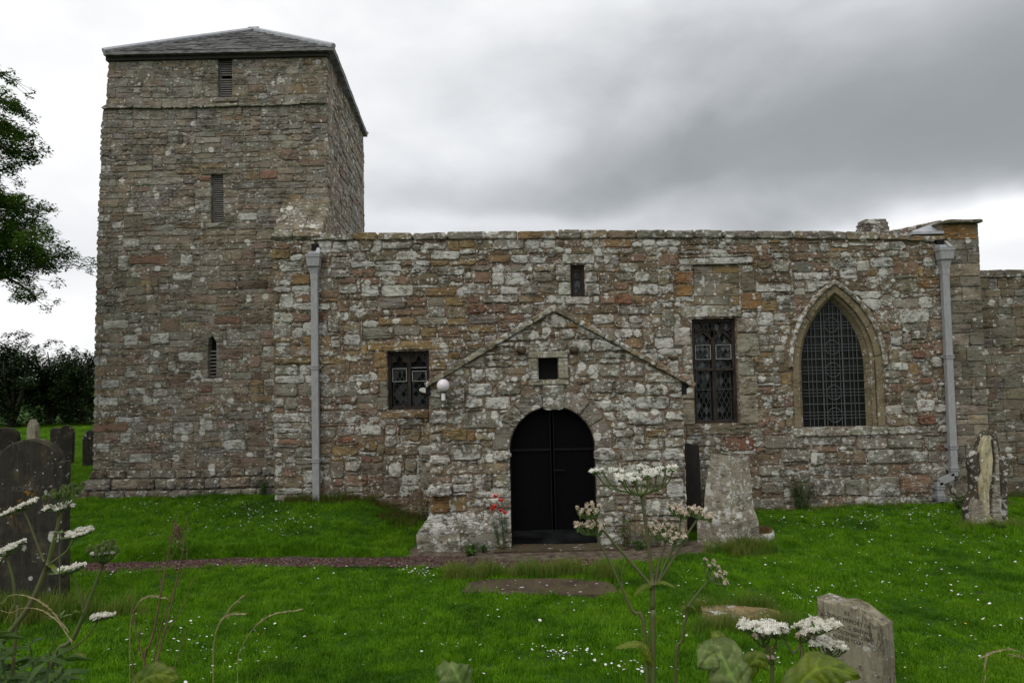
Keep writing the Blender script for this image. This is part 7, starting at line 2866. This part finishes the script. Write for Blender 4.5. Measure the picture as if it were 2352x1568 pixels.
for zx, zy, w, dy in ((640, 190, 230, -.02), (835, 195, 150, .03), (1080, 150, 190, .09), (1200, 200, 180, .04), (1405, 165, 235, .0), (895, 262, 200, -.05), (1030, 235, 200, .01), (1180, 250, 190, -.03), (1290, 232, 170, .0), (1025, 300, 160, -.09), (870, 285, 90, -.08), (560, 205, 90, .0), (1490, 165, 90, .01)):
    p_ = at(1255.6 + zx * .1953, 1041.25 + zy * .1953, Y + dy)
    _heads.append((p_, w * .1953 / 2 * _k * 1.02))
umbel(hog, at(1473, 1137, Y), at(1457, 1086, Y), 98 * _k, 98 * _k, (0, 0), 12, 'w', 1, 0.0056, _heads)
px_umbel(hog, Y, (1364, 1190), (1355, 1170), 76, 34, 13, 'p', 2, 0.15, 0.0038)
px_umbel(hog, Y, (1367, 1229), (1358, 1208), 96, 26, 13, 'p', 3, -0.02, 0.0038)
px_umbel(hog, Y, (1530, 1239), (1533, 1222), 108, 58, 20, 'p', 4, -0.12, 0.0038)
px_umbel(hog, Y, (1564, 1189), (1562, 1172), 66, 28, 12, 'p', 5, -0.35, 0.0037)
px_umbel(hog, Y, (1603, 1190), (1608, 1178), 72, 26, 12, 'p', 6, -0.35, 0.0037)
for (a, b, w, sd) in (((1499, 1342), (1452, 1368), 12, 1), ((1502, 1340), (1556, 1350), 9, 2)):
    A, Bp = at(a[0], a[1], Y), at(b[0], b[1], Y)
    leaf_shape(hog, [A, A.lerp(Bp, .4) + Vector((0, -.01, .012)), Bp], w * Y / FPX * 1.6, 2, 'hog_leaf', sd, name='bract')
A = at(1500, 1528, Y - .01)
leaf_shape(hog, [A, at(1488, 1500, Y - .02), at(1478, 1470, Y - .015)], 26 * Y / FPX, 2, 'hog_leaf', 3, 0.9, 'sheath', Vector((0.3, -1, .2)))
leaf_shape(hog, [at(1484, 1478, Y), at(1450, 1478, Y), at(1412, 1487, Y)], 22 * Y / FPX, 4, 'hog_leaf', 4, 0.2)
stems(hog, Y, [[(1430, 1345, 3), (1428, 1318, 3), (1436, 1296, 2)]], 'hog_green', 'side_shoot')

hog2 = empty('hogweed', bank_foot(1556, 1568, Y + .08), 'thin hogweed stem with one nodding pink umbel beside the tall white one', 'hogweed')
foot = down(1545, Y + .08)
stems(hog2, Y + .08, [[(1545, foot, 9), (1552, 1550, 7), (1566, 1470, 6.5), (1580, 1392, 6)], [(1580, 1392, 6), (1604, 1360, 5), (1630, 1330, 4)]])
px_umbel(hog2, Y + .08, (1628, 1331), (1648, 1312), 70, 60, 11, 'p', 11, -0.75, 0.0037)
for (a, b, w) in (((1580, 1392), (1560, 1404), 14), ((1580, 1390), (1600, 1402), 12)):
    A, Bp = at(a[0], a[1], Y + .08), at(b[0], b[1], Y + .08)
    leaf_shape(hog2, [A, A.lerp(Bp, .5) + Vector((0, 0, .006)), Bp], w * Y / FPX, 2, 'hog_leaf', 7, name='bract')

hog3 = empty('hogweed', bank_foot(1770, 1560, 1.95), 'low hogweed with blush white umbels before the inscribed headstone', 'hogweed')
Y = 1.95
f1, f2 = down(1770, Y), down(1850, Y)
stems(hog3, Y, [
    [(1778, f1, 9), (1772, 1540, 7), (1762, 1500, 6), (1753, 1462, 5)],
    [(1780, f1, 7), (1776, 1540, 5), (1782, 1490, 4), (1784, 1460, 4)],
    [(1850, f2, 9), (1842, 1540, 7), (1840, 1500, 5), (1838, 1465, 4)],
    [(1866, f2, 7), (1863, 1540, 6), (1861, 1490, 5), (1860, 1450, 4)],
    [(1860, f2, 7), (1850, 1540, 6), (1820, 1500, 5), (1800, 1462, 4)],
    [(1900, f2, 7), (1904, 1540, 5), (1902, 1505, 4)],
])
px_umbel(hog3, Y, (1756, 1466), (1748, 1436), 126, 34, 16, 'w', 21, 0.03, 0.0060)
px_umbel(hog3, Y, (1784, 1466), (1780, 1444), 74, 26, 10, 'w', 22, -0.2, 0.0056)
px_umbel(hog3, Y, (1752, 1485), (1748, 1462), 58, 16, 9, 'p', 23, 0.0, 0.0038)
px_umbel(hog3, Y, (1860, 1455), (1872, 1434), 110, 32, 14, 'w', 24, 0.15, 0.0060)
px_umbel(hog3, Y, (1840, 1475), (1850, 1460), 60, 20, 8, 'p', 25, 0.0, 0.0050)
px_umbel(hog3, Y, (1902, 1508), (1902, 1476), 104, 36, 13, 'w', 26, -0.15, 0.0058)
px_umbel(hog3, Y, (1775, 1525), (1758, 1512), 44, 10, 7, 'p', 27, 0.0, 0.0042)

# broad leaves standing up at the bottom edge
def big_leaf(px_pts, Y, wpx, lobes, mat, seed, label, curl=0.4, nrm=Vector((0, -1, .35)), stem=None):
    foot_ = bank_foot(px_pts[0][0], 1568, Y)
    t_ = empty('hogweed_leaf', foot_, label, 'leaf', 'broad leaves at the lower edge')
    P = [at(x, y, Y + d) for x, y, d in px_pts]
    leaf_shape(t_, P, wpx * Y / FPX, lobes, mat, seed, curl, 'leaf_blade', nrm)
    mb_ = MB()
    mb_.tube(smooth_path([foot_ - Vector((0, 0, .03)), (foot_ + P[0]) / 2 + Vector((0, -.03, 0)), P[0], P[0].lerp(P[1], .6)], 4), 0.005, 6)
    mb_.build('leaf_stalk', M['hog_stem'], t_)
    return t_


big_leaf([(1075, 1640, 0), (1062, 1580, -.02), (1040, 1530, -.01), (1018, 1512, .05)], 1.8, 96, 3, 'hog_leaf_pale', 1, 'folded yellow-green leaf below the middle of the lawn', 0.9, Vector((0.5, -1, .3)))
big_leaf([(1730, 1640, 0), (1685, 1560, 0), (1650, 1500, .03), (1606, 1530, .0)], 1.7, 104, 4, 'hog_leaf_pale', 2, 'wide mildewed leaf under the blush white umbels', 0.3, Vector((-.2, -1, .5)))
big_leaf([(1780, 1660, 0), (1850, 1555, 0), (1900, 1532, -.02), (1972, 1548, -.08)], 1.7, 84, 3, 'hog_leaf', 3, 'smooth arching green leaf before the inscribed headstone', 0.5, Vector((0, -.9, .7)))
big_leaf([(1665, 1560, 0), (1662, 1500, 0), (1650, 1465, 0), (1630, 1448, .02)], 1.75, 46, 2, 'hog_leaf', 4, 'small pale leaf on a bent stalk above the mildewed one', 0.4)
big_leaf([(1700, 1600, 0), (1722, 1530, 0), (1745, 1515, .0), (1766, 1540, 0)], 1.8, 50, 2, 'hog_leaf', 5, 'drooping dark leaf between the two wide leaves', 0.5)
big_leaf([(300, 1600, 0), (330, 1560, 0), (370, 1548, 0), (410, 1560, 0)], 1.9, 60, 3, 'hog_leaf', 6, 'low leaf at the foot of the dry brown stalk', 0.3)

# hogweed at the left
Y = 2.4
hl = empty('hogweed', bank_foot(20, 1568, Y), 'leaning hogweed with white and green umbels before the big headstone', 'hogweed')
foot = down(-60, Y)
stems(hl, Y, [
    [(-75, foot, 16), (-30, 1530, 14), (5, 1475, 13), (70, 1387, 12), (110, 1296, 11)],
    [(110, 1296, 10), (124, 1240, 8), (144, 1167, 6)],
    [(101, 1289, 5), (82, 1240, 4.5), (65, 1195, 4), (52, 1171, 4)],
    [(112, 1296, 5), (128, 1240, 4), (134, 1175, 4)],
    [(112, 1296, 5), (150, 1268, 4.5), (172, 1235, 4)],
    [(-20, foot, 9), (38, 1440, 7), (36, 1400, 7), (30, 1330, 6), (14, 1277, 5)],
])
px_umbel(hl, Y, (144, 1167), (146, 1130), 96, 44, 17, 's', 31, 0.08, 0.0040)
px_umbel(hl, Y, (52, 1171), (45, 1163), 82, 30, 14, 'w', 32, 0.38, 0.0055)
px_umbel(hl, Y, (134, 1172), (133, 1163), 78, 20, 12, 'w', 33, 0.05, 0.0055)
px_umbel(hl, Y, (172, 1233), (179, 1222), 74, 26, 12, 'w', 34, 0.14, 0.0055)
px_umbel(hl, Y, (14, 1277), (22, 1256), 66, 30, 12, 'w', 35, 0.32, 0.0055)
px_umbel(hl, Y, (0, 1295), (-6, 1280), 40, 24, 8, 'w', 36, 0.2, 0.0055)
leaf_shape(hl, [at(110, 1296, Y), at(122, 1300, Y - .02), at(130, 1310, Y - .03)], 12 * Y / FPX, 2, 'hog_leaf', 5, name='bract')
hl2 = empty('hogweed', bank_foot(112, 1568, Y - .1), 'hogweed with a brown seeding umbel over the gravel path', 'hogweed')
Y2_ = Y - .1
foot = down(90, Y2_)
stems(hl2, Y2_, [
    [(60, foot, 13), (112, 1552, 11), (166, 1469, 10), (193, 1409, 9), (216, 1350, 8), (236, 1296, 6)],
    [(193, 1409, 6), (180, 1355, 4), (163, 1316, 4)],
    [(150, 1500, 4), (200, 1462, 3.5), (225, 1424, 3)],
])
px_umbel(hl2, Y2_, (236, 1296), (240, 1260), 78, 28, 16, 's', 41, 0.0, 0.0040)
px_umbel(hl2, Y2_, (238, 1290), (240, 1270), 70, 8, 8, 'w', 42, 0.0, 0.0037)
px_umbel(hl2, Y2_, (163, 1316), (161, 1304), 68, 20, 12, 'w', 43, 0.12, 0.0055)
px_umbel(hl2, Y2_, (226, 1424), (232, 1414), 54, 16, 10, 'w', 44, 0.05, 0.0052)
leaf_shape(hl2, [at(193, 1409, Y2_), at(178, 1402, Y2_ - .02), at(165, 1404, Y2_ - .03)], 12 * Y / FPX, 2, 'hog_leaf', 5, name='bract')
leaf_shape(hl2, [at(150, 1510, Y2_), at(180, 1500, Y2_ - .02), at(196, 1512, Y2_ - .03)], 14 * Y / FPX, 2, 'hog_leaf', 6, name='bract')

# dry brown stalk
Y = 2.1
dry = empty('dry_stalk', bank_foot(330, 1568, Y), 'bare branching brown dead stalk in front of the lawn', 'dead stalk')
foot = down(325, Y)
stems(dry, Y, [
    [(326, foot, 7), (330, 1560, 5.5), (345, 1480, 5), (356, 1437, 5), (370, 1360, 4), (384, 1285, 3.4), (397, 1225, 2.6), (405, 1180, 2)],
    [(334, 1530, 4), (318, 1470, 2.4), (306, 1412, 2), (296, 1345, 1.5)],
    [(352, 1560, 5), (368, 1490, 4), (386, 1420, 3.4), (404, 1340, 2.6), (420, 1260, 2), (434, 1186, 1.4)],
    [(345, 1568, 4), (360, 1480, 3), (385, 1390, 2.2), (425, 1300, 1.6), (430, 1240, 1)],
    [(372, 1350, 2.4), (366, 1320, 2), (364, 1300, 1.6)],
    [(306, 1412, 2), (300, 1470, 1.6), (304, 1530, 1.6), (308, 1568, 1.8)],
    [(370, 1470, 2.4), (410, 1410, 1.8), (436, 1350, 1.2), (460, 1300, 1)],
    [(384, 1290, 2), (400, 1270, 1.6), (418, 1222, 1.2)],
    [(318, 1500, 1.8), (322, 1450, 1.4), (320, 1420, 1)],
    [(388, 1568, 2.4), (405, 1520, 2), (432, 1440, 1.4)],
], 'dry')
mb = MB()
rr = random.Random(6)
for _ in range(60):
    c = at(408 + rr.gauss(0, 5), 1226 + rr.gauss(0, 12), Y)
    mb.tube([c, c + Vector((rr.uniform(-.012, .012), rr.uniform(-.01, .01), rr.uniform(-.012, .012)))], [0.0025, 0.001], 3)
mb.build('seed_cluster', M['dry'], dry)


# nodding grass heads
def seed_grass(line, Y, label, seed, head=(0.6, 1.0), wpx=8):
    rr = random.Random(seed)
    f0 = bank_foot(line[0][0], 1568, Y)
    t_ = empty('grass_stalk', f0, label, 'grass stalk', 'seeding grass stalks near the camera')
    P = smooth_path([f0] + [at(x, y, Y) for x, y in line], 6)
    mb_ = MB()
    mb_.tube(P, 0.0008, 4)
    mb_.build('stem', M['straw'], t_)
    mb_ = MB()
    n = len(P)
    for i in range(int(n * head[0]), n):
        for _ in range(4):
            p = P[i].lerp(P[min(n - 1, i + 1)], rr.random())
            d = (P[min(n - 1, i + 1)] - P[max(0, i - 1)]).normalized()
            q = p + d * rr.uniform(.010, .022) + Vector((rr.gauss(0, 1), rr.gauss(0, 1), rr.gauss(0, 1))) * wpx * Y / FPX * .17
            mb_.tube([p, p.lerp(q, .6), q], [0.0006, 0.0011, 0.0003], 4)
    mb_.build('seed_head', M['straw'], t_)


for i, (ln, Y_, lab) in enumerate((
        ([(488, 1560), (492, 1470), (506, 1430), (530, 1395), (551, 1375)], 2.0, 'straw grass head curving up to the right, left of centre'),
        ([(490, 1568), (494, 1460), (505, 1428), (528, 1412), (552, 1410)], 2.05, 'shorter straw grass head bent flat under another'),
        ([(545, 1580), (555, 1490), (585, 1440), (625, 1412), (678, 1401)], 2.0, 'longest straw grass head stretching flat to the right'),
        ([(-20, 1480), (10, 1380), (50, 1366), (105, 1390), (150, 1440)], 2.0, 'arching rusty grass head across the big headstone'),
        ([(-30, 1480), (30, 1405), (85, 1398), (130, 1425), (160, 1465)], 2.05, 'lower arching grass head over the left weeds'),
        ([(298, 1560), (300, 1430), (318, 1385), (345, 1370), (372, 1372)], 2.1, 'pale oat-like grass beside the dry brown stalk'),
        ([(2390, 1560), (2360, 1510), (2330, 1492), (2295, 1494), (2262, 1506)], 2.0, 'grass head drooping leftwards at the right edge'),
        ([(2385, 1568), (2372, 1540), (2350, 1512), (2330, 1505)], 2.05, 'thin grass head hanging at the very right edge'),
        ([(2262, 1600), (2264, 1560), (2262, 1535), (2266, 1510)], 2.1, 'upright grass head at the lower right corner'))):
    seed_grass(ln, Y_, lab, i, (0.55 if i not in (8,) else 0.7, 1))

# undergrowth at the lower left and a loose fringe of blades along the bottom edge
M['under'] = leaf_mat('undergrowth_leaf', (0.022, 0.060, 0.008), (0.070, 0.130, 0.020), 0.35, 16.0, 0.5)
rr = random.Random(12)
V, F, S = [], [], MB()
for _ in range(44):
    px = rr.uniform(-60, 170) if rr.random() < .85 else rr.uniform(100, 260)
    Y = rr.uniform(1.9, 2.8)
    topy = 1430 + rr.uniform(20, 170) + max(0, px) * .45
    tp = at(px, topy, Y)
    f0 = Vector((tp.x + rr.uniform(-.1, .1), Y, gz(tp.x, Y)))
    P = smooth_path([f0, f0.lerp(tp, .6) + Vector((rr.uniform(-.05, .05), 0, 0)), tp], 5)
    S.tube(P, [0.003] * len(P), 4)
    for i in range(3, len(P)):
        for _k in range(3):
            a = rr.uniform(0, 6.283)
            leaf_quad(V, F, P[i], (math.cos(a), math.sin(a), rr.uniform(-.1, .5)), rr.uniform(.05, .11), rr.uniform(.016, .034), rr, .35)
o = mesh('undergrowth', V, F, M['under'], None, origin=(0, 0, 0), kind='stuff')
S.build('weed_stalks', M['weed_stem'], None, origin=(0, 0, 0), kind='stuff')
# cleavers: one pale green whorled weed before the headstone
cl = empty('cleavers', bank_foot(140, 1568, 2.2), 'pale green whorled weed climbing before the big headstone', 'weed')
stems(cl, 2.2, [[(100, down(100, 2.2), 5), (110, 1560, 4), (122, 1480, 3.4), (135, 1420, 3), (137, 1330, 2.6), (136, 1222, 2)]], 'hog_green')
V, F = [], []
for (px, py) in ((115, 1520), (136, 1418), (137, 1318), (136, 1240), (136, 1225)):
    c = at(px, py, 2.2)
    for k in range(7):
        a = k * .9
        leaf_quad(V, F, c, (math.cos(a), math.sin(a), .35), 0.05 if py > 1300 else .028, 0.012, rr, .1)
mesh('foliage', V, F, M['hog_green'], cl)
pts, scl = [], []
for _ in range(330):
    Y = rr.uniform(2.3, 3.6)
    x = rr.uniform(-2.6, -0.9) if rr.random() < .45 else rr.uniform(-2.6, 2.8)
    pts.append((x, Y, gz(x, Y)))
    scl.append(rr.uniform(1.2, 2.4) if x < -1.2 else rr.uniform(.7, 1.4))
scatter('bank_grass', pts, scl, long_c, 9)

# ------------------------------------------------------------------ trees and hedge
M['tree_leaf'] = leaf_mat('ash_leaf', (0.028, 0.075, 0.007), (0.080, 0.150, 0.018), 0.35, 2.0, 0.5)
M['hedge_leaf'] = leaf_mat('hawthorn_leaf', (0.012, 0.028, 0.006), (0.034, 0.060, 0.012), 0.3, 0.9, 0.6)
M['bark'] = simple_mat('bark', (0.05, 0.042, 0.033), 0.9, 0.4, 6, 0.6, stretch=(4, 4, 1))
M['yellow_leaf'] = leaf_mat('yellowing_leaf', (0.11, 0.14, 0.015), (0.16, 0.17, 0.03), 0.4, 5.0, 0.5)


def leaves_cloud(clumps, n, L, w, seed, up=0.1):
    rr = random.Random(seed)
    V, F = [], []
    tot = sum(c[3] ** 2 for c in clumps)
    for (x, y, z, rad) in clumps:
        for _ in range(max(6, int(n * rad ** 2 / tot))):
            d = Vector((rr.gauss(0, 1), rr.gauss(0, 1), rr.gauss(0, 1)))
            d.normalize()
            p = Vector((x, y, z)) + d * rad * rr.random() ** 0.45
            a = rr.uniform(0, 6.283)
            leaf_quad(V, F, p, (math.cos(a), math.sin(a), rr.uniform(-.5, .6)), L * rr.uniform(.6, 1.3), w * rr.uniform(.7, 1.3), rr, .2)
    return V, F


# ash tree whose boughs hang into the frame at the left
Yt = 10.5
tb = Vector((-11.2, 10.8, gz(-11.2, 10.8)))
tree = empty('ash_tree', tb, 'leafy ash tree hanging into the picture at the left edge', 'tree')
mb = MB()
mb.tube(smooth_path([tb - Vector((0, 0, .2)), tb + Vector((.1, 0, 2)), tb + Vector((.0, .1, 4.5)), tb + Vector((.3, 0, 7.5)), tb + Vector((.4, .1, 10))], 4), [.38] * 4 + [.33] * 4 + [.26] * 4 + [.18] * 4 + [.06], 10)
mb.build('trunk', M['bark'], tree, True)
rr = random.Random(31)
cl = []
limb = MB()
sprays = [  # start height on the trunk, target pixel, spread of leaf clumps along the bough (px radius)
    (6.6, [(-60, 260), (5, 232), (48, 255)], 16), (6.6, [(-40, 300), (20, 300), (66, 325)], 20), (6.2, [(-50, 340), (15, 345), (60, 350)], 17), (6.6, [(-30, 180), (6, 178)], 9),
    (5.6, [(-70, 440), (10, 450), (58, 472)], 20), (5.3, [(-50, 500), (30, 520), (86, 540)], 24), (5.2, [(-40, 480), (20, 480), (55, 500)], 20), (5.0, [(-60, 560), (30, 570), (110, 590), (160, 590)], 20), (4.9, [(-50, 590), (60, 600), (125, 615)], 22),
    (4.7, [(-60, 620), (20, 640), (75, 675), (84, 688)], 13), (4.8, [(-40, 600), (10, 610), (50, 640)], 20), (5.5, [(-80, 400), (-10, 395), (25, 380)], 16), (5.0, [(-50, 540), (10, 555), (60, 560)], 22),
]
fine_tw = []
for h0, px, rad in sprays:
    st_ = tb + Vector((.2, 0, h0 - 0.3))
    Yb = Yt + rr.uniform(-.7, .5)
    P = smooth_path([st_] + [at(x, y, Yb + rr.uniform(-.15, .15)) for x, y in px], 5)
    limb.tube(P, [.035 * (1 - i / len(P)) + .004 for i in range(len(P))], 5)
    for i in range(1, len(P)):
        k = Yt / FPX
        for _ in range(3 if i > 3 else 5):
            s = rad * k * rr.uniform(.6, 1.05)
            c = P[i] + Vector((rr.gauss(0, rad * k * .55), rr.gauss(0, .3), rr.gauss(0, rad * k * .5)))
            cl.append((c.x, c.y, c.z, s))
            limb.tube([P[i], c], [.006, .002], 3, False)
for _ in range(420):                                  # the rest of the crown, outside the frame
    a, e = rr.uniform(0, 6.283), rr.uniform(-.5, 1)
    d = 3.0 * rr.random() ** .4
    c = tb + Vector((math.cos(a) * d * .7 - 0.9, math.sin(a) * d, 6.3 + e * 3.2))
    if c.x / c.y > -0.80 and c.y > 0:
        continue
    cl.append((c.x, c.y, c.z, rr.uniform(.3, .55)))
limb.build('bough', M['bark'], tree)
inside = [c for c in cl if c[3] < .3]
outside = [c for c in cl if c[3] >= .3]
V, F = leaves_cloud(inside, 46000, .060, .026, 8)
V2, F2 = leaves_cloud(outside, 22000, .10, .05, 9)
k_ = len(V)
V += V2
F += [tuple(i + k_ for i in f) for f in F2]
mesh('crown', V, F, M['tree_leaf'], tree)
# hawthorns and hedge beyond the churchyard
bush_specs = [  # centre px, top py, half width px, distance, label
    (28, 772, 70, 27.5, 'sprawling dark hawthorn at the left edge of the far hedge'),
    (118, 792, 62, 29.0, 'rounded dark hawthorn in the middle of the far hedge'),
    (192, 808, 48, 28.2, 'dense bright-tipped bush beside the left side of the tower'),
    (-70, 800, 90, 28.5, 'dark hedge tree mostly outside the left edge'),
]
for i, (cxp, ty, hwp, Y, lab) in enumerate(bush_specs):
    c = at(cxp, 900, Y)
    k = Y / FPX
    z0 = gz(c.x, Y)
    zt = at(cxp, ty, Y).z
    base = Vector((c.x, Y, z0))
    t_ = empty('hawthorn', base, lab, 'tree', 'hawthorns along the far hedge')
    rr = random.Random(50 + i)
    tk, cl = MB(), []
    hw = hwp * k
    for _ in range(9):
        a = rr.uniform(0, 6.283)
        tp = base + Vector((math.cos(a) * hw * rr.uniform(.2, .9), math.sin(a) * .8, (zt - z0) * rr.uniform(.55, .95)))
        tk.tube(smooth_path([base, base.lerp(tp, .5) + Vector((rr.uniform(-.2, .2), 0, .2)), tp], 4), [.09, .08, .07, .06, .05, .045, .035, .03, .02], 5)
    tk.build('trunk', M['bark'], t_)
    for _ in range(95):
        u = rr.uniform(-1, 1)
        top = z0 + (zt - z0) * (1 - .30 * abs(u) ** 2.2) * (0.95 + 0.1 * noise.noise((u * 3 + i * 7, 0.2, 0)))
        z = z0 + .1 + (top - z0 - .25) * rr.random() ** .7
        cl.append((base.x + u * hw, Y + rr.uniform(-.9, .9), z, rr.uniform(.22, .42)))
    for _ in range(26):                                # loose shoots on top
        u = rr.uniform(-1, 1)
        top = z0 + (zt - z0) * (1 - .30 * abs(u) ** 2.2)
        cl.append((base.x + u * hw, Y + rr.uniform(-.5, .5), top + rr.uniform(-.1, .22), rr.uniform(.08, .16)))
    V, F = leaves_cloud(cl, 12000, .13, .075, 60 + i)
    mesh('crown', V, F, M['hedge_leaf'], t_)
# low hedge and dark bank under the hawthorns
V, F = [], []
cl = []
rr = random.Random(71)
for _ in range(260):
    x = rr.uniform(-34, -15.5)
    Y = 29.6 + rr.uniform(-.5, .8)
    cl.append((x, Y, gz(x, Y) + rr.uniform(0, 2.6), rr.uniform(.3, .55)))
V, F = leaves_cloud(cl, 14000, .16, .10, 73)
mesh('hedge', V, F, M['hedge_leaf'], None, origin=(-24, 29.6, .6))
tag(bpy.data.objects['hedge'], 'continuous dark green hedge under the far hawthorns', 'hedge')
